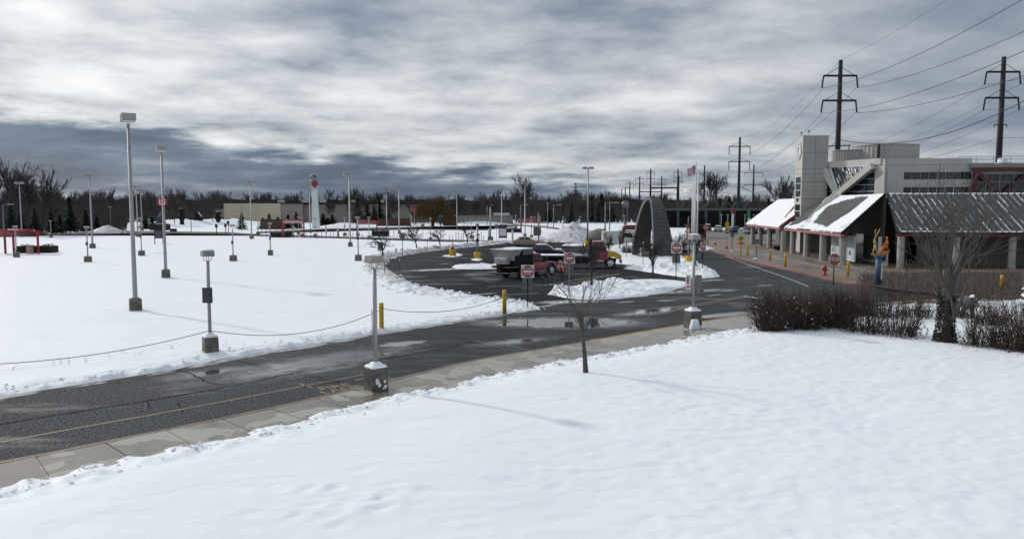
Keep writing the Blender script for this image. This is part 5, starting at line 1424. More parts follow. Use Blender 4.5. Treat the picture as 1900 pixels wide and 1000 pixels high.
hedge('dark low hedge left of the round-roofed shelter', 504,541,440,1.3,2.5,2)
hedge('dark low hedge behind the middle red shelter', 690,722,438,1.5,2.0,3)
hedge('long dark low hedge left of the lamps above the beige car', 934,968,431,1.25,3.0,4)
hedge('brown clipped hedge under the far sculptures', 281,313,427,2.2,3.0,5,'bark_d')
for lb, a, b, py, h in (('low brown brick wall left of the round-roofed shelter',486,530,425.5,2.6),('low brown brick wall behind the clock column shrubs',700,762,419.5,2.3),('low dark wall right of the willow',822,848,419,3.0)):
    A, B = G(a,py), G(b,py); t = thing('garden_wall', lb, 'wall', A, math.atan2((B-A).y,(B-A).x)); L=(B-A).length
    MB().box(0,L,0,.5,0,h).build('wall_body', M['brickwall'], t); MB().box(-.1,L+.1,-.1,.6,h,h+.15).build('coping', M['bark_d'], t)
# ---- white clock column with red inverted triangle
P = G(586,423); ct = thing('clock_column', 'white tapering column with red inverted triangle and round skeleton clock on top', 'clock tower', P)
k = MPP(P.y)
zz = lambda py: ZT(P, py)
MB().prism([(-6*k,-1.0),(6.2*k,-1.0),(6.2*k,1.0),(-6*k,1.0)],0,.05).build('plinth', M['offwhite'], ct)
w0, w1 = 5.6*k, 4.6*k
MB().hexa([(-w0,-.9,0),(w0+.15,-.9,0),(w0+.15,.9,0),(-w0,.9,0),(-w1-.1,-.8,zz(352)),(w1-.2,-.8,zz(352)),(w1-.2,.8,zz(352)),(-w1-.1,.8,zz(352))]).build('shaft', M['white'], ct)
MB().hexa([(-w1-.1,-.5,zz(352)),(w1-.2,-.5,zz(352)),(w1-.2,.5,zz(352)),(-w1-.1,.5,zz(352)),(-w1-.5,-.4,zz(347)),(w1+.2,-.4,zz(347)),(w1+.2,.4,zz(347)),(-w1-.5,.4,zz(347))]).build('collar', M['offwhite'], ct)
MB().slab([(-6.2*k,-.75,zz(338)),(6.4*k,-.75,zz(338)),(1.2*k,-.75,zz(348.5)),(-1.2*k,-.75,zz(348.5))],(0,1.5,0)).build('triangle', M['sign_r'], ct, fix=True)
zc = zz(330); r = 6.8*k
ring = [(r*math.cos(a)-.8*k,0,zc+r*math.sin(a)) for a in np.linspace(0,2*math.pi,33)]
MB().tube(ring,.16,8).build('clock_ring', M['chrome'], ct, True)
ring2 = [(r*.93*math.cos(a)-.8*k,.35,zc+r*.93*math.sin(a)) for a in np.linspace(0,2*math.pi,33)]
MB().tube(ring2,.10,6).build('clock_ring', M['chrome'], ct, True)
MB().lathe([(r*.95,.12),(r*.95,.2)],36,(-.8*k,0,zc),axis='y').build('clock_face', mat('skel', (.30,.32,.35), .4, .3), ct, fix=True)
mb = MB()
for i in range(12):
    a = i*math.pi/6; mb.bar((-.8*k+r*.72*math.sin(a),.06,zc+r*.72*math.cos(a)),(-.8*k+r*.88*math.sin(a),.06,zc+r*.88*math.cos(a)),.10,.08)
mb.build('hour_marks', M['black'], ct); MB().bar((-.8*k,0,zc),(-.8*k+.05,0,zc+r*.8),.16,.1).bar((-.8*k,0,zc),(-.8*k+.3,0,zc+r*.45),.2,.1).build('clock_hands', M['black'], ct)
MB().tube([(-.8*k,0,zz(337.5)),(-.8*k,0,zz(336))],.35,8).build('neck', M['black'], ct)

# ================================================================== VEHICLES
def wheel(t, x, y, r, w, side=1, rim='chrome', name='wheel'):
    h = MB().lathe([(r*.55,-w/2),(r*.92,-w/2),(r,-w*.32),(r,w*.32),(r*.92,w/2),(r*.55,w/2)],22,(x,y,r),axis='y').build(name, M['rubber'], t, True, fix=True)
    yo = y + side*(w/2+.004)
    MB().lathe([(r*.60,yo),(r*.57,yo+side*.03),(r*.30,yo+side*.015),(r*.16,yo+side*.06),(r*.08,yo+side*.065)],18,(x,0,r),axis='y').build('rim', M[rim], h, True, fix=True)
    return h
def win(t, pts, off, m='glass', name='window'):
    pts = [Vector(p) for p in pts]; n = (pts[1]-pts[0]).cross(pts[2]-pts[0]).normalized()
    if n.dot(Vector(off)) < 0: n = -n
    return MB().slab([p+n*.012 for p in pts], n*.012).build(name, M[m], t, fix=True)
def sedan(label, loc, rz, paint, snow=False, group=None, L=4.6, Wd=1.76, H=1.43, suv=False, cat='car', detail=True, name='parked_car'):
    t = thing(name, label, cat, loc, rz, group)
    h = H; b = .48 if not suv else .50; belt = h*.63 if not suv else h*.60
    f, r_ = L/2, -L/2; Y = Wd/2
    prof = [(r_+.05,.28),(r_+.02,belt*.62),(r_+.12,belt*.95),(r_+.55,belt+.02),(f-1.35,belt+.02),(f-.25,belt*.84),(f-.02,belt*.62),(f-.04,.26)] if not suv else [(r_+.05,.34),(r_+.0,belt*.7),(r_+.06,belt+.02),(f-1.15,belt+.04),(f-.15,belt*.93),(f-.0,belt*.65),(f-.05,.32)]
    MB().side(prof, -Y, Y).build('body', paint, t, fix=True, bevel=.06)
    if suv: base, top = (r_+.08, f-1.25), (r_+.32, f-2.05)
    else: base, top = (r_+.45, f-1.25), (r_+1.25, f-2.05)
    yb, yt = Y-.05, Y-.26
    lo, hi = belt, h
    P8 = [(base[0],-yb,lo),(base[1],-yb,lo),(base[1],yb,lo),(base[0],yb,lo),(top[0],-yt,hi),(top[1],-yt,hi),(top[1],yt,hi),(top[0],yt,hi)]
    MB().hexa(P8).build('cabin', paint, t, fix=True, bevel=.05)
    L8 = [Vector(p) for p in P8]
    def face(a, b, c, d, mu=.10, mv0=.08, mv1=.16):   # a,b lower; c,d upper
        p = lambda u, v: (L8[a].lerp(L8[b],u)).lerp(L8[d].lerp(L8[c],u), v)
        return [p(mu,mv0),p(1-mu,mv0),p(1-mu,1-mv1),p(mu,1-mv1)]
    win(t, face(1,2,6,5,.07), (1,0,.5), name='windscreen'); win(t, face(0,3,7,4,.08), (-1,0,.5), name='rear_window')
    for s, (a, b_, c, d) in ((-1,(0,1,5,4)),(1,(3,2,6,7))):
        p = lambda u, v: (L8[a].lerp(L8[b_],u)).lerp(L8[d].lerp(L8[c],u), v)
        for u0, u1 in ((.10,.47),(.52,.90)):
            win(t, [p(u0+.05*(u0<.3),.08),p(u1,.08),p(u1-.03*(u1>.8),.84),p(u0+.02,.84)], (0,s,.3), name='side_window')
    wr = .33 if not suv else .37
    for x in (r_+.85, f-.9):
        for s in (-1,1): wheel(t, x, s*(Y-.10), wr, .22, s)
    for s in (-1,1):
        MB().cbox((f-.06,s*(Y-.32),belt*.70),(.16,.36,.15)).build('headlight', M['lens'], t)
        MB().cbox((r_+.04,s*(Y-.26),belt*.80),(.14,.34,.15)).build('tail_light', M['tail'], t)
    MB().box(f-.05,f+.03,-Y+.06,Y-.06,.27,.42).box(r_-.03,r_+.06,-Y+.06,Y-.06,.28,.44).build('bumper', M['black'], t)
    if snow:
        n_ = MB().hexa([(top[0],-yt,hi+.005),(top[1],-yt,hi+.005),(top[1],yt,hi+.005),(top[0],yt,hi+.005),(top[0]+.1,-yt+.1,hi+.13),(top[1]-.1,-yt+.1,hi+.13),(top[1]-.1,yt-.1,hi+.13),(top[0]+.1,yt-.1,hi+.13)]).build('roof_snow', M['snow'], t, True, fix=True, bevel=.05)
        MB().box(f-1.1,f-.35,-Y+.2,Y-.2,belt*.9,belt+.1).build('hood_snow', M['snow'], t, True, bevel=.06)
    return t
# red pickup with salt spreader and plough
pr, pf = G(966,517.5), G(1026.5,511.0)
hd_ = math.atan2(pf.y-pr.y, pf.x-pr.x); WB = 3.9
ux_ = Vector((math.cos(hd_), math.sin(hd_),0)); uy_ = Vector((-ux_.y, ux_.x, 0))
org = (pr+pf)/2 + uy_*1.0
T = thing('plow_truck', 'red pickup truck with grey and black salt spreader on its bed and striped plough', 'truck', org, hd_)
r0 = -WB/2; f0 = WB/2; Y = 1.0
MB().box(r0-1.5,f0+.5,-.45,.45,.55,.78).build('chassis', M['black'], T)
for x in (r0, f0):
    for s in (-1,1):
        wheel(T, x, s*(Y-.10), .48, .30, s, 'sign_w')
cab = MB().side([(-.55,.55),(-.55,1.30),(1.30,1.30),(1.30,.55)], -Y, Y).build('cab_body', M['truck_red'], T, fix=True, bevel=.05)
MB().hexa([(-.55,-Y+.04,1.30),(1.25,-Y+.04,1.30),(1.25,Y-.04,1.30),(-.55,Y-.04,1.30),(-.45,-Y+.2,2.05),(.55,-Y+.2,2.05),(.55,Y-.2,2.05),(-.45,Y-.2,2.05)]).build('cab_roof', M['truck_red'], T, fix=True, bevel=.06)
MB().side([(1.30,.62),(1.30,1.34),(2.2,1.28),(2.72,1.18),(2.78,.66)], -Y, Y).build('hood', M['truck_red'], T, fix=True, bevel=.06)
for s in (-1,1):
    S = s*(Y-.035)
    win(T, [(-.30,s*.965,1.36),(.25,s*.965,1.36),(.22,s*.835,1.93),(-.28,s*.835,1.93)], (0,s,.2), name='side_window')
    win(T, [(.32,s*.965,1.36),(1.10,s*.965,1.36),(.60,s*.835,1.93),(.30,s*.835,1.93)], (0,s,.2), name='side_window')
    MB().box(.62,.80,min(s*Y,s*(Y+.012)),max(s*Y,s*(Y+.012)),1.12,1.16).build('door_handle', M['chrome'], T)
    MB().box(-.55,1.3,min(s*Y,s*(Y+.1)),max(s*Y,s*(Y+.1)),.50,.56).build('running_board', M['chrome'], T)
    a = [(f0+.62*math.cos(u), s*(Y+.015), .5+.66*math.sin(u)) for u in np.linspace(-.1,math.pi+.1,14)] + [(f0+.47*math.cos(u), s*(Y+.015), .48+.49*math.sin(u)) for u in np.linspace(math.pi+.1,-.1,14)]
    mb = MB()
    for i in range(13):
        mb.hexa([Vector(a[i])-Vector((0,s*.25,0)),Vector(a[i+1])-Vector((0,s*.25,0)),Vector(a[26-i])-Vector((0,s*.25,0)),Vector(a[27-i])-Vector((0,s*.25,0)),a[i],a[i+1],a[26-i],a[27-i]])
    mb.build('fender', M['black'], T, fix=True)
    MB().cbox((1.12,s*(Y+.14),1.48),(.12,.2,.28)).build('mirror', M['black'], T)
    MB().cbox((2.76,s*.74,1.02),(.08,.34,.22)).build('headlight', M['lens'], T)
win(T, [(1.20,-.88,1.38),(1.20,.88,1.38),(.64,.76,1.97),(.64,-.76,1.97)], (1,0,.5), name='windscreen')
MB().box(2.76,2.90,-Y,Y,.55,.78).build('bumper', M['chrome'], T); MB().box(2.775,2.80,-.5,.5,.82,1.15).build('grille', M['black'], T)
MB().box(r0-1.6,-.62,-1.05,1.05,.92,1.10).build('bed_deck', M['black'], T)
MB().box(r0-1.65,-.62,-1.07,1.07,1.02,1.08).build('bed_rail', M['pole_d'], T)
hop = MB().hexa([(r0-1.2,-.55,1.12),(-.75,-.55,1.12),(-.75,.55,1.12),(r0-1.2,.55,1.12),(r0-1.2,-1.0,2.25),(-.72,-1.0,2.25),(-.72,1.0,2.25),(r0-1.2,1.0,2.25)]).build('hopper', M['black'], T, fix=True)
MB().box(r0-1.05,-.68,-1.09,1.09,1.15,2.02).build('hopper_side', M['black'], T)
MB().box(r0-.05,-.66,-1.12,1.12,2.02,2.40).build('hopper_top', M['sign_back'], T, bevel=.02)
MB().hexa([(r0-1.25,-1.02,1.55),(r0-.9,-1.02,1.55),(r0-.9,1.02,1.55),(r0-1.25,1.02,1.55),(r0-1.65,-1.16,2.46),(r0-.25,-1.16,2.46),(r0-.25,1.16,2.46),(r0-1.65,1.16,2.46)]).build('hopper_back', M['salt'], T, fix=True)
MB().box(r0-1.72,r0-.1,-1.17,1.17,2.46,2.51).build('hopper_lip', M['offwhite'], T)
MB().box(r0-.2,-.68,-1.1,1.1,2.44,2.56).build('load_snow', M['snow'], T, True, bevel=.05)
eng = MB().box(r0-1.75,r0-1.15,-.65,.65,1.28,1.72).build('engine_box', M['salt'], T, bevel=.02)
MB().box(r0-1.76,r0-1.14,-.6,.6,1.73,1.79).build('box_snow', M['snow'], T)
for i in range(2): MB().lathe([(.05,-.02),(.05,.01)],10,(r0-1.76,-.3+.2*i,1.48),axis='x').build('vent', M['black'], eng, fix=True)
MB().box(r0-1.95,r0-1.55,-.2,.2,.55,1.25).build('chute', M['black'], T); MB().lathe([(.36,.45),(.36,.50)],18,(r0-1.85,0,0)).build('spinner', M['steel_d'], T)
for s in (-1,1): MB().cbox((r0-1.64,s*.86,1.0),(.08,.26,.12)).build('tail_light', M['tail'], T)
MB().box(r0-2.0,r0-1.6,-1.0,1.0,.52,.58).build('step_bar', M['pole_d'], T)
# plough blade
bl = MB()
prof = [(3.75,.10),(3.62,.32),(3.60,.58),(3.70,.82),(3.78,.82),(3.68,.58),(3.70,.32),(3.82,.10)]
bl.side(prof,-1.2,1.2); blade = bl.build('plow_blade', M['red'], T, fix=True)
for i in range(6):
    y = -1.12+i*.38; MB().slab([(3.58,y,.25),(3.56,y+.08,.25),(3.61,y+.28,.74),(3.61,y+.20,.74)],(-.02,0,0)).build('stripe', M['sign_w'], blade, fix=True)
MB().bar((2.8,-.4,.5),(3.65,-.5,.45),.1).bar((2.8,.4,.5),(3.65,.5,.45),.1).bar((2.85,0,1.0),(3.6,0,.6),.08).build('plow_arm', M['red_dark'], T)
# flatbed tow truck
fw = G(1134,498.5); k = MPP(fw.y)
T2 = thing('tow_truck', 'flatbed tow truck with red cab, yellow hood and raised dark ramp', 'truck', (fw.x, fw.y+1.05, 0), R(-4))
Y = 1.15
wheel(T2, 0, -Y+.12, .52, .30, -1, 'sign_w'); wheel(T2, 0, Y-.12, .52, .30, 1, 'sign_w')
for x in (-4.9,):
    for s in (-1,1): wheel(T2, x, s*(Y-.25), .50, .5, s, 'pole')
MB().box(-7.4,.6,-.45,.45,.65,.95).build('chassis', M['black'], T2)
cb = MB().side([(-1.75,.75),(-1.75,2.55),(-1.6,2.68),(-.72,2.68),(-.30,1.75),(-.30,.75)], -Y+.05, Y-.05).build('cab', M['truck_red'], T2, fix=True, bevel=.06)
MB().side([(-.30,.75),(-.30,1.72),(.35,1.66),(1.0,1.35),(1.06,.95),(.62,.95),(.45,1.10),(0,1.18),(-.28,1.05)], -Y+.08, Y-.08).build('hood', M['truck_yel'], T2, fix=True, bevel=.06)
MB().box(1.0,1.12,-Y,Y,.50,.86).build('bumper', M['chrome'], T2); MB().box(1.02,1.10,-.6,.6,.92,1.3).build('grille', M['chrome'], T2)
for s in (-1,1):
    win(T2, [(-1.15,s*(Y-.05),1.72),(-.42,s*(Y-.05),1.72),(-.76,s*(Y-.05),2.5),(-1.15,s*(Y-.05),2.5)], (0,s,0), name='side_window')
    win(T2, [(-1.66,s*(Y-.05),1.8),(-1.26,s*(Y-.05),1.8),(-1.26,s*(Y-.05),2.45),(-1.66,s*(Y-.05),2.45)], (0,s,0), name='side_window')
    MB().cbox((-.42,s*(Y+.16),2.0),(.12,.2,.45)).build('mirror', M['chrome'], T2)
    MB().lathe([(.24,-.75),(.24,.5)],14,(-1.15,s*(Y-.25),.72),axis='x').build('fuel_tank', M['chrome'], T2, True, fix=True)
    MB().cbox((1.0,s*.85,1.12),(.12,.3,.2)).build('headlight', M['lens'], T2)
win(T2, [(-.36,-.95,1.80),(-.36,.95,1.80),(-.68,.9,2.55),(-.68,-.9,2.55)], (1,0,.4), name='windscreen')
MB().box(-2.05,-1.85,-1.1,1.1,1.0,2.9).build('headboard', M['black'], T2)
MB().box(-7.6,-2.1,-1.2,1.2,1.05,1.24).build('bed', M['carblack'], T2)
MB().box(-7.5,-2.2,-1.1,1.1,1.245,1.30).build('bed_snow', M['snow_lump'], T2, True)
MB().box(-3.4,-2.2,-1.2,-.7,.5,1.0).build('tool_box', M['black'], T2)
MB().hexa([(-10.6,-1.1,2.05),(-7.3,-1.2,1.05),(-7.3,1.2,1.05),(-10.6,1.1,2.05),(-10.6,-1.1,2.12),(-7.3,-1.2,1.24),(-7.3,1.2,1.24),(-10.6,1.1,2.12)]).build('ramp', M['black'], T2)
MB().bar((-8.6,-.9,1.62),(-7.4,-.9,1.55),.5,.12).bar((-8.7,.4,1.70),(-7.6,.4,1.5),.7,.14).build('ramp_snow', M['snow'], T2)
# cars
P = G(978,456.5); sedan('beige sedan parked at the far side of the loop', (P.x,P.y+.9,0), 0, M['beige'], L=4.5)
P = G(1012,478); sedan('dark blue car with snow on its roof behind the red pickup', (P.x,P.y+.9,0), R(-5), M['navy'], True, L=4.7, H=1.5)
CARS = [(1352,433,'cargrey',0,1,'grey snow-dusted car left in the parked row by the viaduct'),(1366,433.5,'carblack',1,0,'dark car in the middle of the parked row by the viaduct'),(1383,434,'carsilver',0,0,'silver car right of the dark one in the parked row'),(1395,434,'carblack',1,0,'black car next to the canopy in the parked row'),(1411,434,'cargrey',1,0,'grey car behind the far canopy columns, left'),(1431,434,'carblack',1,0,'dark car seen between far canopy columns'),(1313,429,'carblack',1,1,'black snow-topped SUV left of the parked row'),(1333,430,'carsilver',0,1,'white snow-covered car right of the black SUV')]
for px, py, m, suv, sn_, lb in CARS:
    P = G(px, py); sedan(lb, (P.x,P.y,0), R(75+rnd.uniform(-8,8)), M[m], bool(sn_), 'cars parked by the viaduct', suv=bool(suv), H=1.7 if suv else 1.45)
# white van beyond the tow truck
P = G(1152,457); t = thing('white_van', 'white van parked behind bare trees right of the snow pile', 'van', (P.x,P.y,0), R(0))
MB().side([(-2.9,.4),(-2.9,2.35),(1.3,2.4),(1.6,2.2),(2.1,1.35),(2.9,1.1),(2.95,.4)],-1,1).build('body', M['offwhite'], t, fix=True, bevel=.08)
win(t, [(.2,-1,1.4),(1.75,-1,1.4),(1.4,-1,2.1),(.2,-1,2.1)], (0,-1,0), name='side_window'); win(t, [(1.66,-.9,2.12),(1.66,.9,2.12),(2.08,.9,1.42),(2.08,-.9,1.42)], (1,0,.3), name='windscreen')
for x in (-1.8,1.9):
    for s in (-1,1): wheel(t, x, s*.9, .38, .24, s)
# far semi truck and trailers
P = AT(925,403,271); k = MPP(P.y); t = thing('semi_truck', 'far white semi trailer with red cab on the raised road', 'truck', (P.x,P.y,2.5), R(176))
s_ = 36*k/16.3
MB().box(-9*s_,4.0*s_,-1.3,1.3,1.0*s_,3.6*s_).build('trailer', M['offwhite'], t)
MB().side([(4.6*s_,.6),(4.6*s_,3.5*s_),(5.6*s_,3.3*s_),(6.0*s_,2.1*s_),(7.2*s_,1.8*s_),(7.3*s_,.6)],-1.25,1.25).build('cab', M['red'], t, fix=True, bevel=.1)
win(t, [(5.66*s_,-1,3.1*s_),(5.66*s_,1,3.1*s_),(5.97*s_,1,2.25*s_),(5.97*s_,-1,2.25*s_)], (1,0,.2), name='windscreen')
for x in (-7.5*s_,-6*s_,3*s_,6.6*s_):
    for s in (-1,1): wheel(t, x, s*1.1, .6, .35, s)
A_, B_ = AT(842,406,267), AT(952,406,267); rw = thing('ramp_wall', 'pale concrete ramp wall carrying the raised road under the semi truck', 'wall', (A_.x,267,0))
MB().box(0,B_.x-A_.x,0,9,0,2.48).build('wall_body', M['pave_grey'], rw); MB().box(0,B_.x-A_.x,-.1,.25,2.48,3.2).build('barrier', M['wall_shade'], rw)
P = G(822,416); t = thing('box_trailer', 'tan trailer with curved pale roof beneath the willow', 'trailer', (P.x,P.y,0), 0); k = MPP(P.y)
MB().box(-9*k,9*k,-1.2,1.2,.6,14*k).build('body', M['tarp'], t); MB().side([(-9.5*k,14*k),(-8*k,15.5*k),(7*k,16*k),(9.5*k,14*k)],-1.3,1.3).build('roof', M['offwhite'], t, fix=True)
for x in (-5*k,5*k):
    for s in (-1,1): wheel(t, x, s*1.1, .5, .3, s)
P = G(838,416); t = thing('box_trailer', 'dark trailer right of the tan one beneath the willow', 'trailer', (P.x+1.5,P.y+4,0), 0)
MB().box(-6*k,7*k,-1.2,1.2,.6,13.5*k).build('body', M['bark_d'], t); MB().box(-6.3*k,7.3*k,-1.3,1.3,13.5*k,14.2*k).build('roof', M['offwhite'], t)
for x in (-4*k,4*k):
    for s in (-1,1): wheel(t, x, s*1.1, .5, .3, s)
# tan covered mound by the tow truck lamp
P = G(1112,452); t = thing('covered_mound', 'tan tarpaulin-like rounded mound behind the tow truck cab', 'mound', P); MB().lathe([(2.4,0),(2.3,1.0),(1.6,1.9),(.7,2.4),(.1,2.5)],18).build('cover', M['tarp'], t, True)
P = G(1178,475); t = thing('dark_bin', 'green-black litter bin on the snow beside the arch', 'bin', (P.x,P.y,.1)); MB().lathe([(.36,0),(.42,.9),(.40,.95)],14).build('body', M['green'], t, True); MB().lathe([(.42,.95),(.3,1.1),(.05,1.15)],14).build('lid', M['black'], t, True)
# ================================================================== POWER LINE
def pylon(label, P, H, arms, r=.42, hang_=2.6, rz=0, group='dark steel transmission poles along the railway', wide=4.1):
    t = thing('transmission_pole', label, 'power pole', P, rz, group)
    MB().tube([(0,0,0),(0,0,H)],[r*1.25,r*.72],8).build('shaft', M['steel_d'], t, True)
    for z in arms:
        a = MB().bar((-wide,0,z),(wide,0,z),.34,.30).build('crossarm', M['steel_d'], t)
        MB().tube([(-wide*.85,0,z+.1),(0,0,z+1.5),(wide*.85,0,z+.1)],.05,4).build('stay', M['wire'], t)
        for s in (-1,1): MB().tube([(s*wide,0,z),(s*(wide+.25*(1 if hang_<2.5 else -.2)),0,z-hang_)],.14,5).build('insulator', M['steel_d'], t)
    return t
def armz(P, *rows): return [ZT(P, r) for r in rows]
PY = [
 (1560,128,112,[141,187],.48,2.0,'nearest tall transmission pole rising behind the station roof drums'),
 (1863,125,106,[134,182],.48,2.0,'tall transmission pole at right above the footbridge'),
 (1373,268,255,[272,300],.5,3.0,'tall transmission pole right of the flagpoles, double arms'),
 (1399,430,306,[321,343],.55,1.6,'far transmission pole just right of the double-armed one'),
 (1307.5,430,307,[322,343],.55,1.4,'far transmission pole right behind the flag'),
 (1330,560,325,[337,353],.6,.8,'small far transmission pole between the flag and the double-armed pole'),
 (1258,480,314,[320,331],.6,3,'far transmission pole carrying the right end of the long crossbeam'),
 (1207.5,480,314,[320,332],.6,3,'far transmission pole carrying the left end of the long crossbeam'),
 (1228,560,327,[333,343],.6,3,'far pole under the crossbeam, just above the arch'),
 (1187,560,328,[332,341],.6,3,'far transmission pole left of the arch crown'),
 (1168.5,650,337,[341,349],.6,3,'thin far pole second left of the arch'),
 (1160.3,760,348,[349.5],.6,3,'thinnest far pole third left of the arch'),
 (1153.5,800,352,[353],.6,3,'short far pole fourth left of the arch'),
 (1259.5,500,326,[337,353],.6,1,'dark far pole standing just behind the right crossbeam pole')]
PO = {}
for i, (px, Y_, top, ar_, r, hg, lb) in enumerate(PY):
    P = Vector(((px-950)/1400*Y_*1.0, Y_, 0)); 
    P.x = AT(px, top, Y_).x
    wide = (4.15 if Y_ < 200 else (3.7 if Y_ < 300 else (34*MPP(Y_)/2 if hg in (1.6,1.4) else (22 if hg == .8 else 15)*MPP(Y_)/2)))
    PO[i] = (pylon(lb, P, ZT(P, top), armz(P, *ar_), r, hg*(1 if Y_ < 300 else 1), 0, 'dark steel transmission poles along the railway', wide if Y_ > 200 else 30*MPP(Y_)), P)
PO[2][0]
P1, P2, P3 = PO[0][1], PO[1][1], PO[2][1]
MB().bar((0,0,ZT(P1,271)),(2.0,0,ZT(P1,270)),.16).bar((-1.6,0,ZT(P1,271.5)),(0,0,ZT(P1,271)),.16).bar((-1.6,0,ZT(P1,271.5)),(-2.2,0,ZT(P1,281)),.12).bar((2.0,0,ZT(P1,270)),(1.8,0,ZT(P1,279)),.12).build('lower_arm', M['steel_d'], PO[0][0])
MB().bar((-1.05,0,ZT(P2,232)),(1.05,0,ZT(P2,232)),.14).bar((-1.05,0,ZT(P2,232)),(-1.05,0,ZT(P2,237)),.1).bar((1.05,0,ZT(P2,232)),(1.05,0,ZT(P2,237)),.1).build('lower_arm', M['steel_d'], PO[1][0])
a, b = PO[7][1], PO[6][1]
tag(MB().bar((a.x,a.y,ZT(a,349)),(b.x,b.y,ZT(b,349)),.9).build('crossbeam', M['steel_d']), 'long dark gantry beam linking two far poles above the arch', 'gantry beam')
a, b = PO[9][1], PO[8][1]
tag(MB().bar((a.x,a.y,ZT(a,356)),(b.x,b.y,ZT(b,356)),.7).build('crossbeam', M['steel_d']), 'short far gantry beam lower left behind the arch crown', 'gantry beam')
wg = 'power line wires crossing the sky'
off = 30*MPP(128)
def W3(name, label, a, b, sag, r): return hang('power_line', label, a, b, sag, r, 'power line', 'wire', 40, wg)
P0 = P1 + (P1-P3); P0.z = 0
for s, nm in ((-1,'left'),(1,'right')):
    for row, rn, ins in ((141,'upper',2.0),(187,'lower',2.0)):
        z = ZT(P1,row)-ins; z3 = ZT(P3, 272 if row == 141 else 300)-3.0
        W3('', 'power wire from the %s %s arm of the nearest pole up out of the frame' % (rn, nm), (P1.x+s*off,P1.y,z),(P0.x+s*off,P0.y,z+1.5),4.5,.032)
        W3('', 'power wire from the %s %s arm of the nearest pole down to the double-armed pole' % (rn, nm), (P1.x+s*off,P1.y,z),(P3.x+s*3.7,P3.y,z3),4.0,.04)
W3('', 'thin ground wire from the top of the nearest pole up out of the frame', (P1.x,P1.y,ZT(P1,112)),(P0.x,P0.y,ZT(P1,112)+1),3.0,.018)
W3('', 'thin ground wire from the nearest pole top down to the double-armed pole', (P1.x,P1.y,ZT(P1,112)),(P3.x,P3.y,ZT(P3,256)),3.0,.03)
P20 = P2 + (P1-P3)*.6; P2f = Vector((P2.x+27, P2.y+150, 0))
for s, nm in ((-1,'left'),(1,'right')):
    for row, rn, ins in ((134,'upper',2.0),(182,'lower',2.0)):
        z = ZT(P2,row)-ins
        W3('', 'power wire from the %s %s arm of the right pole down behind the station' % (rn, nm), (P2.x+s*off,P2.y,z),(P2f.x+s*off,P2f.y,z-1),4.2,.032)
        W3('', 'power wire from the %s %s arm of the right pole out of the right border' % (rn, nm), (P2.x+s*off,P2.y,z),(P20.x+s*off,P20.y,z+1),2.5,.03)
c = ZT(P1,259)
W3('', 'thick dark cable from the nearest pole rising in a curve to the right border', (P1.x,P1.y,c),(72.5,96,AT(1900,186,96).z+5.2),4.2,.055)
W3('', 'thick dark cable from the nearest pole down left behind the clock tower', (P1.x,P1.y,c),(P3.x,P3.y,ZT(P3,345)),5.0,.06)
W3('', 'dark cable from the double-armed pole sloping right to the far canopy', (P3.x,P3.y,ZT(P3,345)),(AT(1480,374,240).x,240,AT(1480,374,240).z),1.2,.12)
W3('', 'lower wire from the right pole sloping left behind the roof railing', (P2.x,P2.y,ZT(P2,255)),(72,200,ZT((72,200,0),305)),3.0,.03)
W3('', 'lower wire from the right pole to the right border', (P2.x,P2.y,ZT(P2,255)),(112,118,ZT((112,118,0),247)),.6,.03)

# ================================================================== FAR BUILDINGS AND STRUCTURES
A, B, C = G(416,413), G(562,413), G(792,413)
wb = thing('warehouse', 'long low tan warehouse behind the bare trees left of centre', 'warehouse', A, 0)
zt_ = ZT(A, 377.5)
L1_, L2_ = B.x-A.x, C.x-A.x
w_ = MB().box(0,L1_*.72,0,60,0,zt_).build('wall', M['tan'], wb)
for i in range(9):
    MB().box(0.0,L1_*.72,-.05,-.005,zt_*(i+.3)/9.5,zt_*(i+.3)/9.5+.08).build('panel_joint', M['tarp'], w_)
MB().box(L1_*.72,L1_,.4,60,0,zt_-.2).build('wall', M['tan2'], wb); MB().box(L1_,L2_,2,60,0,zt_-.4).build('wall', M['tan2'], wb)
MB().box(-.3,L2_,-.2,60,zt_,zt_+.35).build('roof_edge', M['bark_d'], wb)
MB().box(-6,-.2,4,20,2,5.2).build('annex', M['tan2'], wb)
for x in (-2.2, 8): pass
for i, px in enumerate((510, 556, 590, 650, 700)):
    x = G(px,413).x-A.x; MB().box(x-1.2,x+1.2,8,10,zt_+.3,zt_+1.4).build('roof_unit', M['sign_w'], wb)
# railway viaduct with mast brackets
va, vb = G(1248,424), G(1475,424)
vt = thing('rail_viaduct', 'dark railway embankment with long pale green girder and Y-shaped brackets', 'viaduct', (va.x, va.y+10, 0), 0)
Lv = vb.x-va.x; zt_ = ZT(vt.location, 388); zb_ = ZT(vt.location, 385.6)
MB().box(-3,Lv+40,2,14,0,zt_-.6).build('embankment', M['ridge'], vt)
MB().box(-6,Lv+20,-.6,.6,zt_-.35,zt_+.25).build('girder', M['green_st'], vt)
MB().box(14*3,Lv+20,1,2,ZT(vt.location,368.5),ZT(vt.location,366)).build('upper_beam', M['black'], vt)
for px in (1276,1304,1318,1324,1354,1376,1400):
    x = G(px,424).x-va.x; w = 1.3 if px not in (1318,) else 2
    MB().bar((x,0,zt_+.1),(x-w,0,zt_+2.2),.22).bar((x,0,zt_+.1),(x+w,0,zt_+2.2),.22).build('bracket', M['green_st'], vt)
for i in range(16):
    MB().box(-5+i*4.2,-4.4+i*4.2,-.3,.5,0,zt_-.4).build('pier', M['green'], vt)
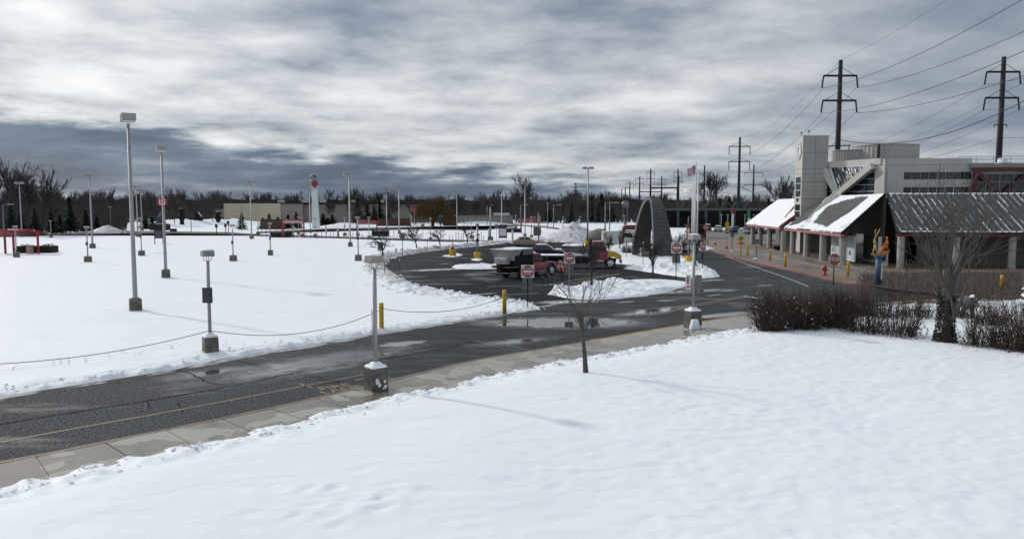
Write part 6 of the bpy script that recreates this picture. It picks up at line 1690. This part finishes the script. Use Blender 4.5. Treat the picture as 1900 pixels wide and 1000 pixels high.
P = G(1359,430); t = thing('round_sign', 'red round sign on white pole before the viaduct', 'sign', P); H = ZT(P,388); MB().tube([(0,0,0),(0,0,H-1)],.25,8).build('pole', M['white'], t); MB().lathe([(.6,-.1),(.6,.1)],20,(0,-.25,H-.6),axis='y').build('disc', M['sign_r'], t, fix=True)
P = G(1389,430); t = thing('green_banner', 'green and white pole banner before the viaduct', 'sign', P); H = ZT(P,390); MB().tube([(0,0,0),(0,0,H)],.12,8).build('pole', M['pole'], t); MB().box(-.3,.3,-.2,-.14,H-1.8,H-.2).build('banner', mat('banner', (.03,.22,.08), .6), t); MB().box(-.35,.35,-.2,-.14,H-4,H-2).build('panel', M['white'], t)
P = G(1295,442); t = thing('dark_kiosk', 'dark red kiosk behind the flagpole feet', 'kiosk', P); MB().box(-1.6,1.6,0,3,0,2.2).build('walls', M['red_dark'], t); MB().box(-1.9,1.9,-.4,3.4,2.2,2.6).build('roof', M['black'], t); MB().box(-1.2,1.2,-.04,0,.8,1.9).build('opening', M['black'], t)  # opening is a black plate with the shade inside painted in
P = AT(1160,372,300); t = thing('water_tank', 'grey slim tank tower left of the arch', 'tank', (P.x,300,0)); z0, z1 = ZT(P,386), ZT(P,373); MB().lathe([(.6,z0),(1.5,z0+1),(1.5,z1-.8),(.6,z1)],14).build('tank', M['pole_d'], t, True); [MB().tube([(s*1.0,0,0),(s*.8,0,z0+.6)],.2,5).build('leg', M['pole_d'], t) for s in (-1,1)]
P = AT(1068,345,480); t = thing('radio_mast', 'slender lattice radio mast above the treeline', 'mast', (P.x,480,0)); z1 = ZT(P,339); mb = MB()
for s in (-1,1): mb.bar((s*1.1,0,0),(s*.25,0,z1),.2)
for i in range(9): z = z1*i/9; mb.bar((-1.1+.85*i/9,0,z),(1.1-.85*(i+1)/9,0,z1*(i+1)/9),.13).bar((1.1-.85*i/9,0,z),(-1.1+.85*(i+1)/9,0,z1*(i+1)/9),.13)
mb.build('lattice', M['steel_d'], t); mb = MB(); [mb.box(-1.5+.3*i,1.5-.3*i,-.2,.2,z1*(.76+.09*i),z1*(.78+.09*i)) for i in range(3)]; mb.build('antennas', M['steel_d'], t)
# dark tall sculptures on the snow banks, far left
q = random.Random(3)
for px, py, pt, lb, kind in ((338,420,387,'dark figure-like sculpture with a round head on the far snow bank',0),(298,421,391,'blue-black leaning sculpture left of the D lamp foot',1),(368,418,392,'dark tent-shaped sculpture on the far snow bank',2),(405,418,393,'dark round-topped sculpture rightmost on the far snow bank',0)):
    P = G(px, py); H = ZT(P, pt); t = thing('sculpture', lb, 'sculpture', P, 0)
    if kind == 0:
        MB().lathe([(.8,0),(.6,H*.3),(1.1,H*.5),(.9,H*.68),(.4,H*.74)],12).build('torso', M['black'], t, True); MB().lathe([(.2,H*.72),(1.25,H*.80),(1.35,H*.88),(.9,H*.97),(.1,H)],14).build('head', M['black'], t, True); MB().lathe([(.3,H*.97),(.25,H*1.02),(.02,H*1.03)],8,(-.2,0,0)).build('snow_tuft', M['snow'], t, True)
    elif kind == 1:
        MB().tube([(-1,0,0),(.2,0,H*.55),(1.2,0,H*.9)],[.9,1.0,.7],8).tube([(1.6,0,0),(.6,0,H*.5)],[.6,.7],8).build('body', M['navy'], t, True); MB().box(-.2,2.2,-.6,.6,H*.88,H).build('top', M['sign_navy'], t)
    else:
        MB().hexa([(-1.6,-.8,0),(1.9,-.8,0),(1.9,.8,0),(-1.6,.8,0),(-.9,-.5,H*.8),(.7,-.5,H*.8),(.7,.5,H*.8),(-.9,.5,H*.8)]).hexa([(-1.2,-.6,H*.8),(1.0,-.6,H*.8),(1.0,.6,H*.8),(-1.2,.6,H*.8),(-.3,-.4,H),(.3,-.4,H),(.3,.4,H),(-.3,.4,H)]).build('body', M['black'], t); MB().bar((.5,-.9,H*.95),(1.6,-.9,H*.62),.6,.1).build('snow_tuft', M['snow'], t)

# ================================================================== TREES
def bare(seed, H, spread=.55, trunk=.16, first=.3, levels=4, kids_=4, up=.35, twig=.012, wob=.10, sides=5, forks=3, drop=0.0, cl=(.52,.80)):
    q = random.Random(seed); T_, C_ = MB(), MB()
    def grow(mb, p, d, L, r, lv):
        n = 3 if lv < 2 else 2; pts = [p]; rad = [r]; c = Vector(p); dd = Vector(d)
        for i in range(n):
            dd = (dd + Vector((q.gauss(0,wob),q.gauss(0,wob),q.gauss(0,wob)+up*.10-drop*lv*.10))).normalized()
            c = c + dd*(L/n); pts.append(c.copy()); rad.append(max(twig, r*(1-.62*(i+1)/n)))
        mb.tube(pts, rad, max(3, sides-lv), cap=False)
        if lv >= levels: return
        m = kids_ if lv else forks
        for j in range(m):
            t = q.uniform(.35, 1.0) if lv else q.uniform(first, 1.0)
            if j == 0: t = 1.0
            k = min(n-1, int(t*n)); f = t*n-k; pp = pts[k].lerp(pts[k+1], f); rr = rad[k]*(1-f)+rad[k+1]*f
            base = (pts[k+1]-pts[k]).normalized()
            a = q.uniform(0, 2*math.pi); side = Vector((math.cos(a), math.sin(a), 0)); side = (side-base*side.dot(base)); side = side.normalized() if side.length > .01 else Vector((1,0,0))
            ang = spread*q.uniform(.55,1.25)*(1.0 if j else .45)
            nd = (base*math.cos(ang)+side*math.sin(ang)+Vector((0,0,up*.22))).normalized()
            grow(C_, pp, nd, L*(q.uniform(*cl) if lv == 0 else q.uniform(.52,.80)), max(twig, rr*q.uniform(.5,.75)), lv+1)
    grow(T_, Vector((0,0,0)), Vector((0,0,1)), H*.40, trunk, 0)
    zm = max(v[2] for v in C_.v); s = H/zm
    for mb in (T_, C_): mb.v = [(x*s, y*s, z*s) for x, y, z in mb.v]
    return T_, C_
TM = {}
def tree_thing(key, label, loc, rz=0, group=None, sc=None, barkm='bark_d', cat='tree', name='bare_tree', **kw):
    if key not in TM:
        a, b = bare(**kw); TM[key] = (a.mesh('trunk', M[barkm], True), b.mesh('crown', M[barkm]))
    t = thing(name, label, cat, loc, rz, group)
    if sc: t.scale = sc if hasattr(sc,'__len__') else (sc,sc,sc)
    link('trunk', TM[key][0], t); link('crown', TM[key][1], t)
    return t
# young tree in front
P = G(1087,707)
yt = tree_thing('young', 'young bare tree with pale straight trunk standing in the near snow', (P.x,P.y,.18), R(120), None, None, 'bark', seed=57, H=ZT(P,470)-.18, spread=.80, trunk=.078, first=.40, levels=3, kids_=3, up=.60, twig=.0060, wob=.07, sides=8, forks=9, cl=(.34,.62))
# ---- ivy tree at right
P = G(1752,645)
a, b = bare(seed=93, H=7.9, spread=.62, trunk=.25, first=.15, levels=4, kids_=4, up=.62, twig=.009, wob=.11, sides=8, forks=10)
it = thing('ivy_tree', 'large spreading bare tree with dark ivy round its trunk foot, right foreground', 'tree', (P.x,P.y,.15), R(40))
a.build('trunk', M['bark'], it, True); b.build('crown', M['bark'], it)
q = random.Random(5); lv = MB()
for _ in range(2000):
    z = q.random()**1.4*2.1; an = q.uniform(0,6.28); rr = .24+.12*max(0,1-z)+q.uniform(-.02,.14)
    c = Vector((rr*math.cos(an),rr*math.sin(an),z)); u = Vector((q.gauss(0,1),q.gauss(0,1),q.gauss(0,1))).normalized()*q.uniform(.03,.07); v = Vector((q.gauss(0,1),q.gauss(0,1),q.gauss(0,1))).normalized()*.05
    lv.add([c-u,c+v,c+u,c-v],[(0,1,2,3)])
o = lv.build('ivy', M['leaf_d'], it)
# ---- young trees on the loop berm and islands
for i, (px, py, pt, lb, sd, wd) in enumerate(((711,481,425,'bare spreading tree on the berm at the loop corner',11,.95),(774,466,418,'young bare tree on the berm, left of three',12,.60),(817,459,412,'young bare tree on the berm, middle of three',13,.85),(868,456,414,'young bare tree on the berm, right of three',14,.85))):
    P = G(px, py); H = ZT(P, pt)
    tree_thing('berm%d'%i, lb, (P.x,P.y,.15), R(40*i), 'young bare trees along the loop berm', None, 'bark_d', seed=sd, H=H, spread=wd*1.15, trunk=.12, first=.5, levels=3, kids_=4, up=.40, twig=.020, wob=.10, sides=6, forks=9)
for i, (px, py, pt, lb, sd, wd, f) in enumerate(((1097,537,440,'bare multi-stemmed tree on the ploughed snow island',21,.5,8),(1211,520,430,'dark vase-shaped bare tree on the snow island before the arch',22,.5,9),(1291,501,430,'dark bare tree at the arch island tip behind the lamp',23,.6,8),(1186,472,432,'bare tree left of the arch foot',24,.7,8),(1149,468,425,'thin bare tree between the tow truck and the arch',25,.5,6),(1257,480,428,'spreading bare tree right of the arch foot',26,.75,8),(1130,470,432,'small bare tree behind the tow truck cab',27,.6,6),(1300,470,438,'small bare tree at the flagpole feet',28,.7,6))):
    P = G(px, py); H = ZT(P, pt)
    tree_thing('isl%d'%i, lb, (P.x,P.y,.15), R(70*i), 'bare trees on the loop islands', None, 'bark_d', seed=sd, H=H, spread=wd, trunk=.12, first=.45, levels=3, kids_=4, up=.5, twig=.013, wob=.08, sides=6, forks=f+3)
# brown shrubs beside the arch
def brush(label, loc, h, r, n, seed, m='twig', leaf=None, lm='leaf_d', nl=0, group=None, name='shrub', snowy=0, tw=.010, br=2, cat='shrub', low=.35, rz=0, sc=None):
    q = random.Random(seed); S = MB(); Lf = MB(); Sn = MB()
    t = thing(name, label, cat, loc, rz, group)
    if sc: t.scale = sc
    for _ in range(n):
        an = q.uniform(0, 6.28); rr = r*.55*math.sqrt(q.random()); p = Vector((rr*math.cos(an), rr*math.sin(an), 0))
        tilt = q.uniform(.05,.55)*(rr/(r*.55)+.3); d = Vector((math.cos(an+q.gauss(0,.5))*tilt, math.sin(an+q.gauss(0,.5))*tilt, 1)).normalized(); L = h*q.uniform(.62,1.12)*(1-.34*(rr/(r*.55))**2)
        pts = [p]; c = p.copy()
        for i in range(4):
            d = (d+Vector((q.gauss(0,.10),q.gauss(0,.10),q.gauss(0,.04)))).normalized(); c = c+d*L/4; pts.append(c.copy())
        S.tube(pts, [tw*1.5,tw*1.3,tw,tw*.8,tw*.4], 3, cap=False)
        for j in range(br):
            k = q.choice((1,2,3)); b0 = pts[k]; dd = ((pts[k+1]-pts[k]).normalized()+Vector((q.gauss(0,.45),q.gauss(0,.45),q.gauss(.1,.2)))).normalized(); Lb = L*q.uniform(.18,.42)
            m_ = b0+dd*Lb*.5; e = m_+(dd+Vector((q.gauss(0,.2),q.gauss(0,.2),.15))).normalized()*Lb*.5; S.tube([b0,m_,e],[tw*.8,tw*.6,tw*.3],3,cap=False)
            if snowy and q.random() < snowy:
                c2 = m_; s_ = q.uniform(.012,.032); Sn.cbox(c2+Vector((0,0,.012)),(s_*2,s_*1.5,s_*1.2),0,.6)
    for _ in range(nl):
        an = q.uniform(0,6.28); rr = r*1.05*math.sqrt(q.random()); z = h*low*q.random()**1.8
        c = Vector((rr*math.cos(an),rr*math.sin(an),z+.03)); u = Vector((q.gauss(0,1),q.gauss(0,1),q.gauss(0,.7))).normalized()*q.uniform(.025,.06); v = Vector((q.gauss(0,1),q.gauss(0,1),q.gauss(0,.7))).normalized()*.035
        Lf.add([c-u,c+v,c+u,c-v],[(0,1,2,3)])
    S.build('stems', M[m], t)
    if nl: Lf.build('leaves', M[lm], t)
    if snowy and Sn.v: Sn.build('snow_specks', M['snow'], t)
    return t
for px, py, pt, r, lb, sd in ((1196,478,432,2.0,'reddish brown twiggy shrub at the left foot of the arch',31),(1163,471,452,1.6,'dark brown low shrub left of the bin by the arch',32),(1276,470,440,2.2,'brown twiggy shrub between the arch and the flagpoles',33),(1120,466,448,2.0,'grey twiggy shrub behind the tow truck',34)):
    P = G(px, py); brush(lb, (P.x,P.y,.1), ZT(P,pt), r*.8, 75, sd, 'twig', nl=60, tw=.016, br=4, low=.5)
# ---- foreground hedge: separate twiggy shrubs, trimmed tops, dark leaves at their feet
HS = [ # px, base py, top py, radius(px), n, label, snowy
 (1432,622,532,44,252,'leftmost twiggy hedge shrub with snow specks beside the walk',0.066),
 (1492,620,529,48,286,'second twiggy hedge shrub from the walk, brown and dense',0.022),
 (1548,618,530,48,286,'third twiggy hedge shrub, reddish brown, behind the stop sign post',0.007),
 (1606,628,552,44,92,'open twiggy shrub below the blue sculpture column',0.011),
 (1668,634,560,46,92,'open fan-shaped twiggy shrub left of the ivy tree',0.011),
 (1700,598,535,42,81,'low tangled shrub behind the fan-shaped one',0.044),
 (1640,600,533,46,81,'dark shrub dusted with snow under the sculpture column',0.077),
 (1590,596,532,44,185,'brown shrub at the back of the hedge by the stop sign',0.011),
 (1818,652,566,42,68,'thin open shrub right of the ivy tree trunk',0.022),
 (1880,660,545,46,162,'dense brown shrub at the right border',0.011),
 (1836,612,535,40,72,'dark shrub behind the thin open one, right side',0.044),
 (1772,596,538,34,94,'small shrub behind the ivy tree trunk',0.022)]
for i, (px, py, pt, rp, n, lb, sn_) in enumerate(HS):
    P = G(px, py); k = MPP(P.y)
    brush(lb, (P.x,P.y,.14), ZT(P,pt)-.14, rp*k, n, 200+i, 'twig', nl=900, lm='leaf_d', group='twiggy hedge shrubs at the walk corner', snowy=sn_, tw=.010, br=4, rz=rnd.uniform(0,6))
# fallen dark leaves round the hedge
q = random.Random(6); mb = MB()
for _ in range(420):
    px = q.uniform(1415,1895); py = 628+(px-1415)*.075+q.gauss(4,9)
    P = G(px, py, .0); c = Vector((P.x,P.y,.20+q.uniform(0,.05))); u = Vector((q.gauss(0,1),q.gauss(0,1),q.gauss(0,.3))).normalized()*q.uniform(.02,.05); v = Vector((q.gauss(0,1),q.gauss(0,1),q.gauss(0,.3))).normalized()*.03
    mb.add([c-u,c+v,c+u,c-v],[(0,1,2,3)])
o = mb.build('fallen_leaves', M['leaf_d']); o['kind'] = 'stuff'
# ---- brown dormant bed between plaza and hedge
q = random.Random(16); mb = MB()
for _ in range(2600):
    px = q.uniform(1590,1895); py = q.uniform(508,556); P = G(px, py)
    h = q.uniform(.25,.7); e = Vector((P.x+q.gauss(0,.12),P.y+q.gauss(0,.12),h)); mb.tube([(P.x,P.y,.1),e],[.012,.005],3,cap=False)
o = mb.build('dormant_ground_cover', M['twig']); o['kind'] = 'stuff'
sheet('planting_bed', mat('soil', (.060,.047,.038), .95, var=.4, vs=2), GP((1600,512),(1700,508),(1960,508),(1960,560),(1800,556),(1650,540),(1600,529)), .134)
# grey stone with snow cap behind the ivy tree
P = G(1794,576); t = thing('garden_boulder', 'grey boulder behind the ivy tree', 'rock', (P.x,P.y,.1)); MB().lathe([(.55,0),(.62,.25),(.5,.55),(.25,.72),(.05,.76)],11).build('stone', M['sign_back'], t, True)
P = G(1803,600); t = thing('bird_post', 'dark post with a rounded snow cap right of the ivy tree', 'post', (P.x,P.y,.1)); MB().tube([(0,0,0),(0,0,1.25)],.10,8).build('post', M['bark_d'], t); MB().lathe([(.16,1.25),(.17,1.30),(.10,1.38),(.02,1.40)],10).build('snow_cap', M['snow'], t, True)
for px, py, pt in ((1669,532,440),(1690,530,450)):
    pass
# ---- evergreens
def spruce(seed, H, Rr, m='pine', dens=1.0, w0=.42):
    q = random.Random(seed); C_ = MB(); T_ = MB().tube([(0,0,0),(0,0,H)],[.03*H*.6,.02],6)
    lv = int(H*3.2)
    for i in range(lv):
        z = H*(.06+.92*i/lv); r = Rr*(1-(i/lv)**.85)*q.uniform(.75,1.15)+.1
        for j in range(int((6+r*4)*dens)):
            a = q.uniform(0,6.28); L = r*q.uniform(.7,1.1); d = Vector((math.cos(a),math.sin(a),-.22+.25*q.random()))
            p0 = Vector((0,0,z)); n = max(2,int(L/.35))
            for s in range(n):
                c = p0+d*L*(s+.6)/n; w = w0*(1-.5*s/n)
                for _ in range(2):
                    u = Vector((q.gauss(0,1),q.gauss(0,1),q.gauss(0,.5))).normalized()*w; v = Vector((-d.y,d.x,q.gauss(0,.4))).normalized()*w*.55
                    C_.add([c-u*.6,c+v,c+u,c-v],[(0,1,2,3)])
    return T_, C_
SP = {}
def evergreen(key, label, loc, H, Rr, rz=0, group='dark evergreens', seed=1, sc=1, H0=None, w0=.42):
    if key not in SP:
        H0 = H0 or H; a, b = spruce(seed, H0, Rr, w0=w0); SP[key] = (a.mesh('trunk', M['bark_d'], True), b.mesh('crown', M['pine']), H0)
    t = thing('evergreen', label, 'evergreen tree', loc, rz, group); s = H/SP[key][2]; t.scale = (s*sc, s*sc, s)
    link('trunk', SP[key][0], t); link('crown', SP[key][1], t); return t
P = G(1905,648); e = evergreen('e0', 'snow-dusted spruce cut by the right border', (P.x+.4,P.y,.1), 4.6, 1.25, 0, None, 41, 1, None, .15)
q = random.Random(12); mb = MB()
for _ in range(420):
    z = q.uniform(.4,4.2); r = 1.25*(1-(z/4.6)**.85)*q.uniform(.6,1.1); a = q.uniform(2.0,5.6); c = Vector((r*math.cos(a),r*math.sin(a),z)); s = q.uniform(.04,.11)
    mb.cbox(c,(s*2,s*1.7,s*.7),0,.6)
mb.build('snow_tufts', M['snow'], e)
EV = [(131,432,364,5.2,'pointed dark spruce at far left before the woods'),(96,434,392,5,'low dark spruce left of the pointed one'),(66,436,385,5,'dark spruce behind the left red shelter'),(22,437,372,7,'dark broad spruce at the left border'),(160,431,388,5,'dark spruce right of the pointed one'),(40,436,392,5,'dark low evergreen behind the left shelters'),(112,433,398,4,'small evergreen beside the pointed spruce'),(180,430,398,4,'small dark evergreen at the left wood corner'),
 (270,425,398,4,'dark spruce behind the nearest lamp'),(283,424,402,3.5,'small dark evergreen left of the D lamp'),
 (449,426,394,3.4,'dark spruce before the warehouse left end'),(500,425,396,4,'dark spruce before the warehouse middle'),(516,425,402,3.5,'low evergreen left of the clock column'),(488,425,404,3.5,'low evergreen right of the warehouse spruce'),(550,424,392,3.5,'dark pine left against the clock column'),(535,425,398,3.5,'low dark pine before the clock column'),(600,421,396,4.5,'dark spruce right of the clock column'),(617,421,398,4.8,'dark spruce second right of the clock column'),(608,421,404,4,'low evergreen between the two right of the column'),
 (664,415,366,9,'tall dark pine left of the far pine group'),(682,414,372,7,'dark pine in the far pine group, middle'),(704,414,367,9,'tall dark pine right of the far pine group'),(694,416,380,7,'low dark pine in the far pine group'),(722,416,386,7,'dark pine ending the far pine group at right'),
 (862,411,396,3,'tiny dark evergreen left of the semi truck'),(1017,414,368,5,'dark spruce right of the tall far lamp above the beige car'),(1098,413,362,9,'broad dark pine left of the arch'),(1116,413,358,11,'broad dark pine second left of the arch'),(1133,413,364,9,'broad dark pine third left of the arch'),(1060,415,378,7,'dark evergreen above the snow pile'),
 (1352,415,363,8,'dark evergreen in the wood right of the flagpoles'),(1335,415,366,8,'dark evergreen in the wood behind the flag'),(1372,415,364,7,'dark evergreen behind the double-armed pole'),(1425,415,366,8,'dark evergreen in the wood left of the far canopy')]
for i, (px, py, pt, rp, lb) in enumerate(EV):
    P = G(px, py); H = ZT(P, pt); R0 = (2.2,2.7,3.3)[i%3]; evergreen('e%d' % (1+i % 3), lb, P, H, R0, R(97*i), 'dark evergreens at the edge of the woods', 50+i%3, rp*(4.6 if rp < 6.5 else 2.3)*MPP(P.y)/(R0*H/8), 8.0, .46)
# ---- yellow willow
P = G(803,420); H = ZT(P, 361)
a, b = bare(seed=77, H=H, spread=.55, trunk=.55, first=.25, levels=5, kids_=4, up=.25, twig=.05, wob=.12, sides=6, forks=8, drop=.55)
wl = thing('willow', 'golden-brown weeping willow in the far treeline right of centre', 'tree', P, 0); a.build('trunk', M['bark_d'], wl, True); b.build('crown', M['bark_o'], wl)
q = random.Random(9); mb = MB()
for _ in range(900):
    an = q.uniform(0,6.28); rr = 6.2*math.sqrt(q.random()); x, y = rr*math.cos(an), rr*math.sin(an); z1 = H*(.95-.32*(rr/6.2)**2)*q.uniform(.75,1); L = q.uniform(2,6.5)
    mb.tube([(x,y,z1),(x*1.04,y*1.04,max(.8,z1-L*.5)),(x*1.05+q.gauss(0,.1),y*1.05,max(.5,z1-L))],[.05,.045,.03],3,cap=False)
mb.build('hanging_twigs', M['bark_o'], wl)
# ---- bare trees of the far woods: individuals in front, mass behind
for v in range(7):
    a, b = bare(seed=300+v, H=13.5, spread=.40+.05*(v%3), trunk=.22, first=.35, levels=4, kids_=4, up=.50, twig=.045, wob=.10, sides=5, forks=8)
    TM['far%d'%v] = (a.mesh('trunk', M['bark_far'], True), b.mesh('crown', M['bark_far']))
q = random.Random(21)
def far_tree(px, Y_, H, label, grp):
    x = (px-CX)/FPX*Y_
    return tree_thing('far%d' % q.randrange(7), label, (x, Y_, -.1), q.uniform(0,6.28), grp, (H/13.5*q.uniform(.85,1.2),H/13.5*q.uniform(.85,1.2),H/13.5))
n_t = 0
for row, (Y0, Y1, n, h0, h1) in enumerate(((235,300,50,8.5,11.0),(300,350,78,10.0,13.0),(350,420,100,12.0,16.0))):
    for i in range(n):
        px = -60 + 1580*(i+q.uniform(.1,.9))/n
        if row == 0 and (405 < px < 600 or 1000 < px < 1360): continue
        if row == 0 and 780 < px < 960: continue
        if row == 1 and 405 < px < 800: continue
        if row == 0 and px > 1000: continue
        Y_ = q.uniform(Y0, Y1)
        H = q.uniform(h0,h1)*(1.05 if px < 420 else 1.0)*(.90 if px > 1230 else 1.0)*(.86 if 730 < px < 900 else 1.0)
        seg = next(w for lim, w in ((60,'at the left border'),(165,'around the pointed spruce'),(235,'left of the nearest lamp'),(310,'between the two tallest lamps'),(415,'behind the far snow banks'),(500,'above the warehouse left end'),(578,'left of the clock column'),(650,'right of the clock column'),(740,'behind the dark pine group'),(850,'around the yellow willow'),(960,'behind the semi truck'),(1050,'above the beige car'),(1150,'above the snow pile'),(1235,'behind the arch'),(1330,'behind the flagpoles'),(9999,'behind the viaduct')) if px < lim)
        far_tree(px, Y_, H, '%s bare brown tree of the treeline %s' % (('front row','middle row','tall back row')[row], seg), 'bare trees of the distant treeline'); n_t += 1
for i, (px, Y_, H, lb) in enumerate(((20,165,18,'tall ragged bare tree at the left border above the red shelter'),(50,172,16,'bare tree beside the tall ragged one at the left border'),(78,168,15.5,'leaning bare tree at far left, right of the ragged one'),(-10,170,15,'bare tree cut by the left border'),(100,185,9,'lower bare tree left of the pointed spruce'),(1312,330,22,'big bare tree standing out above the wood behind the flagpoles'),(1440,300,20,'big bare tree left of the clock tower'),(1456,310,19,'bare tree touching the clock tower edge'),(975,400,24,'tall bare tree behind the lamp above the beige car'))):
    far_tree(px, Y_, H, lb, None)
# mass of trunks, saplings and brush behind and between them
q = random.Random(31); mb = MB()
for _ in range(5200):
    px = q.uniform(-120,1540); Y_ = q.uniform(285,430) if not 405 < px < 805 and not 840 < px < 955 else q.uniform(366,430); x = (px-CX)/FPX*Y_; h = q.uniform(3,10.5); z0 = 0
    lean = q.gauss(0,.8); w = q.uniform(.08,.22)
    mb.add([(x-w,Y_,z0),(x+w,Y_,z0),(x+lean+.03,Y_,z0+h),(x+lean-.03,Y_,z0+h)],[(0,1,2,3)])
    for j in range(4):
        zz_ = h*q.uniform(.35,.95); xx = x+lean*zz_/h; l2 = q.uniform(.6,2.4)*q.choice((-1,1)); mb.add([(xx,Y_,zz_-.07),(xx,Y_,zz_+.07),(xx+l2,Y_+q.gauss(0,.6),zz_+abs(l2)*q.uniform(.5,1.3))],[(0,1,2)])
o = mb.build('far_woods', M['bark_far']); o['kind'] = 'stuff'
# low brush at the foot of the woods on the left
q = random.Random(33); mb = MB()
for _ in range(5000):
    px = q.uniform(-120,235); Y_ = q.uniform(192,270); x = (px-CX)/FPX*Y_; h = q.uniform(1.5,7); w = q.uniform(.04,.10); lean = q.gauss(0,.8)
    mb.add([(x-w,Y_,0),(x+w,Y_,0),(x+lean+.02,Y_,h),(x+lean-.02,Y_,h)],[(0,1,2,3)])
    for j in range(3):
        zz_ = h*q.uniform(.3,.95); xx = x+lean*zz_/h; l2 = q.uniform(.5,1.8)*q.choice((-1,1)); mb.add([(xx,Y_,zz_-.05),(xx,Y_,zz_+.05),(xx+l2,Y_+q.gauss(0,.6),zz_+abs(l2)*q.uniform(.5,1.3))],[(0,1,2)])
o = mb.build('left_woods_brush', M['bark_far']); o['kind'] = 'stuff'

# a few dry grass tips poking through at the lot edge
q = random.Random(71); mb = MB()
for px, py in [(113,678),(127,679),(163,677),(100,682),(205,668),(260,664),(318,652),(520,640),(600,628),(455,646),(648,540),(655,534)]+[(q.uniform(20,660), 0) for _ in range(4)]:
    if not py: py = 700-(px)*.115+q.uniform(-16,2)
    P = G(px, py)
    for _ in range(3):
        x, y = P.x+q.gauss(0,.06), P.y+q.gauss(0,.06); h = q.uniform(.10,.28); mb.tube([(x,y,.05),(x+q.gauss(0,.03),y,.1+h*.6),(x+q.gauss(0,.10),y+q.gauss(0,.05),.1+h)],[.006,.005,.002],3,cap=False)
o = mb.build('dry_grass', M['tan2']); o['kind'] = 'stuff'
